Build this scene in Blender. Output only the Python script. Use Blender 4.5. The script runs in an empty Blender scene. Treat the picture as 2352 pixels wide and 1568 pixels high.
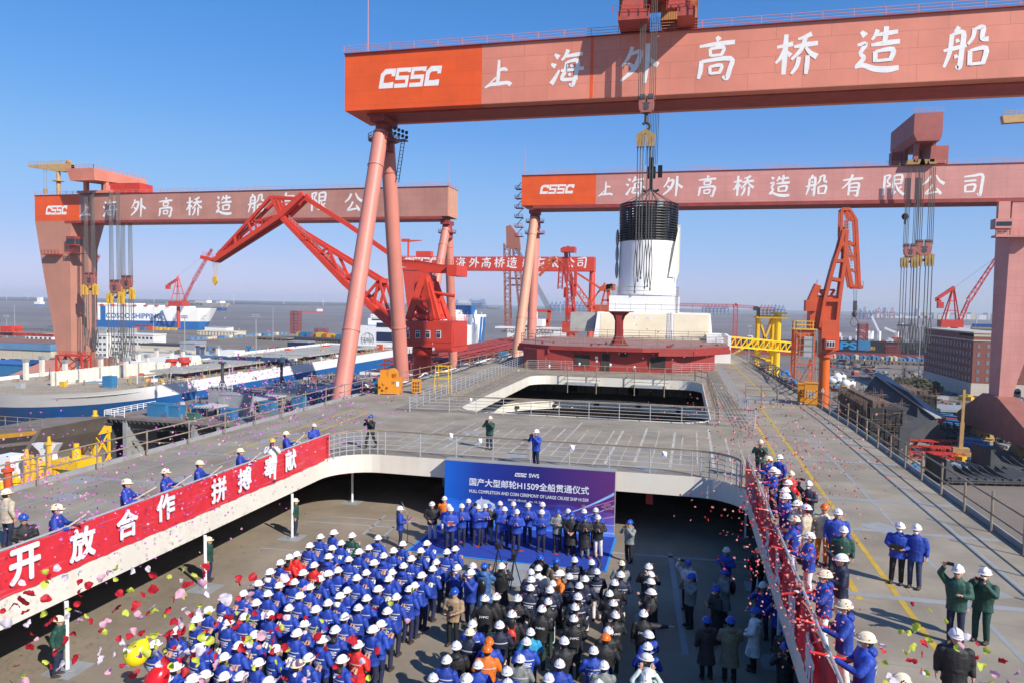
import bpy, bmesh, math, random
from mathutils import Vector as V, Matrix, geometry, Euler
R = math.radians
random.seed(7)
SC = bpy.context.scene
COL = SC.collection
# ---------------------------------------------------------------- camera, sky, sun, exposure
YAW, PIT, ROL, FP = R(13.546), R(-3.051), R(.977), 1641.0
CAM = V((0, 0, 7.6))
fw = V((-math.sin(YAW)*math.cos(PIT), math.cos(YAW)*math.cos(PIT), math.sin(PIT)))
r0 = V((math.cos(YAW), math.sin(YAW), 0)); u0 = r0.cross(fw)
rt = r0*math.cos(ROL)+u0*math.sin(ROL); up = -r0*math.sin(ROL)+u0*math.cos(ROL)
cd = bpy.data.cameras.new('camera'); cam = bpy.data.objects.new('camera', cd); COL.objects.link(cam)
cd.sensor_width = 36; cd.lens = FP/2352*36; cd.clip_start = .3; cd.clip_end = 60000
cam.matrix_world = Matrix(((rt.x, up.x, -fw.x, CAM.x), (rt.y, up.y, -fw.y, CAM.y), (rt.z, up.z, -fw.z, CAM.z), (0, 0, 0, 1)))
SC.camera = cam
SUN_EL, SUN_AZ = R(36), math.atan2(.84, -.54)          # azimuth from +Y towards +X
w = bpy.data.worlds.new('World'); SC.world = w; w.use_nodes = True
nt = w.node_tree; bg = nt.nodes['Background']; sk = nt.nodes.new('ShaderNodeTexSky')
sk.sky_type = 'NISHITA'; sk.sun_disc = False; sk.sun_elevation = SUN_EL; sk.sun_rotation = SUN_AZ
sk.altitude = 0; sk.air_density = 1.0; sk.dust_density = .3; sk.ozone_density = 6.0
hs = nt.nodes.new('ShaderNodeHueSaturation'); hs.inputs['Saturation'].default_value = 1.25; nt.links.new(sk.outputs[0], hs.inputs['Color'])
v1 = nt.nodes.new('ShaderNodeVectorMath'); v1.operation = 'SCALE'; v1.inputs['Scale'].default_value = .1; nt.links.new(hs.outputs[0], v1.inputs[0])
rc = nt.nodes.new('ShaderNodeRGBCurve'); nt.links.new(v1.outputs[0], rc.inputs['Color'])      # softens the horizon glow
for ci, pts in ((0, ((.03, .072), (.06, .125), (.122, .215), (.314, .34), (.5, .45))), (1, ((.12, .19), (.22, .3), (.38, .43), (.62, .5))), (2, ((.3, .46), (.53, .7), (.78, .78)))):
    cu = rc.mapping.curves[ci]
    for p in pts: cu.points.new(*p)
    cu.points[-1].location = (1, .82 if ci == 2 else .62)
rc.mapping.update()
v2 = nt.nodes.new('ShaderNodeVectorMath'); v2.operation = 'SCALE'; v2.inputs['Scale'].default_value = 10; nt.links.new(rc.outputs[0], v2.inputs[0])
nt.links.new(v2.outputs[0], bg.inputs[0]); bg.inputs[1].default_value = .1
sd = bpy.data.lights.new('sun', 'SUN'); sun = bpy.data.objects.new('sun', sd); COL.objects.link(sun)
sd.energy = 5.0; sd.angle = R(.5); sd.color = (1, .93, .84)
sdir = V((math.sin(SUN_AZ)*math.cos(SUN_EL), math.cos(SUN_AZ)*math.cos(SUN_EL), math.sin(SUN_EL)))
sun.rotation_euler = sdir.to_track_quat('Z', 'Y').to_euler(); sun.location = (60, -60, 90)
SC.view_settings.view_transform = 'Standard'; SC.view_settings.look = 'None'; SC.view_settings.exposure = .25
SC.cycles.max_bounces = 6; SC.cycles.diffuse_bounces = 3; SC.cycles.glossy_bounces = 2; SC.cycles.transparent_max_bounces = 4
SC.cycles.use_adaptive_sampling = True; SC.cycles.adaptive_threshold = .02; SC.cycles.use_denoising = True
# ---------------------------------------------------------------- measuring: photo point -> world
def ray(x, y): return rt*((x-1176)/FP)-up*((y-784)/FP)+fw
def G(x, y, z=0.0):
    r = ray(x, y); return CAM+r*((z-CAM.z)/r.z)
def AY(x, y, Y):
    r = ray(x, y); return CAM+r*(Y/r.y)
def AX(x, y, X):
    r = ray(x, y); return CAM+r*(X/r.x)
GZ, WZ, LZ = -33.4, -38.0, -2.8
# ---------------------------------------------------------------- materials
MATS = {}
def mat(name, col, rough=.6, var=.12, scale=1.0, metal=0.0, rust=0.0, streak=0.0, seam=None, rustcol=(.16, .07, .03), info=False, bump=0.0, axis=None, glow=None, spec=.5):
    if name in MATS: return MATS[name]
    m = bpy.data.materials.new(name); m.use_nodes = True; MATS[name] = m
    n = m.node_tree.nodes; l = m.node_tree.links; b = n['Principled BSDF']
    b.inputs['Roughness'].default_value = rough; b.inputs['Metallic'].default_value = metal
    b.inputs['Specular IOR Level'].default_value = spec
    tc = n.new('ShaderNodeTexCoord')
    no = n.new('ShaderNodeTexNoise'); no.inputs['Scale'].default_value = scale; no.inputs['Detail'].default_value = 5; no.inputs['Roughness'].default_value = .6
    l.new(tc.outputs['Object'], no.inputs['Vector'])
    mr = n.new('ShaderNodeMapRange'); mr.inputs[1].default_value = .3; mr.inputs[2].default_value = .7; mr.inputs[3].default_value = 1-var; mr.inputs[4].default_value = 1+var
    l.new(no.outputs['Fac'], mr.inputs[0])
    mx = n.new('ShaderNodeVectorMath'); mx.operation = 'SCALE'
    if info:
        oi = n.new('ShaderNodeObjectInfo'); l.new(oi.outputs['Color'], mx.inputs[0])
    else: mx.inputs[0].default_value = col[:3]
    l.new(mr.outputs[0], mx.inputs['Scale']); out = mx.outputs[0]
    def blend(fac, c2, src):
        q = n.new('ShaderNodeMix'); q.data_type = 'RGBA'; l.new(fac, q.inputs['Factor']); l.new(src, q.inputs[6]); q.inputs[7].default_value = (*c2, 1)
        return q.outputs[2]
    if streak:
        mp = n.new('ShaderNodeMapping'); mp.inputs['Scale'].default_value = (1.3, 1.3, .06); l.new(tc.outputs['Object'], mp.inputs[0])
        n2 = n.new('ShaderNodeTexNoise'); n2.inputs['Scale'].default_value = 1.1; n2.inputs['Detail'].default_value = 6; l.new(mp.outputs[0], n2.inputs['Vector'])
        m2 = n.new('ShaderNodeMapRange'); m2.inputs[1].default_value = .52; m2.inputs[2].default_value = .78; m2.inputs[4].default_value = streak; l.new(n2.outputs['Fac'], m2.inputs[0])
        out = blend(m2.outputs[0], rustcol, out)
    if rust:
        n3 = n.new('ShaderNodeTexNoise'); n3.inputs['Scale'].default_value = scale*.6; n3.inputs['Detail'].default_value = 9; n3.inputs['Roughness'].default_value = .7
        l.new(tc.outputs['Object'], n3.inputs['Vector'])
        m3 = n.new('ShaderNodeMapRange'); m3.inputs[1].default_value = .5; m3.inputs[2].default_value = .75; m3.inputs[4].default_value = rust; l.new(n3.outputs['Fac'], m3.inputs[0])
        out = blend(m3.outputs[0], rustcol, out)
    if seam:
        sw, sh, sz, sc_ = seam
        mp = n.new('ShaderNodeMapping'); l.new(tc.outputs['Object'], mp.inputs[0])
        if axis == 'xz': mp.inputs['Rotation'].default_value = (R(-90), 0, 0)
        if axis == 'yz': mp.inputs['Rotation'].default_value = (R(-90), 0, R(-90))
        bt = n.new('ShaderNodeTexBrick'); bt.inputs['Scale'].default_value = 1; bt.inputs['Mortar Size'].default_value = sz; bt.inputs['Mortar Smooth'].default_value = .3
        bt.inputs['Brick Width'].default_value = sw; bt.inputs['Row Height'].default_value = sh
        bt.inputs['Color1'].default_value = (0, 0, 0, 1); bt.inputs['Color2'].default_value = (.15, .15, .15, 1); bt.inputs['Mortar'].default_value = (1, 1, 1, 1)
        l.new(mp.outputs[0], bt.inputs['Vector']); out = blend(bt.outputs['Color'], sc_, out)
    l.new(out, b.inputs['Base Color'])
    if bump:
        bp = n.new('ShaderNodeBump'); bp.inputs['Strength'].default_value = bump; bp.inputs['Distance'].default_value = .03
        l.new(no.outputs['Fac'], bp.inputs['Height']); l.new(bp.outputs[0], b.inputs['Normal'])
    if glow: b.inputs['Emission Color'].default_value = (*glow, 1); b.inputs['Emission Strength'].default_value = 1
    return m
# ---------------------------------------------------------------- mesh builder
class MB:
    def __init__(s, org=(0, 0, 0)): s.v = []; s.f = []; s.m = []; s.o = V(org); s.mi = 0
    def add(s, vs, fs):
        b = len(s.v); s.v += [V(p)-s.o for p in vs]; s.f += [tuple(i+b for i in f) for f in fs]; s.m += [s.mi]*len(fs)
    def hexa(s, p): s.add(p, [(0, 3, 2, 1), (4, 5, 6, 7), (0, 1, 5, 4), (1, 2, 6, 5), (2, 3, 7, 6), (3, 0, 4, 7)])
    def box(s, a, b):
        (x0, y0, z0), (x1, y1, z1) = a, b
        s.hexa([(x0, y0, z0), (x1, y0, z0), (x1, y1, z0), (x0, y1, z0), (x0, y0, z1), (x1, y0, z1), (x1, y1, z1), (x0, y1, z1)])
    def cbox(s, c, d, rz=0):
        x, y, z = [q/2 for q in d]; c = V(c); m = Matrix.Rotation(rz, 3, 'Z')
        s.hexa([c+m@V((a*x, b*y, e*z)) for e in (-1, 1) for a, b in ((-1, -1), (1, -1), (1, 1), (-1, 1))])
    def bar(s, p, q, w, h=None, w2=None, h2=None):
        p, q = V(p), V(q); h = h or w; w2 = w2 or w; h2 = h2 or (h if w2 == w else w2*h/w); d = (q-p)
        if d.length < 1e-6: return
        d.normalize(); a = d.cross(V((0, 0, 1)))
        if a.length < .05: a = V((1, 0, 0))
        a.normalize(); c = a.cross(d)
        s.hexa([p+a*w/2*i+c*h/2*j for i, j in ((-1, -1), (1, -1), (1, 1), (-1, 1))]+[q+a*w2/2*i+c*h2/2*j for i, j in ((-1, -1), (1, -1), (1, 1), (-1, 1))])
    def tube(s, p, q, r, r2=None, n=8, cap=True):
        p, q = V(p), V(q); r2 = r if r2 is None else r2; d = q-p
        if d.length < 1e-6: return
        d.normalize(); a = d.orthogonal().normalized(); c = d.cross(a)
        vs = [p+(a*math.cos(t)+c*math.sin(t))*r for t in [2*math.pi*i/n for i in range(n)]]+[q+(a*math.cos(t)+c*math.sin(t))*r2 for t in [2*math.pi*i/n for i in range(n)]]
        fs = [(i, (i+1) % n, n+(i+1) % n, n+i) for i in range(n)]
        if cap: fs += [tuple(range(n-1, -1, -1)), tuple(range(n, 2*n))]
        s.add(vs, fs)
    def path(s, pts, r, n=5):
        for a, b in zip(pts, pts[1:]): s.tube(a, b, r, n=n)
    def loft(s, rings, cap=True):
        n = len(rings[0]); vs = [p for r in rings for p in r]; k = len(rings)
        fs = [(j*n+i, j*n+(i+1) % n, (j+1)*n+(i+1) % n, (j+1)*n+i) for j in range(k-1) for i in range(n)]
        if cap: fs += [tuple(range(n-1, -1, -1)), tuple(range((k-1)*n, k*n))]
        s.add(vs, fs)
    def ell(s, c, r, nu=10, nv=7, z0=-1.0):
        c = V(c); rings = []
        for j in range(nv):
            t = -math.pi/2+math.pi*j/(nv-1)
            if math.sin(t) < z0: continue
            rings.append([c+V((r[0]*max(math.cos(t), .03)*math.cos(2*math.pi*i/nu), r[1]*max(math.cos(t), .03)*math.sin(2*math.pi*i/nu), r[2]*math.sin(t))) for i in range(nu)])
        s.loft(rings)
    def prism(s, pts, d):
        n = len(pts); d = V(d); a = [V(p) for p in pts]
        s.add(a+[p+d for p in a], [tuple(range(n-1, -1, -1)), tuple(range(n, 2*n))]+[(i, (i+1) % n, n+(i+1) % n, n+i) for i in range(n)])
    def quad(s, a, b, c, d): s.add([a, b, c, d], [(0, 1, 2, 3)])
    def truss(s, p, q, w, k, r, tri=False, w2=None):
        """square lattice boom between p and q"""
        p, q = V(p), V(q); d = (q-p).normalized(); a = d.cross(V((0, 0, 1)))
        if a.length < .05: a = V((1, 0, 0))
        a.normalize(); c = a.cross(d); w2 = w2 or w
        cs = ((-1, -1), (1, -1), (1, 1), (-1, 1))
        def at(t, i): ww = w+(w2-w)*t; return p+(q-p)*t+(a*cs[i][0]+c*cs[i][1])*ww/2
        for i in range(4): s.bar(at(0, i), at(1, i), r*2)
        for j in range(k):
            for i in range(4):
                a0, a1 = (i, (i+1) % 4) if j % 2 else ((i+1) % 4, i)
                s.bar(at(j/k, a0), at((j+1)/k, a1), r*1.3)
    def build(s, name, m, parent=None, smooth=False):
        me = bpy.data.meshes.new(name); me.from_pydata([tuple(p) for p in s.v], [], s.f)
        ms = m if isinstance(m, (list, tuple)) else [m]
        for q in ms: me.materials.append(q)
        if len(ms) > 1: me.polygons.foreach_set('material_index', s.m)
        if smooth is True: me.polygons.foreach_set('use_smooth', [True]*len(s.f))
        bm = bmesh.new(); bm.from_mesh(me); bmesh.ops.recalc_face_normals(bm, faces=bm.faces); bm.to_mesh(me); bm.free()
        me.update()
        if smooth == 'auto': me.polygons.foreach_set('use_smooth', [True]*len(me.polygons)); me.set_sharp_from_angle(angle=R(40))
        o = bpy.data.objects.new(name, me); COL.objects.link(o)
        if parent: o.parent = parent
        elif s.o.length > 0: o.location = s.o
        return o
def tag(o, label=None, cat=None, group=None, kind=None):
    for k, x in (('label', label), ('category', cat), ('group', group), ('kind', kind)):
        if x: o[k] = x
    return o
def thing(name, label, cat, loc=(0, 0, 0), rz=0, group=None):
    o = bpy.data.objects.new(name, None); COL.objects.link(o); o.location = loc; o.rotation_euler = (0, 0, rz); o.empty_display_size = .1
    return tag(o, label, cat, group)
def copy_tree(o, parent=None):
    c = o.copy(); COL.objects.link(c)
    if parent: c.parent = parent
    for ch in list(o.children): copy_tree(ch, c)
    return c
ORD = 'first second third fourth fifth sixth seventh eighth ninth tenth eleventh twelfth thirteenth fourteenth fifteenth sixteenth seventeenth eighteenth nineteenth twentieth'.split()
ORD += ['twenty '+q for q in ORD[:9]]+['thirtieth']+['thirty '+q for q in ORD[:9]]+['fortieth']+['forty '+q for q in ORD[:9]]+['fiftieth']
# ---------------------------------------------------------------- lettering
def text_mesh(body, size=1.0, bold=0.0, depth=0.0, align='CENTER', space=1.0):
    c = bpy.data.curves.new('lettering', 'FONT'); c.body = body; c.size = size; c.offset = bold; c.extrude = depth; c.align_x = align; c.align_y = 'CENTER'; c.space_character = space
    c.resolution_u = 3
    o = bpy.data.objects.new('lettering', c); COL.objects.link(o)
    dg = bpy.context.evaluated_depsgraph_get(); me = bpy.data.meshes.new_from_object(o.evaluated_get(dg))
    bpy.data.objects.remove(o); bpy.data.curves.remove(c); return me
def place_text(body, m, parent, centre, xdir, updir, height, width=None, bold=0.0, org=(0, 0, 0), name='lettering', space=1.0):
    """flat lettering whose box has the given height (and width), centred, reading along xdir"""
    me = text_mesh(body, 1, 0, space=space); xs = [p.co.x for p in me.vertices]; ys = [p.co.y for p in me.vertices]
    if not xs: return None
    cx, cy = (min(xs)+max(xs))/2, (min(ys)+max(ys))/2; ky = height/(max(ys)-min(ys)); kx = ky if width is None else width/(max(xs)-min(xs))
    xd, ud = V(xdir).normalized(), V(updir).normalized(); c = V(centre)-V(org)
    for p in me.vertices: p.co = c+xd*((p.co.x-cx)*kx)+ud*((p.co.y-cy)*ky)
    if bold:   # heavy face: the thin glyph laid several times, each a hair prouder
        P = [p.co.copy() for p in me.vertices]; F = [tuple(f.vertices) for f in me.polygons]; nr = xd.cross(ud).normalized(); k = len(P); vs, fs = [], []
        for i in range(9):
            d = (xd*math.cos(i*.785)+ud*math.sin(i*.785))*bold*ky*(.9 if i < 8 else 0)+nr*(.0012*(i+1)*max(1, height*.8)); vs += [p+d for p in P]; fs += [tuple(q+i*k for q in f) for f in F]
        me = bpy.data.meshes.new(name); me.from_pydata([tuple(p) for p in vs], [], fs)
    me.materials.clear(); me.materials.append(m)
    o = bpy.data.objects.new(name, me); COL.objects.link(o); o.parent = parent; return o
BR = {
'上': '50,95,7 50,50,10 48,12,10|52,60,7 70,64,9 82,58,6|2,2,5 20,12,8 50,14,10 85,16,10 98,8,12|6,5,3 42,36,5',
'海': '12,88,5 24,78,11|3,62,5 16,55,11|6,8,11 14,20,9 28,45,4|50,98,9 42,80,7 32,70,4|45,80,6 70,83,8 92,85,7|48,65,8 44,40,8 36,20,8 60,18,7 82,20,6|48,64,5 78,67,9 76,30,9 68,2,8 58,6,4|32,42,6 65,44,7 98,46,7|60,58,6 64,50,6|56,34,6 60,27,6',
'外': '28,92,8 18,65,7 3,45,4|26,74,5 50,78,10 38,40,10 2,8,5|20,52,5 32,42,9|68,98,9 68,50,10 66,0,6|70,62,6 85,50,9 97,42,11',
'高': '48,99,6 55,90,11|8,78,5 50,82,8 92,84,8|34,72,6 36,54,6|34,71,5 66,73,7 62,55,6|36,55,5 64,56,5|15,44,8 14,20,9 10,2,6|15,42,6 84,46,9 84,20,9 78,0,9 68,5,4|36,30,6 38,12,6|36,29,5 64,31,7 60,13,6|38,13,5 62,14,5',
'桥': '2,68,5 40,74,9|22,97,8 22,50,10 22,2,8|21,62,8 12,42,7 1,30,4|26,56,5 36,46,9|82,95,9 66,88,7 50,84,4|42,66,5 70,70,9 98,72,8|68,88,8 60,60,8 38,36,5|70,64,5 82,50,8 98,40,11|56,42,8 52,20,8 40,2,5|76,44,8 76,20,9 75,0,6',
'造': '10,90,6 20,80,11|4,60,5 22,62,8 12,42,7 20,30,8 6,12,8|2,10,5 20,14,8 45,5,10 75,2,11 98,5,8|46,92,8 40,78,6 34,70,4|40,80,5 70,83,8 90,85,7|34,58,5 65,61,9 96,63,8|64,98,9 64,78,9 62,60,8|44,44,8 46,20,8|44,43,5 82,46,9 78,22,8|46,22,5 80,24,6',
'船': '30,98,8 22,86,6|16,82,8 14,40,8 4,6,5|16,80,5 40,84,9 40,40,9 38,4,9 30,8,4|0,44,5 30,50,8 50,54,6|27,70,5 30,62,8|27,34,5 30,26,8|64,92,8 62,72,7 52,56,5|64,90,5 82,93,9 82,68,8 96,66,9|58,42,8 60,8,8|58,41,5 92,45,9 88,10,8|60,10,5 90,12,6',
'有': '5,72,5 50,77,9 95,80,8|48,98,9 35,65,8 4,34,4|36,56,8 36,30,9 34,2,7|36,54,5 76,57,9 76,25,9 72,0,9 60,5,4|38,38,5 72,40,6|38,22,5 72,24,6',
'限': '10,92,8 10,50,9 10,2,7|10,90,5 34,92,8 22,66,6 36,50,8 20,42,6|50,90,5 84,92,9 82,52,8|52,72,5 80,73,6|52,54,5 80,55,6|50,92,8 50,50,8 48,12,9 62,20,6|86,42,7 70,28,5|60,50,5 74,25,9 98,4,11',
'公': '38,90,9 25,66,8 3,48,4|60,92,5 75,68,9 98,52,11|48,50,9 36,28,7 20,10,7 50,14,7 76,18,7|66,34,5 80,16,10 86,6,9',
'司': '10,84,5 50,88,8 86,90,10 86,40,10 82,2,10 70,10,4|12,64,5 62,68,8|18,46,8 20,14,8|18,45,5 58,48,9 54,18,8|20,17,5 56,19,6',
'C': '92,60,26 92,86,26 34,86,28 14,68,28 14,14,28 88,14,28 88,30,26', 'S': '96,76,20 96,90,20 13,90,21 13,50,21 87,50,21 87,10,21 2,10,21'}
def strokes(ch, mb, c, xd, ud, nrm, w, h, shear=0.0, step=.012, fat=1.0):
    """painted brush character: every stroke a ribbon of its own width, each one a hair prouder than the last"""
    c, xd, ud, nrm = V(c), V(xd), V(ud), V(nrm); sharp = ch in 'CS'
    for k, st in enumerate(BR[ch].split('|')):
        P = [[float(q)/100 for q in t.split(',')] for t in st.split()]
        if not sharp and len(P) > 1:
            Q = []
            for i in range(len(P)-1):
                a, b, d, e = P[max(i-1, 0)], P[i], P[i+1], P[min(i+2, len(P)-1)]
                for t in (0, .25, .5, .75): Q.append([.5*(2*b[j]+(d[j]-a[j])*t+(2*a[j]-5*b[j]+4*d[j]-e[j])*t*t+(3*b[j]-a[j]-3*d[j]+e[j])*t**3) for j in range(3)])
            P = Q+[P[-1]]
        Lf, Rg = [], []
        for i, p in enumerate(P):
            a = P[max(i-1, 0)]; b = P[min(i+1, len(P)-1)]
            if sharp and 0 < i < len(P)-1:
                d1 = V((p[0]-a[0], p[1]-a[1])).normalized(); d2 = V((b[0]-p[0], b[1]-p[1])).normalized(); d = (d1+d2).normalized(); k2 = 1/max(.5, d.dot(d1))
            else: d = V((b[0]-a[0], b[1]-a[1])); d = d.normalized() if d.length > 1e-6 else V((1, 0)); k2 = 1
            n2 = V((-d.y, d.x))*p[2]*.5*fat*k2
            for arr, sg in ((Lf, 1), (Rg, -1)):
                x, y = p[0]+n2.x*sg-.5, p[1]+n2.y*sg-.5
                arr.append(c+xd*((x+shear*y)*w)+ud*(y*h)+nrm*(step*(k+1)))
        n = len(Lf); mb.add(Lf+Rg, [(i, i+1, n+i+1, n+i) for i in range(n-1)])
# ---------------------------------------------------------------- shared materials
M = {}
M['deck'] = mat('deck steel', (.295, .256, .192), .75, .26, .42, rust=.6, rustcol=(.2, .13, .075), seam=(9, 2.9, .012, (.2, .19, .17)))
M['deck2'] = mat('lower deck steel', (.262, .215, .155), .8, .22, .45, rust=.55, rustcol=(.19, .14, .09), seam=(11, 2.9, .012, (.19, .175, .15)))
M['cream'] = mat('cream primer', (.71, .67, .57), .55, .06, .5, streak=.25, rustcol=(.5, .36, .2))
M['white'] = mat('white paint', (.8, .8, .78), .45, .05, .3, streak=.12, rustcol=(.5, .42, .34))
M['pwhite'] = mat('clean white paint', (.82, .82, .8), .4, .03, .5)
M['ltext'] = mat('white lettering', (.8, .79, .76), .6, .08, 1.2)
M['dark'] = mat('dark interior', (.035, .033, .03), .9, .3, .8)
M['panel'] = mat('primed bulkhead', (.42, .38, .32), .8, .2, .6, rust=.5, seam=(1.9, 5, .05, (.09, .07, .06)), axis='xz')
M['redox'] = mat('red oxide paint', (.29, .033, .026), .55, .12, .6, streak=.2, rustcol=(.16, .02, .015))
M['roofred'] = mat('dusty red oxide deck', (.30, .16, .14), .8, .12, .8)
M['galv'] = mat('galvanised pipe', (.5, .51, .52), .4, .1, 2, metal=.35)
M['scaf'] = mat('rusty scaffold tube', (.27, .22, .16), .7, .3, 2, rust=.6, rustcol=(.2, .09, .03))
M['scafd'] = mat('dark scaffold tube', (.13, .1, .08), .8, .3, 2, rust=.6)
M['yline'] = mat('yellow deck paint', (.5, .33, .04), .8, .2, 2.0, rust=.3, rustcol=(.3, .24, .14))
M['scuff'] = mat('chalky weld line', (.45, .425, .37), .9, .3, 1.1, rust=1.0, rustcol=(.29, .252, .192))
M['primer'] = mat('blue grey primer patch', (.29, .305, .31), .7, .12, 1.2, rust=.9, rustcol=(.27, .245, .2))
M['glassd'] = mat('dark glass', (.03, .04, .05), .15, .1, 1)
# ---------------------------------------------------------------- the cruise ship's open decks
ship = thing('cruise_ship', 'unfinished grey decked cruise ship with open wells carrying the whole ceremony crowd', 'ship', (-7.4, 60, 0))
SO = (-7.4, 60, 0)
def rrect(x0, x1, y0, y1, r, n=8):
    out = []
    for cx, cy, a in ((x1-r, y0+r, -90), (x1-r, y1-r, 0), (x0+r, y1-r, 90), (x0+r, y0+r, 180)):
        out += [(cx+r*math.cos(R(a+90*i/n)), cy+r*math.sin(R(a+90*i/n))) for i in range(n+1)]
    return out
def plate(mb, outer, holes, z, th):
    loops = [[V((x, y, 0)) for x, y in o] for o in [outer]+holes]; tri = geometry.tessellate_polygon(loops); flat = [(p.x, p.y) for lp in loops for p in lp]
    mb.add([(x, y, z) for x, y in flat], tri); mb.add([(x, y, z-th) for x, y in flat], tri)
    for lp in loops:
        n = len(lp); mb.add([(p.x, p.y, z) for p in lp]+[(p.x, p.y, z-th) for p in lp], [(i, (i+1) % n, n+(i+1) % n, n+i) for i in range(n)])
OUT = [(10.7, -8), (10.75, 50), (10.2, 68), (9.0, 105), (7.6, 128), (2, 146), (-8, 150), (-19, 140), (-22.7, 112), (-23.2, 97), (-24.7, 77), (-25.4, 50), (-25.1, 20), (-25, -8)]
WELL = rrect(-16.6, 2.8, 1.5, 32.5, 2.2); HOLE = rrect(-15.6, 1.9, 47.6, 74.5, 2.4)
mb = MB(SO); plate(mb, OUT, [WELL, HOLE], 0, .25); mb.build('upper_deck', M['deck'], ship)
def ribbon(mb, loop, z0, z1, t, close=True):
    n = len(loop)
    for i in range(n if close else n-1):
        a, b = loop[i], loop[(i+1) % n]; d = V((b[0]-a[0], b[1]-a[1]))
        if d.length < 1e-6: continue
        d.normalize(); q = V((d.y, -d.x))*t
        mb.hexa([(a[0], a[1], z0), (b[0], b[1], z0), (b[0]+q.x, b[1]+q.y, z0), (a[0]+q.x, a[1]+q.y, z0), (a[0], a[1], z1), (b[0], b[1], z1), (b[0]+q.x, b[1]+q.y, z1), (a[0]+q.x, a[1]+q.y, z1)])
mb = MB(SO); ribbon(mb, rrect(-16.62, 2.82, 1.48, 32.52, 2.2), -.85, .035, -.07); mb.build('well_coaming', M['cream'], ship, 'auto')
mb = MB(SO); ribbon(mb, rrect(-15.62, 1.92, 47.58, 74.52, 2.4), -.85, .05, -.07); mb.build('hatch_coaming', M['cream'], ship, 'auto')
ARC = [(-6.8+13*math.cos(R(a)), 62+15.5*math.sin(R(a))) for a in range(0, 360, 10)]
mb = MB(SO); plate(mb, [(10.4, -8), (10.4, 92), (-24.8, 92), (-24.8, -8)], [ARC], LZ, .12); mb.build('lower_deck', M['deck2'], ship)
mb = MB(SO); ribbon(mb, ARC, LZ-.75, LZ+.1, .12); mb.build('curved_girder', M['cream'], ship, 'auto')
for i, (x, y) in enumerate(ARC):
    if i % 2 == 0 and y > 58:
        mb = MB(SO); d = (V((-6.8, 62))-V((x, y))).normalized(); mb.ell((x+d.x*.14, y+d.y*.14, LZ-.35), (.3, .3, .2), 10, 5); mb.build('lightening_hole', M['dark'], ship)
mb = MB(SO); mb.box((-24.8, -8, LZ-6.2), (10.4, 92, LZ-6)); mb.build('tank_top', M['deck2'], ship)
mb = MB(SO); mb.box((-24.5, 45, LZ+.01), (10.2, 45.2, -.26)); mb.build('bulkhead', M['panel'], ship)
mb = MB(SO); mb.box((-24.5, 84, LZ-6), (10.2, 84.2, -.26)); mb.build('bulkhead', M['panel'], ship)
mb = MB(SO); mb.box((-25, -8, LZ-6), (-24.85, 92, -.26)); mb.box((10.35, -8, LZ-6), (10.5, 92, -.26)); mb.box((-24.8, -8, LZ-6), (10.3, -7.8, -.26)); mb.build('side_shell', M['panel'], ship)
mb = MB(SO)
n = len(OUT); mb.add([(x, y, -.25) for x, y in OUT]+[(x*.94-.5, y*.97+1.5, -44) for x, y in OUT], [(i, (i+1) % n, n+(i+1) % n, n+i) for i in range(n)]); mb.build('hull_plating', M['white'], ship)
for i in range(14):   # doorways and openings in the bulkheads
    mb = MB(SO); x = -23+i*2.4; mb.box((x, 83.9, LZ+.1), (x+1.2, 83.99, LZ+2.2)) if i % 3 == 1 else mb.box((x, 44.93, LZ+.6), (x+.9, 44.99, LZ+1.9)); mb.build('doorway', M['dark'], ship)
# pillars under the coaming
for x, ys in ((-16.45, (10.15, 16.0, 21.9, 27.74, 33.57)), (2.95, (10.0, 15.9, 21.75, 27.6, 33.4)), (-7, (38,)), (-13, (38,))):
    for y in ys:
        mb = MB(SO); mb.tube((x, y, LZ), (x, y, -.86 if abs(x+7) > 8 else -.26), .058, n=12); p = mb.build('pillar', M['pwhite'], ship, 'auto')
        mb = MB(SO); mb.tube((x, y, LZ+.004), (x, y, LZ+.03), .2, n=12); mb.cbox((x, y, LZ+.008), (.95, .95, .008)); mb.build('base_plate', M['primer'], p)
# kerbs, paint and weld lines
for pts in (OUT[0:4], OUT[9:14]):
    mb = MB(SO)
    for a, b in zip(pts, pts[1:]): mb.bar((a[0], a[1], .1), (b[0], b[1], .1), .06, .22)
    mb.build('kerb', M['primer'], ship)
def strip(mb, a, b, wd, z): 
    d = V((b[0]-a[0], b[1]-a[1], 0)).normalized(); q = V((-d.y, d.x, 0))*wd/2; a, b = V((*a, z)), V((*b, z)); mb.quad(a-q, b-q, b+q, a+q)
for a, b in (((5.7, 10), (5.85, 57)), ((4.7, 20), (4.75, 52)), ((4.9, 63), (4.3, 84)), ((7.0, 63), (6.2, 118)), ((5.85, 57), (7.2, 58.4)), ((-21.7, 30), (-22.4, 46)), ((-20.2, 32), (-20.9, 45)), ((-20.9, 45), (-22.4, 46)), ((5, 58.5), (9, 57.2)), ((4.4, 55.6), (6.6, 56.4))): mb = MB(SO); strip(mb, a, b, .16, .004); mb.build('yellow_line', M['yline'], ship)
for i in range(26):
    x = -15+i*.72+random.uniform(-.15, .15); y0 = 33.4+random.random()*2; mb = MB(SO); strip(mb, (x, y0), (x+.1, y0+random.uniform(7, 12)), random.choice((.05, .07, .09, .14)), .004); mb.build('weld_line', M['scuff'], ship)
for i in range(10):
    y = 35+i*1.25; mb = MB(SO); strip(mb, (-16+random.random()*3, y), (1.5-random.random()*4, y+.1), .05, .006); mb.build('weld_line', M['scuff'], ship)
def patch(f, *a): mb = MB(SO); (strip if f else mb.cbox)(*((mb,) if f else ()), *a); mb.build('primer_patch', M['primer'], ship)
for y in (14.6, 20.4, 26.5, 30.7, 38.2, 44.6): patch(1, (3.6, y), (10.4, y+.1), .3, .0045)
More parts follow.
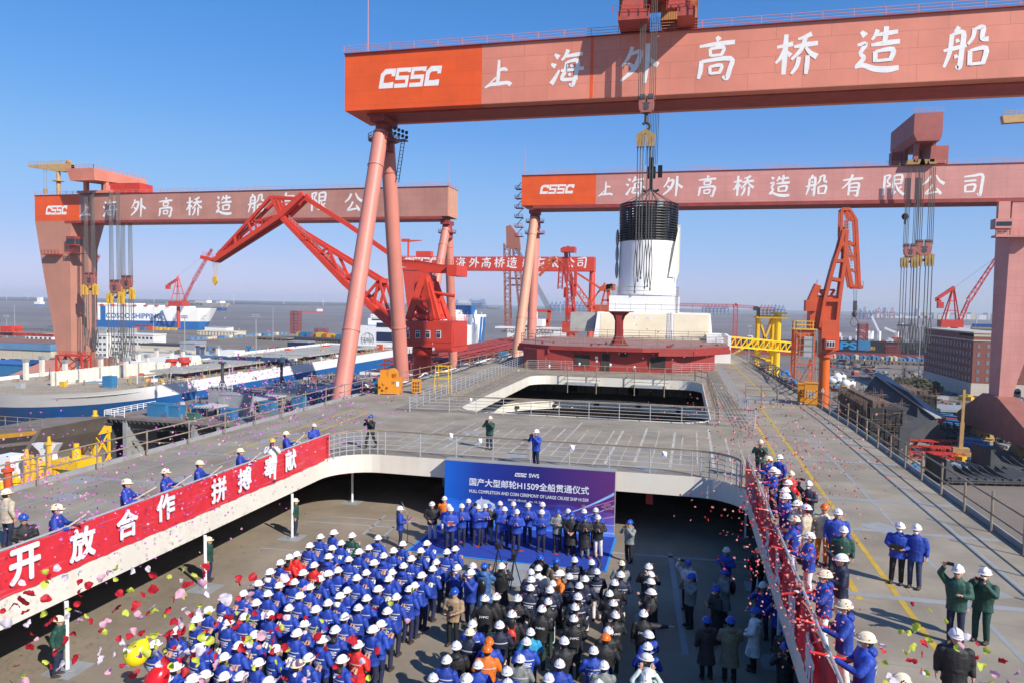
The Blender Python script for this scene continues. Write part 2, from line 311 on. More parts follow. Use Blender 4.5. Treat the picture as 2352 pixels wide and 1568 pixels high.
for x in (7.4, 9.2): patch(1, (x, 10), (x+.1, 52), .12, .0035)
for x, y in ((9.4, 16.2), (8.1, 21.6), (9.7, 20.3), (6.9, 27), (-22.5, 22), (-20.2, 25.6), (-24.1, 24.2), (-19.5, 29), (-21.5, 34), (-8, 34.6), (-1.5, 33.6), (-12, 40)): patch(0, (x, y, .003), (1.0, 1.0, .005), random.random())
for y in (24.7, 30.2, 36): patch(1, (-24.6, y), (-17, y+.2), .28, .0045)
for x in (-18.2, -20.5, -23): patch(1, (x, 12), (x-.2, 45), .1, .0035)
for (x, y, a, b) in ((-14.7, 30.2, 5, .13), (-14.2, 31.2, 4.4, .13), (-15.5, 26.3, 3, .1), (-12.2, 18, 1.3, 9), (-15, 12, 2.6, 3.4), (-15.6, 13.6, .9, .9), (-10.8, 23.5, 1.0, 1.2), (-6.1, 26.4, .9, 2.4), (0, 30, 6, .2), (0, 26, .2, 9), (-1, 20, .15, 8), (-13.8, 30.5, .12, 3), (-12.8, 30.5, .12, 3)): patch(0, (x, y, LZ+.004), (a, b, .005), R(4))
# ---------------------------------------------------------------- deck house, cream house, casing
mb = MB(SO); F = [(-16.6, 81.4), (-12.5, 81.7), (-1.3, 83.3), (3.6, 87.7), (3.6, 104), (-18.6, 104), (-18.6, 83)]
mb.prism([(x, y, .004) for x, y in F], (0, 0, 2.35)); house = mb.build('deck_house', M['redox'], ship)
RF = [(-20.3, 92.9), (-19.5, 84.5), (-15.2, 81.3), (-11.2, 81), (-4.5, 81.4), (-2.8, 82.2), (1, 83.8), (5.4, 90.3), (5.4, 105.2), (-20.3, 104.6)]
mb = MB(SO); mb.prism([(x, y, 2.36) for x, y in RF], (0, 0, .44)); mb.build('roof_slab', M['redox'], house)
mb = MB(SO); mb.prism([(x*.985-.1, 93+(y-93)*.985, 2.803) for x, y in RF], (0, 0, .01)); mb.build('roof_deck', M['roofred'], house)
for a, b in ((RF[0], RF[1]), (RF[1], RF[2]), (RF[5], RF[6]), (RF[6], RF[7])): mb = MB(SO); mb.bar((*a, 2.2), (*b, 2.2), .3, .5); mb.build('wing_fascia', M['redox'], house)
def onwall(t, z, off=.05):  # along the front wall -12.5..-1.3
    return V((-12.5+11.2*t+.02, 81.7+1.6*t-off, z))
for t, z, a, b in ((.1, 1.25, 1.75, 1.2), (.86, 1.2, 1.75, 1.2), (.34, 1.05, .85, 2.0), (.52, 1.95, .9, .45)):
    mb = MB(SO); mb.cbox(onwall(t, z, .04), (a+.22, .1, b+.22), R(8.13)); fr = mb.build('door_frame' if b > 1.9 else 'window_frame', M['redox'], house)
    mb = MB(SO); mb.cbox(onwall(t, z, .1), (a, .05, b), R(8.13)); mb.build('opening', M['dark'], fr)
mb = MB(SO); mb.cbox(onwall(.245, 1.55, .03), (.32, .02, .28), R(8.13)); mb.cbox(onwall(.25, 1.2, .03), (.24, .02, .32), R(8.13)); mb.build('notice', M['pwhite'], house)
# pylon on the roof
mb = MB(SO); px, py = -7.6, 86
for z0, z1, a, b in ((2.82, 3.3, 1.25, .75), (3.3, 4.0, .75, .52), (4.0, 5.7, .5, .5), (5.7, 6.3, .5, .72), (6.3, 6.75, .72, 1.25)):
    mb.prism([(px-a, py, z0), (px+a, py, z0), (px+b, py, z1), (px-b, py, z1)], (0, .08, 0)); mb.hexa([(px+i*w_, py+(-.45 if j < 0 else .5), z) for z, w_ in ((z0, a*.55), (z1, b*.55)) for i, j in ((-1, -1), (1, -1), (1, 1), (-1, 1))])
mb.cbox((px, py, 6.8), (3.4, 1.5, .1)); mb.build('pylon', M['redox'], ship)
for x, y in ((-16.5, 84), (-15.5, 86), (-10.5, 83.2), (-9.8, 84.5), (-9.2, 87), (-1.5, 85), (-1.8, 84), (-1.3, 88), (2, 88), (3.9, 91)): mb = MB(SO); mb.tube((x, y-.03, 2.95), (x, y+.03, 2.95), .16, n=10); mb.build('lifting_lug', M['redox'], house)
cw = mat('yellowed cream panel', (.74, .66, .47), .6, .1, .25, rust=.3, rustcol=(.55, .36, .14))
mb = MB(SO); mb.hexa([(-13.2, 104.5, .3), (4.2, 104.5, .3), (4.2, 118, .3), (-13.2, 118, .3), (-12.6, 106.2, 6.55), (3.6, 106.2, 6.55), (3.6, 118, 6.55), (-12.6, 118, 6.55)]); ch = mb.build('cream_house', M['white'], ship)
def slope(x, z): return V((x, 104.5+1.7*(z-.3)/6.25-.04, z))
mb = MB(SO)
for x0, x1, z0, z1 in ((-12.1, -2.5, 2.7, 6.35), (-1.5, 3.4, 2.9, 6.4)):
    mb.quad(slope(x0, z0), slope(x1, z0), slope(x1, z1), slope(x0, z1))
mb.build('cream_panel', cw, ch)
mb = MB(SO)
for x in (-6.9, -4.9, -8.9): mb.cbox(slope(x, 5.7)-V((0, .03, 0)), (.5, .02, .5))
mb.build('white_patch', M['pwhite'], ch)
mb = MB(SO); mb.hexa([(-16.8, 107, 3.6), (-13.3, 107, 3.6), (-13.3, 116, 3.6), (-16.8, 116, 3.6), (-16.8, 107.5, 6.4), (-12.8, 107.5, 6.4), (-12.8, 116, 6.4), (-16.8, 116, 6.4)]); mb.build('grey_box', mat('grey primer', (.36, .35, .31), .7), ch)
mb = MB(SO); mb.box((-11.2, 109, 6.55), (-.9, 121.8, 9.0)); mb.box((3.0, 100.5, .02), (6.2, 112, 3.6)); cs = mb.build('funnel_casing', M['white'], ship)
mb = MB(SO)
for k in range(14): mb.box((-1.35, 108.9, 6.6+k*.24), (-.95, 108.97, 6.64+k*.24))
for k in range(22): mb.bar((-2.25, 104.35+1.7*(k*.27)/6.25, .9+k*.27), (-1.8, 104.35+1.7*(k*.27)/6.25, .9+k*.27), .04)
mb.bar((-2.25, 104.4, .6), (-2.25, 106.1, 6.9), .05); mb.bar((-1.8, 104.4, .6), (-1.8, 106.1, 6.9), .05); mb.build('ladder', M['scaf'], ship)
# ---------------------------------------------------------------- railings
def railing(name, label, pts, h=1.15, rails=(.5, 1.1), r=.03, gap=2.0, z=0, m='galv', group=None, pr=None, top=None, jitter=0, cat='railing'):
    o = V((*pts[0], z)); t = thing(name, label, cat, o, group=group); rm = MB(o); ps = []
    for a, b in zip(pts, pts[1:]):
        L = (V(b)-V(a)).length; k = max(1, round(L/gap))
        for i in range(k+1):
            q = V(a)+(V(b)-V(a))*(i/k)
            if not ps or (ps[-1]-q).length > .2: ps.append(q)
        for hh in rails: rm.tube((*a, z+hh), (*b, z+hh), r, n=6)
    rm.build('rail', M[m], t)
    if top:
        tm = MB(o)
        for a, b in zip(pts, pts[1:]): tm.tube((*a, z+h+.06), (*b, z+h+.06), .04, n=6)
        tm.build('top_pole', M[top], t)
    for q in ps[:98]:
        pm = MB(o); e = random.uniform(-jitter, jitter) if jitter else 0
        pm.tube((q.x, q.y, z), (q.x+e*.1, q.y+e*.1, z+h+e), pr or r, n=6); pm.build('post', M[m], t)
    return t
five = (.25, .47, .69, .91, 1.12)
L0 = [(-24.95, y) for y in (10, 20, 35)]+[(-25.2, 50), (-24.5, 77), (-23, 97), (-22.5, 112)]
railing('scaffold_railing', 'two pole scaffold railing along the left edge of the big deck', L0, 1.25, (.62, 1.15), .035, 2.9, .02, 'scaf', jitter=.12, pr=.04)
railing('scaffold_railing', 'two pole scaffold railing along the right edge of the big deck', [(10.5, y) for y in (8, 30, 50)]+[(10, 68), (8.8, 105), (8, 118)], 1.35, (.62, 1.2), .035, 2.45, .02, 'scaf', jitter=.16, pr=.04)
railing('guard_rail', 'silver guard rail with five bars behind the blue backdrop', rrect(-16.3, 2.5, 20, 32.8, 2.0)[9:27], 1.12, five, .018, 1.95, .01, 'galv', top='scaf', pr=.026)
railing('guard_rail', 'silver guard rail along the near side of the second opening', [(-18.4, 46.3), (-15.6, 46.6), (-8, 47), (2.0, 47.2), (4.45, 46.9)], 1.12, five, .018, 2, .01, 'galv', top='scaf', pr=.026)
railing('guard_rail', 'long silver fence on the left walkway leading to the red house', [(-18.4, 46.4), (-18.9, 70), (-19.3, 88)], 1.12, five, .02, 1.4, .01, 'galv', pr=.028)
railing('guard_rail', 'silver fence on the inner left walkway beside the second opening', [(-15.9, 47.5), (-16.4, 62), (-16.9, 78)], 1.12, five, .02, 1.8, .01, 'scaf', pr=.028)
railing('guard_rail', 'long silver fence between second opening and yellow lines on the right', [(4.5, 47), (4.2, 66), (4.0, 86)], 1.12, five, .022, 1.25, .01, 'galv', pr=.03)
railing('guard_rail', 'short silver rail in front of the red house, left of its door', [(-17.5, 80.2), (-12.3, 80.9)], 1.12, five, .022, 1.3, .01, 'galv')
railing('guard_rail', 'short silver rail in front of the red house, right of its windows', [(-1.2, 82.2), (4.0, 86)], 1.12, five, .022, 1.3, .01, 'galv')
railing('scaffold_railing', 'rusty scaffold railing along the far side of the second opening', [(-16.5, 75.2), (-8, 75.3), (1.2, 75.4)], 1.5, (.55, 1.15), .035, 2.4, .02, 'scaf', jitter=.35, pr=.04)
railing('scaffold_railing', 'rusty scaffold railing along the right side of the second opening', [(1.3, 75.3), (2.3, 72), (2.3, 60), (2.3, 47.4)], 1.4, (.55, 1.15), .035, 1.9, .02, 'scaf', jitter=.3, pr=.04)
railing('scaffold_railing', 'scaffold railing round the roof of the red deck house', [(x*.98-.15, 93+(y-93)*.97) for x, y in RF]+[(RF[0][0]*.98-.15, 92.9)], 1.25, (.4, .8, 1.15), .03, 2.2, 2.82, 'scaf', jitter=.15, pr=.035)
railing('scaffold_railing', 'thin railing on the roof of the cream house', [(-12.3, 107), (3.3, 107)], 1.3, (.5, 1.15), .03, 2.4, 6.55, 'scaf', jitter=.2)
railing('scaffold_railing', 'thin railing round the white casing below the funnel', [(-11, 120), (-11, 109.2), (-1.1, 109.2), (-1.1, 120)], 1.5, (.25, .8, 1.35), .03, 2.4, 9.0, 'scaf', jitter=.2)
railing('scaffold_railing', 'small square of scaffold rails round a deck hatch on the right', [(4.9, 59.6), (7.3, 59.2), (7.5, 61.6), (5.1, 62), (4.9, 59.6)], 1.3, (.3, 1.1), .03, 1.5, .01, 'scaf', jitter=.1)
mb = MB((6.2, 60.6, 0)); ribbon(mb, [(5.1, 59.8), (7.2, 59.5), (7.3, 61.4), (5.2, 61.7)], .005, .28, .04); tag(mb.build('hatch_coaming', M['galv']), 'low steel hatch coaming inside the small square of rails', 'hatch')
mb = MB((6.2, 60.6, 0)); mb.add([(5.1, 59.8, .03), (7.2, 59.5, .03), (7.3, 61.4, .03), (5.2, 61.7, .03)], [(0, 1, 2, 3)]); mb.build('hatch_hole', M['dark'], ship).location = V((6.2, 60.6, 0))-V(SO)
# work cradles hanging on the far coaming
for lab, x in (('left', -10.2), ('right', -3.3)):
    o = V((x, 74.2, -.9)); t = thing('work_cradle', 'grey steel work cradle hanging on the far coaming, the %s one of two' % lab, 'scaffold', o, group='work cradles on the second opening')
    mb = MB(o); mb.box((x-1.7, 73.75, -.78), (x+1.7, 74.4, -.5)); mb.build('platform', M['galv'], t)
    for dx in (-1.5, 1.5):
        mb = MB(o); mb.tube((x+dx, 73.7, -1.6), (x+dx, 73.7, 1.3), .05, n=6); mb.tube((x+dx, 73.7, .9), (x+dx, 75.3, .9), .04, n=6); mb.tube((x+dx, 73.7, .25), (x+dx, 75, .25), .04, n=6); mb.build('hanger', M['scaf'], t)
    mb = MB(o)
    for z in (-.2, .15): mb.tube((x-1.9, 73.68, z), (x+1.9, 73.68, z), .035, n=6)
    mb.build('rail', M['scaf'], t)
# white cloth flags tied to the rails
FL = [('near left end of the guard rail', AY(1031, 1150, 32.9), 0)]
for nm, (px_, py_), Y_ in (('guard rail left of the green photographer', (1033, 999), 32.9), ('guard rail below the green photographer', (1099, 1010), 32.9), ('guard rail right of the blue photographer', (1310, 1026), 32.9), ('guard rail near its right end', (1521, 1041), 32.9), ('long left walkway fence', (1189, 850), 78), ('rail before the red house window', (1260, 840), 75.3), ('rail before the red house door', (1329, 835), 75.3), ('rail below the red house pylon', (1400, 837), 75.4), ('rail right of the red house door', (1455, 843), 75.4), ('inner left walkway fence', (1079, 917), 47.3)):
    p = AY(px_, py_, Y_); mb = MB(p)
    k = [V((0, -.06, .15)), V((.22, -.1, .12)), V((.2, -.16, -.1)), V((.1, -.1, -.24)), V((-.02, -.14, -.12))]
    mb.add([p+q for q in k]+[p+V((.09, -.2, .02))], [(0, 1, 5), (1, 2, 5), (2, 3, 5), (3, 4, 5), (4, 0, 5)]); tag(mb.build('cloth_strip', M['pwhite']), 'white cloth strip tied on the '+nm, 'cloth', 'white cloth strips on the rails')
# ---------------------------------------------------------------- gantry cranes
M['salmon'] = mat('faded salmon crane paint', (.68, .235, .155), .6, .15, .12, seam=(7.5, 2.35, .03, (.42, .13, .09)), axis='xz', streak=.35, rustcol=(.52, .24, .18))
M['pink'] = mat('faded pink crane paint', (.6, .265, .225), .6, .12, .1, seam=(8, 2.4, .03, (.42, .17, .14)), axis='xz', streak=.4, rustcol=(.42, .19, .15))
M['brownp'] = mat('weathered brown pink paint', (.46, .215, .165), .65, .14, .12, seam=(9, 2.4, .03, (.33, .14, .1)), axis='xz', streak=.4, rustcol=(.5, .33, .27))
M['orange'] = mat('bright orange crane paint', (.78, .1, .012), .5, .09, .3, seam=(6, 2.3, .02, (.5, .06, .012)), axis='xz')
M['leg'] = mat('pink tube leg paint', (.6, .22, .165), .5, .08, .15, streak=.12, rustcol=(.5, .25, .17))
M['legtan'] = mat('tan tube leg paint', (.6, .3, .19), .55, .08, .15, streak=.12, rustcol=(.5, .3, .2))
M['legbrown'] = mat('stained box leg paint', (.48, .215, .15), .6, .1, .1, streak=.5, rustcol=(.3, .2, .1))
M['red'] = mat('crane red paint', (.55, .045, .025), .5, .1, .4, streak=.12, rustcol=(.28, .03, .02))
M['fred'] = mat('vivid orange red paint', (.62, .05, .022), .5, .06, .3)
M['oran2'] = mat('crane orange paint', (.57, .085, .022), .5, .1, .4, streak=.15, rustcol=(.32, .06, .03))
M['dred'] = mat('dark red steel', (.3, .045, .035), .6, .2, .5)
M['gold'] = mat('old yellow lifting gear', (.36, .235, .075), .5, .2, 1.0, rust=.5, rustcol=(.25, .14, .06))
M['yel'] = mat('machine yellow', (.66, .4, .04), .5, .12, .6, rust=.3, rustcol=(.4, .2, .05))
M['tan'] = mat('tan jib paint', (.5, .31, .12), .6, .15, .5)
M['rope'] = mat('steel wire rope', (.1, .095, .09), .6, .2, 1)
M['black'] = mat('black paint', (.018, .018, .02), .35, .2, 1)
M['grey'] = mat('grey steel', (.3, .31, .31), .6, .15, .5, rust=.2)
M['slate'] = mat('dark slate steel', (.055, .06, .065), .7, .25, .3, rust=.35, rustcol=(.1, .075, .06))
def put(ch, px, py, Yf, h, t, o, m='ltext', w=None, X=None, nr=(0, -1, 0), xd=(1, 0, 0), fat=1.3):
    p = AY(px, py, Yf) if X is None else AX(px, py, X); mb = MB(o); strokes(ch, mb, p, xd, (0, 0, 1), nr, w or h*.96, h, 0 if ch in 'CS' else .04, .006, fat); mb.build('painted_character', M[m], t)
def cssc(c, hgt, wid, t, o, m='ltext', nr=(0, -1, 0), xd=(1, 0, 0), step=.006):
    xd = V(xd)
    for i, ch in enumerate('CSSC'):
        mb = MB(o); strokes(ch, mb, V(c)+xd*((i-1.5)*wid/4*1.02), xd, (0, 0, 1), nr, wid/4*.95, hgt, .22, step); mb.build('logo_letter', M[m], t)
def top_rail(mb, a, b, gap, h, r, k=2):
    a, b = V(a), V(b); n = int((b-a).length/gap)
    for i in range(n+1): q = a+(b-a)*(i/n); mb.bar(q, q+V((0, 0, h)), r*1.6)
    for j in range(k): mb.bar(a+V((0, 0, h*(j+1)/k)), b+V((0, 0, h*(j+1)/k)), r*1.2)
def ring_platform(mb, c, r, h=1.1):
    c = V(c); mb.tube(c, c+V((0, 0, .25)), r, n=12)
    P = [c+V((r*math.cos(i*math.pi/6), r*math.sin(i*math.pi/6), 0)) for i in range(13)]
    for a, b in zip(P, P[1:]):
        for hh in (.6, 1.1): mb.bar(a+V((0, 0, hh)), b+V((0, 0, hh)), .07)
        mb.bar(a, a+V((0, 0, 1.1)), .07)
def a_leg(t, o, X, Yc, ztop, near, far, r, m1, m2, zb=None):
    """two splayed tubes meeting below the girder; near/far = photo points on the two tubes"""
    zb = GZ+2.5
    for (px, py), mm, yt in ((near, m1, Yc-1.3), (far, m2, Yc+1.3)):
        p = AX(px, py, X); a = V((X, yt, ztop)); d = (p-a); k = (zb-a.z)/d.z; q = a+d*k
        mb = MB(o); mb.tube(a, q, r, r*1.12, n=24); lg = mb.build('leg', M[mm], t, 'auto')
        mb = MB(o)
        for s_ in (.09, .5, .8): c = a+(q-a)*s_; mb.tube(c-(q-a).normalized()*.12, c+(q-a).normalized()*.12, r*1.1+.1*s_, n=24)
        mb.build('flange', M[mm], lg, 'auto')
        mb = MB(o); mb.box((X-1.6, q.y-4, GZ), (X+1.6, q.y+4, GZ+2.6)); mb.build('bogie', M['yel'], t)
    mb = MB(o); mb.tube((X, Yc, ztop-3), (X, Yc, ztop+1.8), r*1.35, r*1.1, n=16); mb.box((X-r, Yc-3, ztop+1.6), (X+r, Yc+3, ztop+2.9)); mb.build('leg_head', M['dred'], t)
    mb = MB(o); ring_platform(mb, (X, Yc, ztop-1.2), r*2.1); mb.build('platform', M['dred'], t)
# --- near crane
Y1 = 112; o = (-52, 117, GZ); t = thing('gantry_crane', 'nearest and largest salmon gantry crane with an orange end, crossing the top of the picture', 'gantry crane', o, group='gantry cranes')
zt, zb = AY(791, 124, Y1).z-.15, AY(793, 257, Y1).z+.1; xl = AY(792, 190, Y1).x; xm = AY(1107, 150, Y1).x
mb = MB(o); mb.prism([(xm, Y1, zb), (xm, Y1, zt), (xm, Y1+10.3, zt), (xm, Y1+10.3, zb)], (80-xm, 0, 0)); gd = mb.build('girder', M['salmon'], t)
mb = MB(o); mb.box((xl, Y1+.002, zb), (xm, Y1+10.298, zt)); mb.build('girder_end', M['orange'], t)
mb = MB(o); mb.box((AY(1356, 150, Y1).x, Y1-.02, zb), (AY(1363, 150, Y1).x, Y1+.1, zt)); mb.build('orange_stripe', M['orange'], gd)
mb = MB(o); mb.box((xl-.1, Y1-.35, zt), (80, Y1+10.6, zt+.12)); mb.box((xl+3, Y1+2.2, zb-.25), (80, Y1+8.2, zb-.005)); mb.build('edge_plate', M['dred'], gd)
mb = MB(o); top_rail(mb, (xl, Y1-.3, zt), (80, Y1-.3, zt), 4.1, 1.25, .05, 3); top_rail(mb, (xl, Y1+10.5, zt), (80, Y1+10.5, zt), 4.1, 1.25, .05); mb.build('railing', M['salmon'], t)
for ch, px, py, h in (('上', 1145, 169, 4.6), ('海', 1303, 156, 5.7), ('外', 1470, 146, 6), ('高', 1645, 133, 6.2), ('桥', 1830, 124, 6), ('造', 2017, 112, 6.2), ('船', 2220, 109, 5.9)): put(ch, px, py, Y1-.01, h, t, o)
cssc(AY(941, 178, Y1-.01), 3.15, 10.4, t, o)
a_leg(t, o, -51.7, 117, zb-2.9, (783, 915), (922, 855), 1.28, 'leg', 'leg')
mb = MB(o); mb.tube((AY(845, 120, Y1+1).x, Y1+1, zt), (AY(845, 120, Y1+1).x, Y1+1, zt+13), .11, .05, n=6); mb.build('antenna', M['salmon'], t)
mb = MB(o)
for i in range(5):
    for j in range(2): mb.ell((-49.3+i*.62, 114.5+i*.2, zb-2.4-j*.8-i*.2), (.33, .2, .33), 8, 5)
mb.box((-50, 114.6, zb-4.6), (-46.8, 116, zb-4.4)); mb.bar((-47.6, 115, zb-4.5), (-48.9, 115.6, zb-11.5), .1); mb.bar((-47, 115, zb-4.5), (-48.3, 115.6, zb-11.5), .1)
for k in range(12): mb.bar((-47.6-k*.11, 115+k*.05, zb-4.5-k*.58), (-47-k*.11, 115+k*.05, zb-4.5-k*.58), .07)
mb.build('floodlight_rack', M['black'], t)
# trolley on top
o2 = o; zz = zt+.15; mb = MB(o)
mb.box((-10.8, 107.4, zz+.3), (-6.4, 112.6, zz+1.6)); mb.box((-2.3, 107.4, zz+.3), (.2, 112.6, zz+1.6)); mb.box((-10.6, 107.6, zz+7.5), (.2, 124, zz+11))
for x in (-8.8, -2.1): mb.hexa([(x-1.6, 107.5, zz+1.6), (x+1.6, 107.5, zz+1.6), (x+1.6, 109, zz+1.6), (x-1.6, 109, zz+1.6), (x-.6, 107.7, zz+7.5), (x+1.6, 107.7, zz+7.5), (x+1.6, 109, zz+7.5), (x-.6, 109, zz+7.5)])
for x in (-8.8, -2.1): mb.hexa([(x-1.6, 122, zz+.3), (x+1.6, 122, zz+.3), (x+1.6, 123.5, zz+.3), (x-1.6, 123.5, zz+.3), (x-.6, 122, zz+7.5), (x+1.6, 122, zz+7.5), (x+1.6, 123.5, zz+7.5), (x-.6, 123.5, zz+7.5)])
mb.box((-6.4, 108.2, zz+4), (-2.3, 112, zz+7.4)); tr = mb.build('trolley', mat('trolley faded red', (.42, .075, .055), .6, .2, .5, streak=.3), t)
mb = MB(o); mb.box((-10.9, 110.2, zz+1.7), (-9.6, 121, zz+5.2)); mb.box((-4.8, 112.2, zz+1.7), (.6, 121, zz+5.4)); mb.build('machinery_hut', mat('ochre corrugated hut', (.5, .23, .07), .6, .1, 1, seam=(.35, 9, .06, (.25, .1, .03)), axis='xz'), tr)
mb = MB(o); top_rail(mb, (-11.6, 107.2, zz+1.2), (-6.2, 107.2, zz+.9), 1.2, 1.2, .05); top_rail(mb, (-3.8, 107.2, zz+1.2), (.4, 107.2, zz+1.2), 1.0, 1.2, .05)
for k in range(14): mb.bar((-.4, 107.1, zz+1.6+k*.4), (.5, 107.1, zz+1.6+k*.4), .09)
mb.bar((-.4, 107.1, zz+.6), (-.4, 107.1, zz+8), .12); mb.bar((.5, 107.1, zz+.6), (.5, 107.1, zz+8), .12); mb.build('ladder', M['red'], tr)
# --- tackles
def tackle(lab, px, Y, ytop, yblk, ybeam, ylow, W=2.4, n=8, wide=None, gold='gold', grp='lifting tackles hanging from the gantry cranes', bigslings=True, ztop=None):
    bz = AY(px, yblk, Y); x = bz.x; zt_ = AY(px, ytop, Y).z if ztop is None else ztop; gz = AY(px, ybeam, Y).z; lz = AY(px, ylow, Y).z
    t = thing('lifting_tackle', lab, 'crane hook', (x, Y, bz.z), group=grp); o = (x, Y, bz.z); H = bz.z-gz
    for i in range(n):
        dx = (-1 if i < n/2 else 1)*W*(.32+.6*((i % (n//2))/max(1, n//2-1)))*.5; mb = MB(o); mb.tube((x+dx*.9, Y, zt_), (x+dx, Y, bz.z+.5), .045*W/2.4+.014, n=5); mb.build('rope', M['rope'], t)
    mb = MB(o); k = W/2
    for s_ in (-1, 1): mb.box((x+s_*k*.45-k*.35, Y-.5, bz.z-.4*k), (x+s_*k*.45+k*.35, Y+.5, bz.z+.75*k))
    mb.prism([(x-k*.85, Y-.6, bz.z), (x+k*.85, Y-.6, bz.z), (x+k*.75, Y-.6, bz.z-.75*k), (x+k*.45, Y-.6, bz.z-1.05*k), (x-k*.45, Y-.6, bz.z-1.05*k), (x-k*.75, Y-.6, bz.z-.75*k)], (0, 1.2, 0)); mb.build('sheave_block', mat('sheave block pink', (.36, .12, .1), .6, .25, .8, rust=.4), t)
    for s_ in (-1, 1): mb = MB(o); mb.tube((x+s_*k*.45-k*.3, Y, bz.z+.55*k), (x+s_*k*.45+k*.3, Y, bz.z+.55*k), .62, n=12); mb.build('sheave', M['slate'], t)
    mb = MB(o); mb.tube((x, Y-.66, bz.z-.5*k), (x, Y-.61, bz.z-.5*k), .3*k, n=12); mb.cbox((x, Y-.63, bz.z-.1*k), (.7*k, .04, .2*k)); mb.build('pin_cover', M['slate'], t)
    mb = MB(o); c = V((x, Y, (bz.z+gz)/2-.3)); mb.tube((x, Y, bz.z-k), c, .2*k, n=8)
    P = [c+V((.42*k*math.sin(a), 0, .42*k*math.cos(a)-.4*k)) for a in [i*.5-1 for i in range(10)]]
    for a, b in zip(P, P[1:]): mb.tube(a, b, .16*k, n=6)
    mb.build('hook', M['slate'], t)
    mb = MB(o); wd = wide or W*1.2
    for s_ in (-1, 1):
        mb.prism([(x, Y-.35, gz+.5*k), (x, Y-.35, gz+1.0*k), (x+s_*wd*.5, Y-.35, gz+.45*k), (x+s_*wd*.5, Y-.35, gz-.1*k)], (0, .7, 0))
        for f_ in ((.28, .62, .98) if gold == 'gold' else (.55, 1.0)): mb.prism([(x+s_*wd*.5*f_-.16*k, Y-.5, gz+.4*k), (x+s_*wd*.5*f_+.16*k, Y-.5, gz+.4*k), (x+s_*wd*.5*f_+.1*k, Y-.5, gz-.95*k), (x+s_*wd*.5*f_-.1*k, Y-.5, gz-.95*k)], (0, 1.0, 0))
    mb.build('spreader_beam', M[gold], t)
    for i in range(6):
        f_ = (.28, .62, .98)[i % 3]*(-1 if i < 3 else 1); sx = x+wd*.5*f_; L = gz-.9*k-lz; e = random.uniform(-.04, .08)*L; mb = MB(o); z0 = gz-.9*k
        zk = z0-L*.68+e; mb.tube((sx, Y, z0), (sx+.1, Y, zk), .055*k, n=5)
        P = [V((sx+.1+.15*k*math.sin(q*math.pi), Y, zk-(L*.3)*q)) for q in [j/6 for j in range(7)]]; mb.path(P, .05*k, 5)
        P = [V((sx+.1-.15*k*math.sin(q*math.pi), Y, zk-(L*.3)*q)) for q in [j/6 for j in range(7)]]; mb.path(P, .05*k, 5); mb.tube((sx+.1, Y, zk-L*.3), (sx+.1, Y, zk-L*.3-.3*k), .1*k, n=6)
        mb.build('sling', M['rope'], t)
    return t
tackle('pink sheave block and gold spreader before the nearest crane girder, slings dangling over the funnel', 1485, 108.6, -60, 238, 318, 668, 2.7, 8, 2.3, ztop=zz+7)
# --- funnel and the tackle that carries it
fx = AY(1485, 560, 117).x; FY = 121.5; z0, z1, z2 = 9.25, AY(1485, 552, 117).z, AY(1485, 463, 117).z
f = thing('ship_funnel', 'big white ship funnel with a black ringed top hanging over the deck', 'funnel', (fx, FY, z0)); fo = (fx, FY, z0)
def oval(a, b, z, n=40): return [(fx+a*math.cos(2*math.pi*i/n), FY+b*math.sin(2*math.pi*i/n), z) for i in range(n)]
mb = MB(fo); mb.loft([oval(4.75, 5.2, z0), oval(4.7, 5.1, z0+4), oval(4.62, 5.0, z1)]); mb.build('shell', M['pwhite'], f, 'auto')
mb = MB(fo); mb.loft([oval(3.2, 3.5, z1), oval(3.2, 3.5, z2-.6)]); mb.build('core', M['black'], f, 'auto')
nr_ = 15
for k in range(nr_):
    z = z1+.25+(z2-z1-.3)*k/(nr_-1); mb = MB(fo); a = 4.62+.12*k/nr_; P = oval(a, 5, z, 40); P.append(P[0])
    for p, q in zip(P, P[1:]): mb.tube(p, q, .15, n=6, cap=False)
    mb.build('ring', M['black'], f, True)
mb = MB(fo)
for i in range(20): a = i*math.pi/10; mb.tube((fx+4.3*math.cos(a), FY+4.6*math.sin(a), z1), (fx+4.4*math.cos(a), FY+4.7*math.sin(a), z2), .12, n=6)
mb.build('frame', M['black'], f)
for i, (dx, dy) in enumerate(((-2, 1), (1.6, 1), (-2.6, -2.8), (1.2, -3.2), (2.9, -2.2))):
    mb = MB(fo); mb.tube((fx+dx, FY+dy, z1), (fx+dx, FY+dy, z2+(.9 if i < 2 else -.8)), .75 if i < 2 else .32, n=14); mb.build('exhaust_pipe', M['galv'], f, 'auto')
mb = MB(fo); mb.prism([(fx+4.6, FY-1.8, z0+2), (fx+5.2, FY-1.6, z0+4), (fx+5.2, FY-1.4, z0+11.5), (fx+4.75, FY-1.4, z0+11.5)], (0, .25, 0)); mb.prism([(fx+3.6, FY-3.9, z0+3), (fx+4.4, FY-3.2, z0+8), (fx+4.9, FY-1.5, z0+11), (fx+4.6, FY-2.4, z0+3)], (.12, .12, 0)); mb.build('fin', M['cream'], f)
for k in range(3):
    mb = MB(fo); zc = z0+4.2+k*2.6; mb.ell((fx-4.95, FY-1.2, zc), (.3, 1.0, 1.5), 10, 7); mb.build('shutter_flap', M['grey'], f, True)
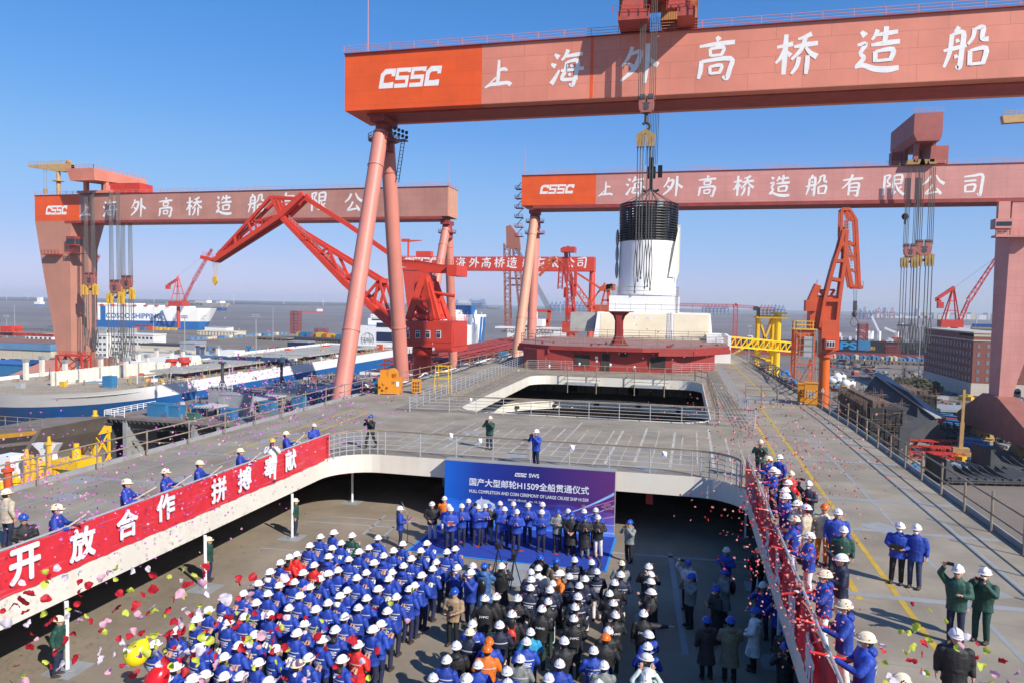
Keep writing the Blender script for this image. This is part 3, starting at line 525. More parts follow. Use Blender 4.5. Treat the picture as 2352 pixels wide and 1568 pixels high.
def hookset(): 
    x, Y = fx+.2, FY; zk = AY(1490, 400, Y).z; t = thing('hook_block', 'dark hook block with slings spread to the rim of the white funnel', 'crane hook', (x, Y, zk)); o = (x, Y, zk)
    for i in range(8): dx = -1.3+i*.37; mb = MB(o); mb.tube((x+dx*.8, Y+3, zz+7), (x+dx*.7, Y, zk+1.5), .045, n=5); mb.build('rope', M['rope'], t)
    mb = MB(o); mb.tube((x-.7, Y, zk+.2), (x+.7, Y, zk+.2), 1.0, n=14); mb.box((x-.4, Y-.5, zk+.8), (x+.4, Y+.5, zk+2.6)); mb.box((x+1.1, Y-.4, zk-.6), (x+1.8, Y+.4, zk+1.3)); mb.build('sheave_block', M['slate'], t)
    mb = MB(o); c = V((x, Y, zk-2)); mb.tube((x, Y, zk-.6), c, .3, n=8)
    for s_ in (-1, 1):
        P = [c+V((s_*.75*(1-math.cos(a)), 0, -.9*math.sin(a))) for a in (0, .5, 1, 1.5, 2, 2.4)]; mb.path(P, .22, 6)
    mb.build('hook', M['black'], t)
    for i in range(8): a = (i+.5)*math.pi/4; mb = MB(o); mb.tube((x, Y, zk-2.6), (fx+4.5*math.cos(a), FY+4.9*math.sin(a), z2), .06, n=5); mb.build('sling', M['rope'], t)
hookset()
# --- second crane on the right
Y2 = 235; o = (-51, 241, GZ); t = thing('gantry_crane', 'pale pink gantry crane with orange end behind the funnel, running out to the right', 'gantry crane', o, group='gantry cranes')
zb, zt = 40.25, 50.1; xl, xm = AY(1198, 430, Y2).x, AY(1369, 430, Y2).x
mb = MB(o); mb.box((xm, Y2, zb), (118, Y2+10, zt)); gd = mb.build('girder', M['pink'], t)
mb = MB(o); mb.box((xl, Y2, zb), (xm, Y2+10, zt)); mb.build('girder_end', M['orange'], t)
mb = MB(o); mb.box((xl+4, Y2-.2, zb-1.1), (118, Y2+9.8, zb-.01)); mb.box((xl, Y2-.3, zt), (118, Y2+10.3, zt+.15)); mb.build('edge_plate', M['dred'], gd)
mb = MB(o); top_rail(mb, (xl, Y2-.2, zt), (118, Y2-.2, zt), 3, 1.3, .07, 2); mb.build('railing', M['pink'], t)
for ch, px in zip('上海外高桥造船有限公司', (1391, 1459, 1546, 1624, 1708, 1791, 1876, 1958, 2052, 2143, 2235)): put(ch, px, 434 if ch == '上' else 429-(px-1391)*.006, Y2-.02, 5.0 if ch == '上' else 6.5, t, o)
cssc(AY(1279, 435, Y2-.02), 3.0, 11, t, o)
a_leg(t, o, -50.5, 240, zb-4, (1187, 818), (1222, 735), 1.5, 'legtan', 'leg')
mb = MB(o); ring_platform(mb, (-50.5, 240, zb-9), 3.4); mb.build('platform', M['dred'], t)
mb = MB(o)
for k in range(6): z = zb+6-k*3.2; mb.box((-57.2, 238, z), (-54.5, 241, z+.15)); mb.bar((-57, 238, z), (-55, 240.6, z+3.2), .3, .12); top_rail(mb, (-57.2, 238, z), (-54.5, 238, z), 1.3, 1.1, .08)
mb.build('stair', M['dred'], t)
mb = MB(o); p = AY(1205, 403, Y2+2); mb.tube((p.x, p.y, zt), (p.x, p.y, zt+10.5), .12, .06, n=6); mb.build('antenna', M['pink'], t)
mb = MB(o); mb.hexa([(89.7, 235.01, -18), (92.9, 235.01, -18), (92.9, 242, -18), (89.7, 242, -18), (90.7, 235.01, zb-.02), (108, 235.01, zb-.02), (108, 246, zb-.02), (90.7, 246, zb-.02)]); mb.build('leg', M['pink'], t)
mb = MB(o); mb.prism([(88.6, 209, GZ+5), (88.6, 209, GZ+8), (88.6, 233, GZ+16.4), (88.6, 243.5, GZ+16.4), (88.6, 263, GZ+8), (88.6, 263, GZ+5)], (5.6, 0, 0)); mb.build('sill_beam', mat('sill beam red', (.32, .12, .085), .6, .15, .3), t)
q = AY(2285, 506, 233); q2 = AY(2285, 525, 233); q3 = AY(2285, 541, 233); mb = MB(o); mb.box((q.x, 232.4, q2.z), (q.x+4.4, 236, q.z+.4)); mb.box((q.x, 231.6, q3.z-.6), (q.x+11.5, 235, q3.z)); top_rail(mb, (q.x, 231.6, q3.z), (q.x+11.5, 231.6, q3.z), 1.4, 1.3, .09); mb.box((q.x+1, 233.5, q3.z-.6), (q.x+4, 235, zb-1.2)); cb = mb.build('operator_cab', M['pink'], t)
mb = MB(o); mb.box((q.x+.3, 232.3, q2.z+.7), (q.x+4.1, 232.37, q.z-.5)); mb.box((q.x-.08, 232.7, q2.z+.7), (q.x-.02, 235.7, q.z-.5)); mb.build('cab_window', M['glassd'], cb)
for y in (213, 222, 250, 259):
    mb = MB(o); mb.prism([(89, y-4, GZ+2), (89, y-1, GZ+5), (89, y+1, GZ+5), (89, y+4, GZ+2)], (4.5, 0, 0)); [mb.tube((88.9, y+q_, GZ+.9), (93.7, y+q_, GZ+.9), .9, n=12) for q_ in (-3, -1, 1, 3)]; mb.build('bogie', M['gold'], t)
# trolley of the second crane
mb = MB(o); ax = AY(2068, 380, Y2).x; bx = AY(2180, 380, Y2).x; zz2 = zt+.2
mb.box((ax+2, Y2-4.5, zz2+8), (bx-3.5, Y2+20, zz2+14)); mb.box((ax, Y2+10, zz2), (bx-9, Y2+13, zz2+6)); mb.box((bx-5, Y2+1, zz2+.5), (bx, Y2+9, zz2+5.6))
mb.prism([(ax+2, Y2-4.5, zz2+8), (bx-3.5, Y2-4.5, zz2+8), (bx-4, Y2-4.4, zz2+6), (ax+3, Y2-4.4, zz2+6)], (0, 20, 0))
for x in (ax+3.6, bx-5): mb.bar((x, Y2-1, zz2+.5), (x+.4, Y2-1, zz2+8), 1.2); mb.bar((x, Y2+9, zz2+.5), (x, Y2+9, zz2+8), 1.2)
tr = mb.build('trolley', M['red'] if 0 else mat('trolley dusky red', (.36, .1, .08), .6, .12, .4, streak=.2), t)
mb = MB(o)
for x in (ax+2.5, ax+6, bx-8, bx-5): mb.prism([(x-1.3, Y2-1.6, zz2-.1), (x+1.3, Y2-1.6, zz2-.1), (x+.9, Y2-1.6, zz2+1.3), (x-.9, Y2-1.6, zz2+1.3)], (0, 2, 0))
mb.build('bogie', M['gold'], tr)
mb = MB(o); top_rail(mb, (ax+2, Y2-4.5, zz2+14), (bx-3.5, Y2-4.5, zz2+14), 1.8, 1.3, .08); mb.build('railing', M['pink'], tr)
tackle('left one of the two gold tackles under the pale pink crane, long slings hanging', 2090, Y2-4, 385, 573, 600, 805, 4.0, 8, 4.2)
tackle('right one of the two gold tackles under the pale pink crane, densest slings', 2122, Y2-2, 385, 566, 593, 800, 5.0, 8, 5.0)
mb = MB(); p = AY(2079, 498, Y2-2); mb.o = p.copy(); mb.tube((p.x, p.y, 50), (p.x, p.y, p.z+1), .05, n=5); mb.ell(p, (1, .8, 1), 10, 7); mb.tube(p-V((0, 0, 1)), p-V((0, 0, 2.2)), .3, n=8); tag(mb.build('auxiliary_hook', M['black']), 'small black auxiliary hook left of the gold tackles on the pale pink crane', 'crane hook')
# jib crane at the far right on the girder
p = AY(2330, 276, Y2+6); o3 = (p.x+4, Y2+6, zt); j = thing('jib_crane', 'tan service jib crane standing on the pale pink girder at right edge', 'crane', o3); mb = MB(o3); x = p.x+6
mb.tube((x, Y2+6, zt), (x, Y2+6, p.z-1), .7, n=10); mb.build('mast', M['tan'], j); mb = MB(o3); mb.prism([(p.x-3, Y2+5, p.z-1), (p.x-3.5, Y2+5, p.z+1.2), (p.x+26, Y2+5, p.z+2), (p.x+26, Y2+5, p.z+.4), (p.x+9, Y2+5, p.z-.6)], (0, 2, 0)); top_rail(mb, (p.x-3, Y2+5, p.z+1.3), (p.x+10, Y2+5, p.z+1.6), 1.4, 1.2, .1); mb.build('jib', M['tan'], j)
# --- left crane
Y3 = 228; pl = AY(80, 484, Y3); pr = AY(1028, 460, Y3); zt, zb = 46.0, 36.2; xl, xr = pl.x, pr.x; xm = AY(182, 480, Y3).x; o = (-230, 233, GZ)
t = thing('gantry_crane', 'weathered brownish gantry crane on the left with orange end and stained box leg', 'gantry crane', o, group='gantry cranes')
mb = MB(o); mb.box((xm, Y3, zb), (xr, Y3+10, zt)); gd = mb.build('girder', M['brownp'], t)
mb = MB(o); mb.box((xl, Y3, zb), (xm, Y3+10, zt)); mb.build('girder_end', M['orange'], t)
mb = MB(o); mb.box((xr+.01, Y3+.2, zb+.1), (xr+.25, Y3+9.8, zt-.1)); mb.build('end_plate', mat('sunlit end plate', (.6, .3, .19), .6, streak=.2), gd)  # sunlight on the girder end is put into this lighter colour
mb = MB(o); mb.box((xl+14, Y3-.1, zb-.9), (xr-2, Y3+9, zb-.01)); mb.box((xl, Y3-.3, zt), (xr+.3, Y3+10.3, zt+.15)); mb.build('edge_plate', M['dred'], gd)
mb = MB(o); top_rail(mb, (xl, Y3-.2, zt), (xr, Y3-.2, zt), 3, 1.3, .07, 2); top_rail(mb, (xr+.2, Y3-.2, zt), (xr+.2, Y3+10, zt), 2.5, 1.3, .07, 2); mb.build('railing', M['pink'], t)
for ch, px, py in (('上', 195.5, 482), ('海', 253, 480), ('外', 318, 477), ('高', 380.4, 476), ('桥', 446, 474), ('造', 514.4, 470), ('船', 588.6, 468), ('有', 658, 465), ('限', 733, 463.4), ('公', 811.5, 464)): put(ch, px, py, Y3-.02, 5.4 if ch == '上' else 7.0, t, o)
cssc(AY(129.5, 483, Y3-.02), 3.4, 9.6, t, o)
a_leg(t, o, xr-1.7, 233, zb-4, (968, 840), (1041, 840), 1.45, 'leg', 'leg')
mb = MB(o); p = AY(1031, 420, Y3+1); mb.tube((p.x, p.y, zt), (p.x, p.y, zt+9), .11, .06, n=6); mb.build('antenna', M['pink'], t)
a = AY(84, 511, Y3); b = AY(137, 511, Y3); c1 = AY(122, 815, Y3); d1 = AY(136, 815, Y3); zf = -18
mb = MB(o); mb.hexa([(xl+9, Y3+1, zf), (xl+15, Y3+1, zf), (xl+15, Y3+13, zf), (xl+9, Y3+13, zf), (xl+1.5, Y3+.2, zb-10), (xl+16, Y3+.2, zb-10), (xl+16, Y3+13.5, zb-10), (xl+1.5, Y3+13.5, zb-10)])
mb.hexa([(xl+1.5, Y3+.2, zb-10), (xl+16, Y3+.2, zb-10), (xl+16, Y3+13.5, zb-10), (xl+1.5, Y3+13.5, zb-10), (xl, Y3+.01, zb-.01), (xl+17, Y3+.01, zb-.01), (xl+17, Y3+16, zb-.01), (xl, Y3+10, zb-.01)]); mb.build('leg', M['legbrown'], t)
mb = MB(o); mb.prism([(xl+6, Y3-30, GZ+4), (xl+6, Y3-30, GZ+8), (xl+6, Y3-2, GZ+16), (xl+6, Y3+17, GZ+16), (xl+6, Y3+45, GZ+8), (xl+6, Y3+45, GZ+4)], (11, 0, 0)); mb.build('sill_beam', M['legbrown'], t)
mb = MB(o); mb.box((xl+16, Y3-1.5, zb-9.5), (xl+20, Y3+2.5, zb-6)); mb.box((xl+16, Y3-1.8, zb-12.6), (xl+21, Y3+3, zb-12.3)); top_rail(mb, (xl+16, Y3-1.8, zb-12.3), (xl+21, Y3-1.8, zb-12.3), 1.2, 1.4, .1); mb.box((xl+5, Y3-2.2, zb-13), (xl+13, Y3, zb-12.7)); top_rail(mb, (xl+5, Y3-2.2, zb-12.7), (xl+13, Y3-2.2, zb-12.7), 1.5, 1.4, .1)
cb = mb.build('operator_cab', M['dred'], t); mb = MB(o); mb.box((xl+16.2, Y3-1.58, zb-8.9), (xl+19.8, Y3-1.52, zb-6.9)); mb.box((xl+20.02, Y3-1.2, zb-8.9), (xl+20.08, Y3+2.2, zb-6.9)); mb.build('cab_window', M['glassd'], cb)
mb = MB(o); ax = AY(166, 420, Y3-4).x; wx = 12
mb.hexa([(ax+1, Y3-6, zt+4.2), (ax+wx, Y3-6, zt+4.2), (ax+wx, Y3+20, zt+6), (ax+1, Y3+20, zt+6), (ax, Y3-6.5, zt+8.6), (ax+wx, Y3-6.5, zt+8.6), (ax+wx, Y3+20, zt+8.6), (ax, Y3+20, zt+8.6)])
for x in (ax+2, ax+wx-1): mb.bar((x, Y3+.4, zt+.2), (x, Y3+.4, zt+5), 1.4); mb.bar((x, Y3+9, zt+.2), (x, Y3+9, zt+6), 1.4)
mb.box((ax-1, Y3-1, zt+.3), (ax+wx+2, Y3+1.2, zt+1.3)); tr = mb.build('trolley', M['salmon'], t)
bx = AY(248, 440, Y3).x; mb = MB(o); mb.box((bx, Y3+1, zt+1.2), (bx+13, Y3+8, zt+4.1)); mb.box((bx-.5, Y3+.5, zt+.3), (bx+14, Y3+9, zt+1.1)); mb.build('machinery_hut', M['red'], tr)
mb = MB(o); top_rail(mb, (ax, Y3-6.5, zt+8.6), (ax+wx, Y3-6.5, zt+8.6), 1.8, 1.3, .08); top_rail(mb, (ax+wx, Y3-6.5, zt+8.6), (ax+wx, Y3+20, zt+8.6), 2, 1.3, .08); mb.build('railing', M['pink'], tr)
tackle('leftmost yellow tackle under the weathered left crane, nearest its box leg', 207, Y3-2, 440, 638, 662, 800, 5.4, 8, 6, 'yel')
tackle('middle yellow tackle under the weathered left crane, hanging lowest', 265, Y3-3, 440, 655, 682, 830, 5.4, 8, 6.6, 'yel')
tackle('rightmost yellow tackle under the weathered left crane', 292, Y3+1, 440, 645, 672, 820, 5.4, 8, 5.4, 'yel')
p = AY(134, 390, Y3+5); o3 = (p.x, Y3+5, zt); j = thing('jib_crane', 'tan hammerhead service crane standing on the orange end of the left gantry', 'crane', o3); x, y = p.x, Y3+5
mb = MB(o3); mb.tube((x, y, zt), (x, y, p.z-.5), .75, n=10); mb.tube((x, y, p.z-4.6), (x, y, p.z-4.3), 2.0, n=10); mb.build('mast', M['tan'], j)
q = AY(68, 386, y); e = AY(167, 386, y); mb = MB(o3); mb.prism([(q.x, y-.8, p.z+1.3), (q.x, y-.8, p.z+2), (e.x, y-.8, p.z+2), (e.x, y-.8, p.z-.8), (x+3, y-.8, p.z-1), (x-2, y-.8, p.z-.5)], (0, 1.6, 0)); mb.box((e.x-5, y-1, p.z-1), (e.x, y+1, p.z+1.6)); mb.ell((e.x-2, y, p.z+2.6), (1.2, .8, 1.0), 8, 6); mb.build('jib', M['tan'], j)
mb = MB(o3); top_rail(mb, (q.x, y-.8, p.z+2), (e.x, y-.8, p.z+2), 1.5, 1.2, .09); mb.build('railing', M['tan'], j)
mb = MB(o3); [mb.tube((AY(k, 400, y).x, y, p.z+1.3), (AY(k, 440, y).x, y, zt+3), .06, n=4) for k in (101, 107)]; mb.tube((AY(104, 400, y).x, y, zt+3.4), (AY(104, 400, y).x, y, zt+1.6), .7, n=8); mb.build('hook_line', M['gold'], j)
# --- far red crane
Y4 = 560; o = (-150, 565, GZ); t = thing('gantry_crane', 'bright red gantry crane far off with white characters, beyond the red luffing crane', 'gantry crane', o, group='gantry cranes')
xl, xr = AY(922, 605, Y4).x, AY(1365, 605, Y4).x; zt, zb = 44.8, 33.6
mb = MB(o); mb.box((xl, Y4, zb), (xr, Y4+11, zt)); mb.build('girder', M['fred'], t)
mb = MB(o); mb.box((xl+14, Y4+3, zt+.6), (xl+32, Y4+8, zt+10)) if 0 else mb.box((AY(953, 580, Y4).x, Y4+2, zt+.4), (AY(987, 580, Y4).x, Y4+9, zt+4.6)); mb.build('trolley', M['fred'], t)
for ch, px in zip('上海外高桥造船有限公司', (1030, 1058, 1089, 1117, 1147, 1176, 1212, 1241, 1271, 1307, 1336)): put(ch, px, 603, Y4-.05, 8.6, t, o, w=8.8)
cssc(AY(965, 603, Y4-.05), 8.4, 30, t, o)
mb = MB(o); mb.hexa([(xl+10, Y4+1, GZ), (xl+18, Y4+1, GZ), (xl+18, Y4+10, GZ), (xl+10, Y4+10, GZ), (xl+1, Y4+.5, zb-.01), (xl+24, Y4+.5, zb-.01), (xl+24, Y4+10.5, zb-.01), (xl+1, Y4+10.5, zb-.01)]); mb.build('leg', M['fred'], t)
for s_ in (-1, 1): mb = MB(o); mb.tube((xr-2, Y4+5, zb), (xr-2, Y4+5+s_*10, GZ), 2.2, n=12); mb.build('leg', M['fred'], t, 'auto')
mb = MB(o); p = AY(938, 590, Y4+4); mb.tube((p.x, p.y, zt), (p.x, p.y, zt+14.5), .9, n=8); mb.box((p.x-6, p.y-1, zt+12.5), (p.x+1, p.y+1, zt+15)); mb.prism([(p.x+1, p.y-.6, zt+12.4), (p.x+1, p.y-.6, zt+14), (p.x+12, p.y-.6, zt+14), (p.x+12, p.y-.6, zt+13.4)], (0, 1.2, 0)); mb.build('service_jib', M['fred'], t)
# ---------------------------------------------------------------- water, ground, far shores
M['conc'] = mat('yard concrete', (.2, .165, .13), .85, .2, .03, rust=.4, rustcol=(.12, .1, .08))
M['mud'] = mat('mud', (.2, .16, .12), .8, .2, .02)
M['roofb'] = mat('blue roof sheet', (.12, .26, .42), .6, .12, .2, rust=.3, rustcol=(.3, .3, .28))
M['blue'] = mat('ship blue', (.012, .12, .36), .4, .06, .1, streak=.1, rustcol=(.01, .08, .24))
M['navy'] = mat('navy blue', (.012, .02, .07), .4, .1, .2)
M['hullred'] = mat('antifouling red', (.3, .06, .045), .6, .1, .1)
M['hullblk'] = mat('black hull', (.018, .02, .024), .5, .2, .1)
M['wall'] = mat('white wall', (.72, .71, .67), .7, .08, .1, streak=.25, rustcol=(.45, .42, .36))
M['creamw'] = mat('cream wall', (.66, .58, .42), .7, .08, .1)
M['shed'] = mat('stained shed wall', (.6, .53, .4), .7, .1, .1, streak=.6, rustcol=(.35, .2, .1))
M['brick'] = mat('red brick', (.2, .062, .042), .8, .12, .3, seam=(1.2, .5, .05, (.26, .1, .075)), axis='xz')
M['stone'] = mat('pale stone', (.5, .45, .38), .8, .1, .3)
M['cblue'] = mat('container blue', (.03, .17, .34), .6, .15, .4, rust=.2)
M['cgreen'] = mat('green machine', (.05, .14, .09), .6, .15, .4)
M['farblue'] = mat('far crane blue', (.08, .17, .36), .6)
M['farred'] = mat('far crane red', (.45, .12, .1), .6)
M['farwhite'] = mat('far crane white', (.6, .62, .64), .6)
M['beige'] = mat('beige hull', (.62, .54, .4), .5, .05, .2)
m = bpy.data.materials.new('river_water'); m.use_nodes = True; n = m.node_tree.nodes; l = m.node_tree.links; b = n['Principled BSDF']; b.inputs['Base Color'].default_value = (.2, .155, .115, 1); b.inputs['Roughness'].default_value = .45; b.inputs['IOR'].default_value = 1.25
tc = n.new('ShaderNodeTexCoord'); ns = n.new('ShaderNodeTexNoise'); ns.inputs['Scale'].default_value = .08; ns.inputs['Detail'].default_value = 8; l.new(tc.outputs['Object'], ns.inputs['Vector']); bp = n.new('ShaderNodeBump'); bp.inputs['Strength'].default_value = .5; bp.inputs['Distance'].default_value = 1.5; l.new(ns.outputs['Fac'], bp.inputs['Height']); l.new(bp.outputs[0], b.inputs['Normal']); M['water'] = m; n2 = n.new('ShaderNodeTexNoise'); n2.inputs['Scale'].default_value = .004; n2.inputs['Detail'].default_value = 7; l.new(tc.outputs['Object'], n2.inputs['Vector']); cr = n.new('ShaderNodeValToRGB'); cr.color_ramp.elements[0].position = .35; cr.color_ramp.elements[0].color = (.16, .125, .095, 1); cr.color_ramp.elements[1].position = .65; cr.color_ramp.elements[1].color = (.25, .2, .155, 1); l.new(n2.outputs['Fac'], cr.inputs[0]); l.new(cr.outputs[0], b.inputs['Base Color'])
mb = MB(); mb.quad((-14000, -1500, WZ), (14000, -1500, WZ), (14000, 14000, WZ), (-14000, 14000, WZ)); tag(mb.build('water', M['water']), kind='structure')
sh = [G(x, y, GZ) for x, y in ((-1100, 748), (0, 752), (200, 760), (430, 757), (556, 762), (610, 790), (760, 812))]
LAND = [(-1900, -400), *[(p.x, p.y) for p in sh], (-150, 470), (40, 430), *[(p.x, p.y) for p in [G(1850, 850, GZ), G(2040, 872, GZ), G(2140, 866, GZ), G(2420, 860, GZ)]], (900, 500), (900, -400)]
DOCKS = [rrect(-228, -152, 122, 440, .5, 1), rrect(-48, 26, -250, 425, .5, 1)]
mb = MB(); mb.box((-300, -390, -49), (120, 480, -47)); tag(mb.build('dock_floor', M['mud']), kind='structure')
mb = MB(); plate(mb, LAND, DOCKS, GZ, 14); tag(mb.build('ground', M['conc']), kind='structure')
mb = MB(); MUD = [G(x, y, GZ-2.5) for x, y in ((1990, 846), (2000, 836), (2160, 836), (2160, 868), (2040, 872))]; mb.prism(MUD, (0, 0, -4)); tag(mb.build('mud_flat', M['mud']), kind='structure')
mb = MB(); MUD = [G(x, y, GZ-2.5) for x, y in ((565, 775), (760, 778), (780, 800), (620, 800))]; mb.prism(MUD, (0, 0, -4)); tag(mb.build('mud_flat', M['mud']), kind='structure')
def strip_land(name, pts, z, h, m):
    mb = MB(); P = [G(x, y, z) for x, y in pts]
    for a, b in zip(P, P[1:]):
        k = 8
        for i in range(k):
            p, q = a+(b-a)*i/k, a+(b-a)*(i+1)/k; d = (p-CAM); d.z = 0; d.normalize(); d2 = q-CAM; d2.z = 0; d2.normalize(); h0 = h*random.uniform(.6, 1.2)
            mb.hexa([p, q, q+d2*7000, p+d*7000]+[v+V((0, 0, h0)) for v in (p, q, q+d2*7000, p+d*7000)])
    return tag(mb.build(name, m), kind='structure')
strip_land('far_shore', [(-120, 689.5), (300, 695), (700, 702.5), (1000, 706), (1140, 710)], WZ, 9, mat('far wooded shore', (.07, .075, .05), .9, .3, .01))
strip_land('far_shore', [(1000, 707), (1250, 712), (1560, 719), (1800, 723), (2100, 729), (2500, 740)], WZ, 6, mat('far port shore', (.2, .2, .19), .9, .3, .01))
# ---------------------------------------------------------------- vessels
def vessel(name, label, a, b, topz, wid, upper, lower, cut, boot=None, bow='b', group=None, house=None, z0=WZ, flare=.1, up2=None):
    """hull whose near waterline runs from photo point a to photo point b, widening away from the camera; local x from a to b"""
    A, B = G(*a, z0), G(*b, z0); d = B-A; L = d.length; rz = math.atan2(d.y, d.x); t = thing(name, label, 'ship', A, rz, group)
    H = topz-z0; xs = [0, .04, .5, .8, .93, 1.0]; w_ = wid
    def half(z, k):  # bow taper, more at the waterline
        f = z/H; return (1.0, 1.0, 1.0, 1.0, .62+.3*f, .05+.45*f*f)[k]
    def section(z): return [(x*L if x < 1 else L*(1-.05*(1-z/H)), w_/2-w_/2*half(z, k), z) for k, x in enumerate(xs)]+[(x*L if x < 1 else L*(1-.05*(1-z/H)), w_/2+w_/2*half(z, k), z) for k, x in reversed(list(enumerate(xs)))]
    if bow == 'a':
        old = section
        def section(z): return [(L-x, y, z) for x, y, z in old(z)]
    parts = [(0, cut, lower), (cut, H, upper)] if not boot else [(0, boot[0], boot[1]), (boot[0], cut, lower), (cut, H, upper)]
    for z0_, z1_, mm in parts:
        if z1_-z0_ < .05: continue
        mb = MB(); mb.loft([section(z0_), section(z1_)]); mb.build('hull', M[mm], t)
    return t, L, H
def deckbox(t, L, H, x0, x1, y0, y1, h0, h1, m, name='deck_house'):
    mb = MB(); mb.box((x0, y0, H+h0), (x1, y1, H+h1)); return mb.build(name, M[m], t)
def wins(p, x0, x1, n, y, z0, z1, w=.6, m='glassd', nm='window'):
    mb = MB()
    for i in range(n): x = x0+(x1-x0)*(i+.5)/n; mb.box((x-w/2, y-.06, z0), (x+w/2, y, z1))
    return mb.build(nm, M[m], p)
# blue and white car carrier at the far left quay
t, L, H = vessel('car_carrier', 'white and blue car carrier with big COSCO SHIPPING lettering moored at the left quay', (120, 752), (478, 759), -7, 36, 'pwhite', 'blue', 12)
for x0, x1, h in ((30, 150, 3), (60, 120, 5), (150, 195, 2)): deckbox(t, L, H, x0, x1, 6, 30, 0, h, 'pwhite')
for i in range(9): mb = MB(); mb.ell((40+i*16, 2.5, H+2.2), (4, 1.5, 1.5), 8, 5); mb.build('lifeboat', M['oran2'], t)
mb = MB(); mb.tube((96, 16, H), (96, 16, H+11), .8, .3, n=8); mb.build('mast', M['pwhite'], t)
k = L/358; mb = MB(); mb.box((k*112, -.15, 6), (k*124, -.02, H+1.2)); mb.build('ramp', M['blue'], t)
for i, x in enumerate((k*70, k*82)): mb = MB(); mb.prism([(x, -.12, H-1), (x+5, -.12, H-1), (x+14, -.12, 12), (x+9, -.12, 12)], (0, .1, 0)); mb.prism([(x+9, -.12, 12), (x+14, -.12, 12), (x+20, -.12, 2), (x+15, -.12, 2)], (0, .1, 0)); mb.build('stripe', M['blue' if 1 else 'pwhite'], t)
place_text('COSCO SHIPPING', M['blue'], t, (k*188, -.15, 18.5), (1, 0, 0), (0, 0, 1), 7, k*126, .025)
place_text('COSCO SHIPPING', M['blue'], t, (k*345, -.2+3.2, 20), (.85, .5, 0), (0, 0, 1), 2, k*11, 0)
# far beige car carrier
t, L, H = vessel('car_carrier', 'distant beige and blue car carrier lettered EUKOR behind the blue and white one', (380, 710), (515, 714.5), -10, 34, 'beige', 'blue', 12)
place_text('EUKOR', M['slate'], t, (L*.5, -.3, 21), (1, 0, 0), (0, 0, 1), 8, L*.32, .02); deckbox(t, L, H, L*.5, L*.7, 5, 25, 0, 8, 'pwhite'); deckbox(t, L, H, L*.85, L*.92, 5, 25, 0, 7, 'pwhite')
# small ships far out
for nm, lab, a, b, tz, wd, u, lo, hs in (('gas_carrier', 'tiny white and blue ship far out near the left shore', (92, 702), (105, 702), -22, 30, 'pwhite', 'blue', (.3, .8, 20)), ('coaster', 'small orange hulled tanker out on the river, left of the pink tube legs', (690, 718), (741, 719), -33, 14, 'fred', 'fred', (.72, .95, 9)), ('barge', 'dark low barge on the river behind the floating crane', (1340, 721), (1376, 722), -34, 14, 'slate', 'slate', (.1, .3, 7)), ('barge', 'low dark sand barge on the river left of the yellow tower', (1855, 745), (1892, 746), -35, 12, 'slate', 'slate', (.1, .3, 6)), ('tanker', 'red hulled ship far off behind the orange crane', (1846, 731), (1892, 732), -20, 30, 'farred', 'farred', (.75, .92, 14)), ('coaster', 'faint green hulled coaster right of the funnel, far out', (1604, 726), (1628, 727), -33, 10, 'cgreen', 'cgreen', (.1, .35, 7)), ('container_ship', 'container ship stacked with boxes behind the red machinery house', (1035, 736), (1100, 738), -28, 30, 'pwhite', 'navy', (.6, .75, 16)), ('barge', 'low dark barge on the river in front of the apartment skyline', (2060, 749), (2090, 750), -35, 10, 'slate', 'slate', (.2, .4, 5)), ('tug', 'little red buoy boat out on the river at far left', (118, 724), (122, 724.5), -34, 5, 'fred', 'fred', (.3, .6, 3))):
    t, L, H = vessel(nm, lab, a, b, tz, wd, u, lo, 5); deckbox(t, L, H, L*hs[0], L*hs[1], wd*.2, wd*.8, 0, hs[2], 'pwhite')
    if nm == 'container_ship':
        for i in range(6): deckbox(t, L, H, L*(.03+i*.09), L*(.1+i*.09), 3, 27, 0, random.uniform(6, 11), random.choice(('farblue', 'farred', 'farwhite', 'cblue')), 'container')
# ro-ro ships by the red crane
o = G(815, 812, WZ); t = thing('car_carrier', 'white car carrier end with round COSCO emblem and navy panels, left of the red crane', 'ship', o); Yq = o.y; P = lambda x, y: AY(x, y, Yq)
mb = MB(o); a, b = P(816, 748), P(930, 815); mb.box((a.x, Yq, WZ), (b.x+30, Yq+120, a.z)); mb.build('hull', M['pwhite'], t)
for (x0, y0, x1, y1) in ((865, 741, 903, 752), (865, 762, 903, 785)): a, b = P(x0, y0), P(x1, y1); mb = MB(o); mb.box((a.x, Yq-.3, b.z), (b.x+8, Yq-.02, a.z)); mb.build('panel', M['navy'], t)
place_text('COSCO', M['navy'], t, P(844, 779), (1, 0, 0), (0, 0, 1), 2.2, 11, .03, o); place_text('SHIPPING', M['navy'], t, P(844, 784), (1, 0, 0), (0, 0, 1), 1.3, 9, .02, o)
mb = MB(o); c = P(844, 780)-V((0, .15, 0)); Q = [c+V((5.8*math.cos(q), 0, 5.8*math.sin(q))) for q in [i*math.pi/12 for i in range(25)]]; mb.path(Q, .14, 4); Q = [c+V((2.6*math.cos(q), 0, 5.8*math.sin(q))) for q in [i*math.pi/12 for i in range(25)]]; mb.path(Q, .1, 4); mb.build('emblem', M['navy'], t)
for (x0, x1, y0, y1) in ((836, 890, 731, 748), (842, 872, 722, 731), (850, 858, 712, 722)): a, b = P(x0, y0), P(x1, y1); mb = MB(o); mb.box((a.x, Yq+8, b.z), (b.x, Yq+20, a.z)); hs = mb.build('bridge', M['pwhite'], t)
a, b = P(845, 733), P(888, 737); mb = MB(o); mb.box((a.x, Yq+7.8, b.z), (b.x, Yq+7.95, a.z)); mb.build('window_band', M['glassd'], t)
t, L, H = vessel('car_carrier', 'white car carrier with two slanted blue stripes, right of the red machinery house', (975, 806), (1128, 799), -4.5, 36, 'pwhite', 'blue', 5)
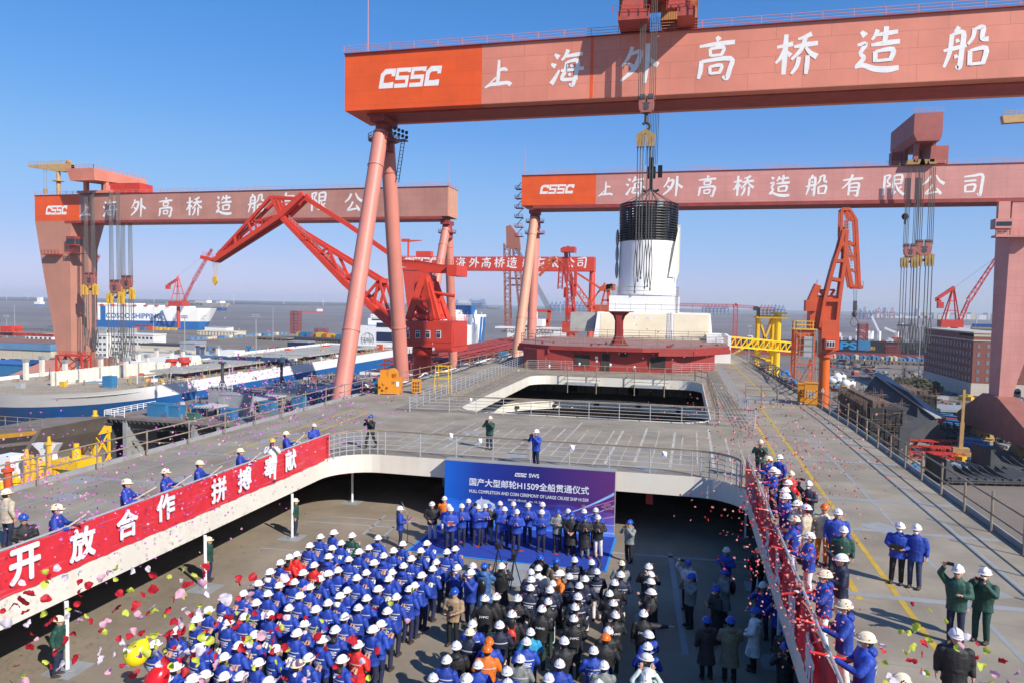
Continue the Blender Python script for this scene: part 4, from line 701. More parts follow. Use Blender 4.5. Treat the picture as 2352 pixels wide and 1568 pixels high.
for i in (0, 1): x = L*(.79+.05*i); mb = MB(); mb.prism([(x, -.2, 3), (x+2.6, -.2, 3), (x+5.6, -.2, H-2), (x+3, -.2, H-2)], (0, .15, 0)); mb.build('stripe', M['blue'], t)
place_text('SHIPPING', M['blue'], t, (L*.36, -.2, H*.45), (1, 0, 0), (0, 0, 1), 6.5, L*.48, .03)
deckbox(t, L, H, L*.6, L*.78, 4, 16, 0, 9, 'blue', 'funnel'); deckbox(t, L, H, L*.6, L*.78, 4.2, 16, -.1, 2.4, 'creamw'); deckbox(t, L, H, L*.3, L*.62, 6, 20, 0, 4.5, 'pwhite')
for i in range(5): deckbox(t, L, H, L*(.42+.11*i), L*(.42+.11*i)+1.4, 3, 5, 0, random.uniform(2, 5), random.choice(('oran2', 'pwhite', 'galv')), 'deck_fitting')
# product tanker with a red pipe deck, parallel to the cruise ship
zd = -20; a, b = G(995, 838, zd), G(1205, 786, zd); xw = -95; o = (a.x, a.y, WZ); t = thing('tanker', 'navy tanker under outfitting with a maze of dark red deck pipes beside the cruise ship', 'ship', o)
x0, x1, y0, y1 = min(a.x, b.x)-12, -88, a.y-40, b.y+50
mb = MB(o); mb.prism([(x0, y0, WZ), (x0, y1, WZ), (x1, y1, WZ), (x1, y0, WZ)], (0, 0, zd-WZ-2)); mb.build('hull', M['navy'], t)
mb = MB(o); mb.box((x0-.1, y0-.1, zd-2), (x1+.1, y1+.1, zd)); mb.build('sheer_strake', M['pwhite'], t)
mb = MB(o); mb.box((x0+.8, y0+.8, zd), (x1-.8, y1-.8, zd+.05)); mb.build('main_deck', mat('oxide deck', (.22, .09, .07), .8, .3, .2, rust=.6, rustcol=(.2, .2, .17)), t)
for i in range(11):
    x = x0+5+(x1-x0-10)*i/10; mb = MB(o); zz_ = zd+1.5+random.random()*2.5; mb.tube((x, y0+12, zz_), (x, y1-60, zz_), .45, n=6); mb.build('deck_pipe', M['dred'], t)
for i in range(16):
    y = y0+10+i*(y1-y0-70)/16; mb = MB(o); mb.tube((x0+4, y, zd+2+random.random()*2), (x1-4, y+random.uniform(-2, 2), zd+2+random.random()*2), .35, n=6)
    for x in (x0+6, (x0+x1)/2, x1-6): mb.bar((x, y, zd), (x, y, zd+3.5), .5)
    mb.build('pipe_rack', M['dred'], t)
for i in range(26): x, y = random.uniform(x0+3, x1-3), random.uniform(y0+5, y1-60); mb = MB(o); s_ = random.uniform(1, 3); mb.box((x, y, zd), (x+s_*1.6, y+s_, zd+random.uniform(1.2, 3))); mb.build('deck_box', M[random.choice(('cblue', 'grey', 'cgreen', 'cblue', 'oran2', 'galv'))], t)
Yh = b.y+25; P = lambda x, y: AY(x, y, Yh)
for (xa, xb, ya, yb) in ((1137, 1305, 750, 758), (1165, 1300, 757, 784), (1200, 1245, 733, 750), (1210, 1226, 716, 733)):
    p, q = P(xa, ya), P(xb, yb); mb = MB(o); mb.box((p.x, Yh, max(q.z, zd)), (q.x, Yh+14, p.z)); mb.build('accommodation', M['pwhite'], t)
mb = MB(o); p, q = P(1199, 747), P(1226, 752); mb.box((p.x, Yh-.3, q.z), (q.x, Yh-.02, p.z)); mb.build('window_band', M['glassd'], t)
place_text('PROTECT THE ENVIRONMENT', M['slate'], t, P(1212, 763)-V((0, .2, 0)), (1, 0, 0), (0, 0, 1), 1.6, 40, .02, o); place_text('SAFETY FIRST', M['slate'], t, P(1205, 772)-V((0, .2, 0)), (1, 0, 0), (0, 0, 1), 1.2, 18, .02, o)
for x_ in range(1170, 1300, 9): p = P(x_, 759.5); mb = MB(o); mb.box((p.x, Yh-.2, p.z-.4), (p.x+.8, Yh-.02, p.z+.5)); mb.build('window', M['glassd'], t)
# two black tankers at the right pier
t, L, H = vessel('tanker', 'black tanker with white name ATLANTIC G on its bow, behind the yellow tower', (1580, 808), (1885, 818), -24.5, 40, 'hullblk', 'hullred', 3.5, bow='a')
place_text('ATLANTIC G', M['pwhite'], t, (L*.83, -.3, H-3.5), (1, 0, 0), (0, 0, 1), 2.0, L*.12, .03)
for i in range(26): x = random.uniform(.1, .95)*L; deckbox(t, L, H, x, x+random.uniform(1, 6), 3, 5+random.random()*20, 0, random.uniform(1, 4), random.choice(('galv', 'pwhite', 'grey')), 'deck_fitting')
t, L, H = vessel('tanker', 'black tanker lettered PS in light blue at the right pier behind the brick building', (1890, 818), (2330, 836), -22, 42, 'hullblk', 'hullred', 5)
k = L/440; place_text('PS', mat('sky blue letters', (.03, .3, .62), .5), t, (k*63, -.3, 11), (1, 0, 0), (0, 0, 1), 6.5, k*40, .06); place_text('TANKERS', M['yel'], t, (k*106, -.3, 9.5), (1, 0, 0), (0, 0, 1), 3, k*42, .04)
for i in range(40): x = random.uniform(.02, .9)*L; deckbox(t, L, H, x, x+random.uniform(1, 7), 3, 5+random.random()*20, 0, random.uniform(1, 4.5), random.choice(('galv', 'pwhite', 'grey', 'oran2')), 'deck_fitting')
for px, tip in ((2010, (1970, 768)), (2028, (2008, 738)), (2070, (2040, 762))):
    mb = MB(); x = k*(px-1890); y = 12; mb.tube((x, y, H), (x, y, H+9), 1.6, n=8); dx = k*(tip[0]-px); mb.bar((x, y, H+8), (x+dx, y, H+8+(772-tip[1])*.44), 2.0, 1.8); mb.build('deck_crane', M['pwhite'], t)
deckbox(t, L, H, k*20, k*45, 6, 36, 0, 6, 'pwhite'); deckbox(t, L, H, k*105, k*118, 6, 30, 0, 7, 'pwhite')
t, L, H = vessel('supply_ship', 'white ship with blue and yellow funnel house behind the brick building', (2170, 780), (2330, 786), -22, 24, 'pwhite', 'slate', 5); k = L/160
for x0_, x1_, h, mm in ((5, 60, 7, 'pwhite'), (20, 32, 24, 'pwhite'), (62, 118, 10, 'blue'), (62, 118, 5, 'yel'), (70, 72, 22, 'galv'), (108, 110, 22, 'galv')): deckbox(t, L, H, k*x0_, k*x1_, 3 if mm != 'yel' else 2.6, 20, 2.5 if mm == 'yel' else 0, h, mm)
# ---------------------------------------------------------------- container hull in the next dock
zd = -20; o = (-184, 240, -46); t = thing('container_ship', 'half built ship with white bulwark and blue flared bow in the left dock', 'ship', o); cx, sx = -192.3, 31.6
def plan(z):
    f = (z+46)/26; hb = sx*(1 if f > .35 else .9+.1*f/.35); tip = 157.5+25*(1-f)**1.2; ln = 29+52*(1-f); out = []; yb = tip+ln
    for i in range(13): q = math.pi/2*(1-i/12); out.append((cx+hb*math.sin(math.pi/2-q)**.85 if i else cx, tip+ln*(1-math.cos(math.pi/2-q)) if 0 else tip+ln*(1-math.sin(q)), z))
    return [(x, y, z) for x, y, z in out]+[(cx+hb, 420, z)]+[(cx-hb, 420, z)]+[(2*cx-x, y, z) for x, y, z in reversed(out[1:])]
def wrapz(zs, m, nm, cap=False):
    mb = MB(o); mb.loft([plan(z) for z in zs], cap); return mb.build(nm, M[m], t, 'auto')
wrapz((-46, -42.5, -39.5, -36.5), 'hullred', 'bottom'); wrapz((-36.5, -33, -29, -26, -23.9), 'blue', 'hull_side'); wrapz((-23.9, zd), 'pwhite', 'bulwark')
mb = MB(o); P = plan(zd); mb.add([(x*.995-.93, y+1, zd-1.2) for x, y, z in P], [tuple(range(len(P)))]); mb.build('weather_deck', mat('ship grey deck', (.36, .31, .235), .8, .2, .1, rust=.5, rustcol=(.22, .16, .1)), t)
mb = MB(o); mb.ell((-176.5, 171, -29.6), (3.4, 4, 3.4), 14, 9); mb.tube((-175.3, 168, -30.6), (-174.5, 166.6, -31.2), 2.0, n=14); mb.build('anchor_pocket', M['blue'], t, True)
for i, (px, py) in enumerate(((14, 885), (30, 888), (46, 891), (92, 893), (12, 898), (30, 900), (58, 902))):
    q = V((px/92, py)); y_ = 0; mb = MB(o); d_ = AY(px, py+75, 171.5+.08*px); mb.ell(d_, (.9, 1.4, .55), 8, 5); mb.build('mooring_port', M['pwhite'], t)
for px, py in ((97, 862), (232, 860), (268, 848), (318, 846), (60, 870), (180, 866), (150, 873), (420, 838), (455, 828), (395, 842), (338, 855), (500, 828), (290, 866), (360, 835), (465, 832)):
    q = G(px, py, zd-1); mb = MB(o); mb.box((q.x-.6, q.y-.6, zd-1.2), (q.x+.6, q.y+.6, zd+5)); mb.build('frame_post', M['cream'], t)
    mb = MB(o); mb.box((q.x-.8, q.y-.8, zd+5), (q.x+.8, q.y+.8, zd+6)); mb.build('post_cap', M['grey'], t)
for y0_, y1_, h_, x_ in ((187, 233, 3.2, -196.4), (234, 275, 2.0, -198), (280, 330, 1.4, -203)):
    mb = MB(o); mb.box((x_-.6, y0_, zd-1.2), (x_, y1_, zd+h_)); lb = mb.build('long_bulkhead', M['cream'], t)
    for i in range(int((y1_-y0_)/3)): mb = MB(o); mb.box((x_+.01, y0_+1+i*3, zd-1.1), (x_+.35, y0_+1.3+i*3, zd+h_-.1)); mb.build('bracket', M['white' if i % 3 else 'grey'], lb)
for i in range(6): mb = MB(o); y = 240+i*11; mb.box((-214, y, zd-1), (-201-i*.8, y+8, zd+random.uniform(1.2, 3.2))); mb.build('deck_module', M['pwhite' if i % 2 else 'white'], t)
for (x0, y0, x1, y1) in ((cx+6, 218, cx+20, 262), (cx-6, 262, cx+20, 300), (cx-8, 305, cx+20, 340), (cx-10, 345, cx+20, 385)): mb = MB(o); mb.box((x0, y0, zd+.8), (x1, y1, zd+1.5)); mb.build('hatch_cover', M['grey'] if 0 else mat('hatch grey', (.38, .37, .33), .8, .15, .2, rust=.4), t)
for i in range(34):
    x, y = random.uniform(cx-10, cx+21), random.uniform(178, 390); s_ = random.uniform(1, 2.6); mb = MB(o); mb.box((x, y, zd-1.2), (x+s_*1.5, y+s_, zd+random.uniform(0, 2.6))); mb.build('deck_box', M[random.choice(('cblue', 'cblue', 'red', 'oran2', 'yel', 'galv', 'cream', 'cblue'))], t)
for px, py in ((375, 845), (345, 842), (372, 838)):
    q = G(px+50, py, zd); mb = MB(o); mb.tube((q.x, q.y, zd-1), (q.x, q.y, zd+3), 1.5, n=10); mb.tube((q.x, q.y, zd+2.2), (q.x, q.y, zd+3.2), 2.2, n=10); mb.build('winch', M['red'], t)
def gear(o_, x0, x1, y0, y1, z, n, t_, cols, hmax=2.2):
    mb = MB(o_); ks = [M[k] for k in cols]
    for i in range(n):
        x, y = random.uniform(x0, x1), random.uniform(y0, y1); mb.mi = random.randrange(len(ks)); s_ = random.uniform(.3, 1.3); q = random.random()
        if q < .35: mb.bar((x, y, z), (x, y, z+random.uniform(1, hmax*1.6)), .18)
        elif q < .6: mb.bar((x, y, z+random.uniform(.2, 1.4)), (x+random.uniform(-5, 5), y+random.uniform(-5, 5), z+random.uniform(.2, 1.4)), .16)
        else: mb.cbox((x, y, z+s_*.4), (s_*random.uniform(.8, 2.5), s_, s_*.8), random.random()*3)
    tag(mb.build('deck_gear', ks, t_), kind='stuff')
gear(o, cx-24, cx+30, 190, 400, zd-1.2, 900, t, ('cblue', 'scaf', 'cream', 'grey', 'dred', 'yel', 'pwhite', 'oran2', 'scafd'))
railing('scaffold_railing', 'thin scaffold rail along the bulwark of the half built white and blue ship', [(p[0]*.995-.9, p[1]+.6) for p in plan(zd)[2:14]], 1.3, (.6, 1.2), .05, 3, zd, 'scaf', jitter=.2)
SEC0 = set(SC.objects)
# ---------------------------------------------------------------- grey hull section with an open face
o = (-95, 150, GZ); t = thing('hull_section', 'open ended grey hull section with dark bays, piled with blue boxes and pipes', 'hull block', o); zd = -15.4; X0, X1, YA, YB = -109, -74, 115, 215
mb = MB(o); mb.box((X0, YA, zd-.5), (X1, YB, zd)); mb.build('deck_plate', mat('brown grey deck', (.2, .17, .15), .8, .25, .3, rust=.5), t)
mb = MB(o); mb.box((X0, YA+.1, GZ), (X0+.4, YB, zd-.5)); mb.box((X1-.4, YA+.1, GZ), (X1, YB, zd-.5)); mb.box((X0, YA+14, GZ), (X1, YA+14.3, zd-.5)); mb.box((X0, YA, GZ), (X1, YB, GZ+1)); mb.build('shell', M['slate'], t)
for x in (X0+4.5, X0+21, X1-8): mb = MB(o); mb.box((x, YA+.05, GZ), (x+.9, YA+9, zd-.5)); mb.build('web_frame', M['grey'], t)
mb = MB(o)
for i in range(30): x = X0+1+i*1.15; mb.prism([(x, YA+.02, zd-.5), (x+.8, YA+.02, zd-.5), (x+.8, YA+.02, zd-1.2)], (0, .3, 0))
for k in range(12): mb.box((X0+.4, YA+.02, GZ+2+k*1.3), (X0+1.9, YA+.3, GZ+2.3+k*1.3))
mb.build('stiffener', M['slate'], t)
for k in range(5): mb = MB(o); z = zd-2.5-k*2.6; mb.tube((X0+5, YA+1.5, z), (X1-3, YA+1.8, z+.2), .07, n=5); [mb.bar((X0+6+i*3, YA+1.5, z-.1), (X0+7.5+i*3, YA+1.5, z-.05), .5, .1) for i in range(9)]; mb.build('staging', M['scaf'], t)
for i, (x, y, a_, b_, h, mm) in enumerate(((-101, 118, 4.5, 2.5, 2.6, 'cblue'), (-97.5, 119, 3.5, 2.4, 2.2, 'cblue'), (-93, 121, 3, 2.2, 2.4, 'cblue'), (-88, 124, 6, 4, 4.5, 'grey'), (-95, 130, 6, 4, 5, 'grey'), (-88, 142, 8, 5, 4, 'grey'), (-84, 119, 2.8, 2.2, 2.2, 'cblue'), (-82, 130, 3, 2.5, 2.4, 'cblue'), (-90, 116.5, 2, 1.4, 1.3, 'cgreen'), (-80, 140, 3, 2, 2.3, 'cblue'), (-81, 150, 3.2, 2, 2.3, 'cblue'), (-84, 158, 3, 2, 2.3, 'oran2'), (-80, 165, 3, 2.2, 2.5, 'cblue'), (-83, 175, 3.2, 2.2, 2.5, 'cblue'), (-79, 183, 3, 2, 2.3, 'cblue'), (-82, 193, 3, 2, 2.5, 'cblue'))):
    b_o = (x+a_/2, y+b_/2, zd); mb = MB(b_o); mb.box((x, y, zd), (x+a_, y+b_, zd+h)); mb.box((x-.08, y-.08, zd+h), (x+a_+.08, y+b_+.08, zd+h+.12)); tag(mb.build('equipment_box', M[mm]), '%s equipment box, %s from the front of the grey hull section' % ({'cblue': 'blue', 'grey': 'grey', 'cgreen': 'green', 'oran2': 'orange'}[mm], ORD[i]), 'box', 'boxes on the grey hull section')
for i in range(7): mb = MB(o); x = -91+i*.75; mb.tube((x, 120, zd+2.2), (x+9, 172, zd+2.2), .3, n=8); mb.build('pipe', M['galv'], t, 'auto')
for i in range(8): mb = MB(o); y = 121+i*6; mb.bar((-91+i, y, zd), (-91+i, y, zd+2), .2); mb.bar((-86+i, y, zd), (-86+i, y, zd+2), .2); mb.bar((-91+i, y, zd+1.9), (-86+i, y, zd+1.9), .2); mb.build('pipe_support', M['galv'], t)
for x, y, h in ((-92, 131, 7), (-85, 144, 6)): mb = MB(o); mb.tube((x, y, zd+4), (x, y, zd+4+h), .35, n=8); [mb.bar((x+dx, y, zd+4), (x, y, zd+4+h*.5), .15) for dx in (-1.5, 1.5)]; mb.box((x-.8, y-.4, zd+3.5+h), (x+.8, y+.4, zd+3.9+h)); mb.build('vent_mast', M['slate'], t)
gear(o, X0+2, X1-2, YA+2, YB-4, zd, 420, t, ('cblue', 'scaf', 'grey', 'galv', 'dred', 'slate', 'scafd'), 1.6)
railing('guard_rail', 'white guard rail on the left front corner of the grey hull section', [(X0, 130), (X0, YA), (-104, YA)], 1.3, (.5, .9, 1.3), .07, 2, zd, 'pwhite')
railing('guard_rail', 'white rail round the left grey house of the hull section', [(-95.5, 129.6), (-88.5, 129.6)], 1.2, (.5, 1.2), .06, 1.2, zd+5, 'pwhite')
railing('guard_rail', 'white rail round the right grey house of the hull section', [(-88.4, 141.8), (-79.6, 141.8)], 1.2, (.5, 1.2), .06, 1.2, zd+4, 'pwhite')

for ob in [q for q in SC.objects if q not in SEC0 and q.parent is None]: ob.location += V((-9.5, 10.5, -2.2))
# ---------------------------------------------------------------- luffing cranes
def crane(label, Y, m, ped, pw, house, tower, jib, jw, cw=None, zbase=None, name='luffing_crane', rope=None, lat=True, k=9):
    P = lambda q: AY(q[0], q[1], Y); b, tp = P(ped[0]), P(ped[1]); zb_ = zbase if zbase is not None else b.z; o = (b.x, Y, zb_); t = thing(name, label, 'crane', o)
    s_ = Y/1641.0; mb = MB(o); mb.tube((b.x, Y, zb_), (b.x, Y, tp.z), pw*s_/2, n=16); mb.build('pedestal', M[m], t, 'auto')
    a, c = P(house[0]), P(house[1]); mb = MB(o); mb.box((a.x, Y-abs(c.x-a.x)*.3, c.z), (c.x, Y+abs(c.x-a.x)*.35, a.z)); h = mb.build('machine_house', M[m], t)
    base = V(((a.x+c.x)/2, Y, a.z)); ap = P(tower); w_ = abs(c.x-a.x)*.32; mb = MB(o)
    for dx in (-1, 1):
        for dy in (-1, 1): mb.bar(base+V((dx*w_, dy*w_*.8, 0)), ap+V((dx*.3, dy*.6, 0)), w_*.16)
    for f in (.3, .6): [mb.bar(base*(1-f)+ap*f+V((-w_*(1-f), dy*w_*(1-f)*.8, 0)), base*(1-f)+ap*f+V((w_*(1-f), dy*w_*(1-f)*.8, 0)), w_*.12) for dy in (-1, 1)]
    mb.build('a_frame', M[m], t); J = [P(q) for q in jib]; mb = MB(o)
    for p, q in zip(J, J[1:]): (mb.truss(p, q, jw*s_, k, jw*s_*.07, w2=jw*s_*.6) if lat else mb.bar(p, q, jw*s_))
    mb.build('jib', M[m], t)
    if cw:
        C = [P(q) for q in cw]; mb = MB(o)
        for p, q in zip(C, C[1:]): mb.bar(p, q, jw*s_*.8)
        mb.bar(C[-1], C[-1]+V((0, 0, -jw*s_*1.6)), jw*s_*1.3); mb.build('counterweight_arm', M[m], t)
    mb = MB(o); mb.tube(ap, J[-1], .09, n=4); mb.build('luffing_rope', M['rope'], t)
    if rope:
        p, q = J[-1], P(rope); mb = MB(o); mb.tube(p, (p.x, Y, q.z), .08, n=4); mb.cbox((p.x, Y, q.z), (1, .8, 2)); mb.build('hoist_line', M['rope'], t)
    return t, h, o
crane('red lattice jib crane standing on the quay before the blue and white car carrier', 830, 'red', ((410, 756), (409, 704)), 9, ((394, 692), (426, 704)), (408, 635), ((418, 700), (445, 645), (487, 572)), 7, ((410, 640), (386, 655)), GZ)
crane('red lattice jib crane half hidden behind the stained box leg on the far left', 700, 'red', ((172, 756), (172, 706)), 9, ((160, 690), (186, 706)), (176, 640), ((176, 700), (190, 665), (228, 586)), 7, None, GZ)
crane('red lattice jib crane on the right behind the brick building', 560, 'red', ((2189, 800), (2189, 752)), 13, ((2158, 735), (2208, 752)), (2190, 662), ((2200, 748), (2225, 690), (2292, 588)), 8, ((2192, 660), (2150, 688), (2160, 694)), GZ, rope=(2290, 790))
# big red portal crane in the middle distance
t, h, o = crane('red portal crane with tall narrow tower left of the funnel', 420, 'red', ((1310, 800), (1310, 764)), 20, ((1293, 738), (1330, 765)), (1305, 565), ((1312, 735), (1306, 650), (1297, 590)), 13, None, GZ)
P = lambda x, y: AY(x, y, 420)
mb = MB(o); a, c = P(1290, 568), P(1322, 580); mb.prism([(a.x, 416, c.z), (a.x, 416, a.z-1), (a.x+2, 416, a.z), (c.x, 416, a.z), (c.x, 416, c.z)], (0, 8, 0)); mb.bar(P(1300, 580), P(1302, 610), 2.2); mb.truss(P(1290, 600), P(1286, 664), 2.5, 6, .2); mb.build('tower_head', M['red'], t)
a, c = P(1297, 690), P(1322, 700); mb = MB(o); [mb.cbox(P(x, y), (d, 3, e)) for x, y, d, e in ((1300, 672, 2.5, 6), (1318, 668, 3, 7), (1322, 640, 1.6, 9), (1310, 715, 6, 4))]; mb.build('winch_gear', M['red'], t)
# thin orange luffing crane to the right of it
o = AY(1385, 775, 470); o = (o.x, 470, GZ); P = lambda x, y: AY(x, y, 470); t = thing('luffing_crane', 'orange double link crane with counterweight arm, just left of the funnel', 'crane', o)
mb = MB(o); mb.cbox(P(1388, 725)-V((0, 0, 6)), (12, 9, 26)); mb.build('machine_house', M['oran2'], t)
mb = MB(o); [mb.bar(P(*a), P(*b), 1.2) for a, b in (((1378, 715), (1392, 655)), ((1398, 715), (1394, 655)), ((1396, 658), (1408, 715)), ((1384, 690), (1402, 690)))]; mb.build('a_frame', M['oran2'], t)
mb = MB(o); mb.bar(P(1376, 665), P(1408, 656), 3); mb.cbox(P(1403, 660), (6, 3, 4)); mb.build('counterweight_arm', M['oran2'], t)
mb = MB(o); mb.truss(P(1362, 715), P(1276, 592), 4, 10, .3, w2=2.5); mb.bar(P(1276, 592), P(1240, 616), 1.3); mb.bar(P(1276, 595), P(1238, 634), 1.6); mb.bar(P(1240, 602), P(1276, 590), 1); mb.bar(P(1378, 662), P(1290, 605), 1.3); mb.bar(P(1350, 705), P(1390, 650), 1.0); mb.build('jib', M['oran2'], t)
# floating sheerleg crane
o = AY(1185, 770, 640); o = (o.x, 640, WZ); P = lambda x, y: AY(x, y, 640); t = thing('floating_crane', 'rust red floating sheerleg crane with twin lattice booms between the tube legs', 'crane', o)
mb = MB(o); mb.truss(P(1167, 760), P(1164, 560), 5, 22, .35); mb.truss(P(1200, 722), P(1184, 570), 5, 18, .35); mb.build('boom', M['dred'] if 0 else mat('rusty boom', (.33, .12, .08), .7), t)
mb = MB(o); mb.prism([P(1163, 570), P(1162, 520), P(1172, 517), (P(1192, 545))[:], P(1195, 575)], (0, 4, 0)); mb.build('boom_head', MATS['rusty boom'], t)
mb = MB(o); [mb.bar(P(1166, y), P(1196, y), 1.5) for y in (590, 640, 655)]; mb.build('cross_beam', MATS['rusty boom'], t)
for i in range(5): mb = MB(o); mb.tube(P(1182+i*2, 570), P(1258+i*3, 715), .3, n=4); mb.build('stay', M['rope'], t)
mb = MB(o); [mb.bar(P(*a), P(*b), 3) for a, b in (((1213, 714), (1266, 714)), ((1262, 714), (1256, 775)), ((1230, 714), (1228, 770)), ((1225, 738), (1260, 738)), ((1225, 762), (1256, 762)))]; mb.build('gantry_frame', M['oran2'], t)
mb = MB(o); a, c = P(1130, 770), P(1290, 790); mb.box((a.x, 630, WZ), (c.x, 670, WZ+4)); mb.build('pontoon', M['slate'], t)
# the large red level luffing crane at left of centre
Yc = 165; o = (AY(969, 860, Yc).x, Yc, GZ); P = lambda x, y: AY(x, y, Yc); t = thing('luffing_crane', 'large bright red level luffing crane with a four window machine house and folded double jib', 'crane', o)
x0, x1 = P(950, 820).x, P(990, 820).x; cx_ = (x0+x1)/2; rr = (x1-x0)/2
mb = MB(o); mb.tube((cx_, Yc, GZ), (cx_, Yc, P(969, 800).z), rr, n=28); mb.build('pedestal', M['fred'], t, 'auto')
mb = MB(o); zc = P(969, 816).z; mb.tube((cx_, Yc, zc), (cx_, Yc, zc+.4), rr*1.75, n=24)
for i in range(24):
    q = 2*math.pi*i/24; q2 = q+2*math.pi/24; c1 = V((cx_+rr*1.75*math.cos(q), Yc+rr*1.75*math.sin(q), zc+.4)); c2 = V((cx_+rr*1.75*math.cos(q2), Yc+rr*1.75*math.sin(q2), zc+.4)); mb.bar(c1, c1+V((0, 0, 1.2)), .07)
    for hh in (.6, 1.2): mb.bar(c1+V((0, 0, hh)), c2+V((0, 0, hh)), .06)
mb.tube((cx_, Yc, zc+.4), (cx_, Yc, P(969, 797).z), rr*1.02, rr*1.08, n=24); mb.build('slew_ring', M['fred'], t)
a, c = P(933, 736), P(1046, 786); mb = MB(o); mb.box((a.x, Yc-3, c.z), (c.x, Yc+9.5, a.z)); h = mb.build('machine_house', M['red'], t)
mb = MB(o); mb.box((a.x+.2, Yc-2.9, c.z-1.2), (c.x, Yc+9.4, c.z-.01)); mb.box((c.x-4.2, Yc-3.1, c.z-2.2), (c.x+.05, Yc+9.55, c.z-1.2)); mb.box((c.x+.02, Yc-2, c.z-1), (c.x+.2, Yc+9, a.z-1.4)); mb.build('under_frame', M['red'], t)
for wx in (946, 970, 993, 1017):
    p, q = P(wx-5, 758), P(wx+5, 776); mb = MB(o); mb.box((p.x, Yc-3.1, q.z), (q.x, Yc-3.01, p.z)); wf = mb.build('window', M['pwhite'], h); mb = MB(o); w2 = (q.x-p.x)
    for i in (0, 1): mb.box((p.x+w2*(.1+.43*i), Yc-3.16, q.z+.15), (p.x+w2*(.47+.43*i), Yc-3.11, p.z-.7)); mb.box((p.x+w2*(.1+.43*i), Yc-3.16, p.z-.55), (p.x+w2*(.47+.43*i), Yc-3.11, p.z-.12))
    mb.build('pane', M['glassd'], wf)
mb = MB(o); top_rail(mb, (a.x, Yc-3, a.z), (c.x, Yc-3, a.z), .9, 1.1, .05); top_rail(mb, (c.x, Yc-3, a.z), (c.x, Yc+9, a.z), .9, 1.1, .05); mb.build('railing', M['red'], t)
mb = MB(o)
for dy in (-2.2, 5.5):
    D = V((0, dy, 0))
    for p, q, w_ in (((945, 735), (980, 632), 1.5), ((1004, 735), (982, 640), 1.3), ((955, 726), (1000, 726), .9), ((966, 690), (998, 690), 1.0), ((966, 695), (1000, 726), .9), ((1015, 735), (990, 650), 1.0)): mb.bar(P(*p)+D, P(*q)+D*.75, w_)
mb.bar(P(980, 640)+V((0, -2, 0)), P(980, 640)+V((0, 5, 0)), 1.6); mb.build('a_frame', M['fred'], t)
mb = MB(o); p, q = P(948, 645), P(980, 690); mb.hexa([(p.x, Yc+1, q.z-3), (q.x+2, Yc+1, q.z-3), (q.x+2, Yc+6, q.z-3), (p.x, Yc+6, q.z-3), (p.x, Yc+1, p.z), (q.x+1, Yc+1, p.z), (q.x+1, Yc+6, p.z), (p.x, Yc+6, p.z)]); mb.cbox(P(977, 725)+V((0, 2, 0)), (3.4, 4, 3.5)); mb.build('hoist_cabin', M['red'], t)
mb = MB(o); mb.prism([P(916, 603), P(918, 612), P(952, 617), P(968, 625), P(1000, 627), P(1030, 627), P(1032, 610), P(1000, 606), P(975, 601), P(930, 596)], (0, 4, 0)); mb.build('counterweight_arm', M['fred'], t)
p, q = P(1030, 609), P(1052, 634); mb = MB(o); mb.box((p.x, Yc-1.2, q.z), (q.x, Yc+7.5, p.z)); mb.build('counterweight', M['fred'], t)
mb = MB(o); a1, b1, c1 = P(917, 597)-V((0, .5, 0)), P(975, 601)-V((0, .5, 0)), P(1048, 610)-V((0, .5, 0)); top_rail(mb, a1, b1, .8, 1.1, .05); top_rail(mb, b1, c1, .8, 1.1, .05); mb.build('arm_railing', M['fred'], t)
mb = MB(o); mb.tube(P(993, 672), P(1044, 680), .42, n=10); mb.tube(P(1044, 680), P(1016, 728), .06, n=4); mb.build('strut', M['fred'], t)
mb = MB(o)   # main boom
B0, B1 = P(912, 752), P(650, 500); mid = P(800, 650)
for dy in (-1.6, 2.6):
    D = V((0, dy, 0)); mb.bar(B0+D, mid+D*.9, 1.9, 1.5); mb.bar(mid+D*.9, B1+D*.6, 1.9, 1.5, 1.1, .9); mb.bar(P(876, 645)+D, P(690, 530)+D*.6, .85); mb.bar(P(690, 530)+D*.6, P(655, 500)+D*.6, .9)
    for x, y, x2, y2 in ((876, 645, 838, 690), (876, 645, 905, 735), (830, 620, 800, 640), (760, 571, 735, 585), (760, 571, 790, 635), (720, 548, 700, 552), (876, 645, 862, 710)): mb.bar(P(x, y)+D, P(x2, y2)+D, .6)
for f in (.05, .2, .35, .5, .65, .8, .95): c = B0+(B1-B0)*f; mb.bar(c+V((0, -1.4, 0)), c+V((0, 2.2, 0)), .8)
mb.bar(P(876, 645)+V((0, -1.8, 0)), P(876, 645)+V((0, 2.8, 0)), 1.2); mb.build('main_boom', M['fred'], t)
mb = MB(o); top_rail(mb, P(800, 645)+V((0, -1.9, .8)), P(670, 512)+V((0, -1.3, .6)), 1.2, 1.1, .05); mb.build('boom_walkway', M['grey'], t)
mb = MB(o); mb.bar(P(700, 455)+V((0, .5, 0)), P(800, 518)+V((0, .5, 0)), .9, 1.1); mb.bar(P(800, 518)+V((0, .5, 0)), P(918, 600)+V((0, .5, 0)), .9, 1.1); mb.build('tie_bar', M['fred'], t)
mb = MB(o)
for dy in (-1.2, 1.8):
    D = V((0, dy, 0)); N = P(650, 498)
    mb.bar(N+D, P(496, 599)+D*.5, 1.3, 1.2); mb.bar(P(629, 454)+D, P(502, 588)+D*.5, .75); mb.bar(P(629, 454)+D, P(686, 457)+D, .6); mb.bar(N+D, P(629, 454)+D, .7); mb.bar(N+D, P(702, 448)+D, 1.3)
    for a_, b_ in (((590, 506), (596, 532)), ((577, 513), (585, 540)), ((545, 545), (548, 566)), ((640, 455), (652, 492)), ((680, 458), (664, 486)), ((584, 512), (650, 495))): mb.bar(P(*a_)+D, P(*b_)+D, .45)
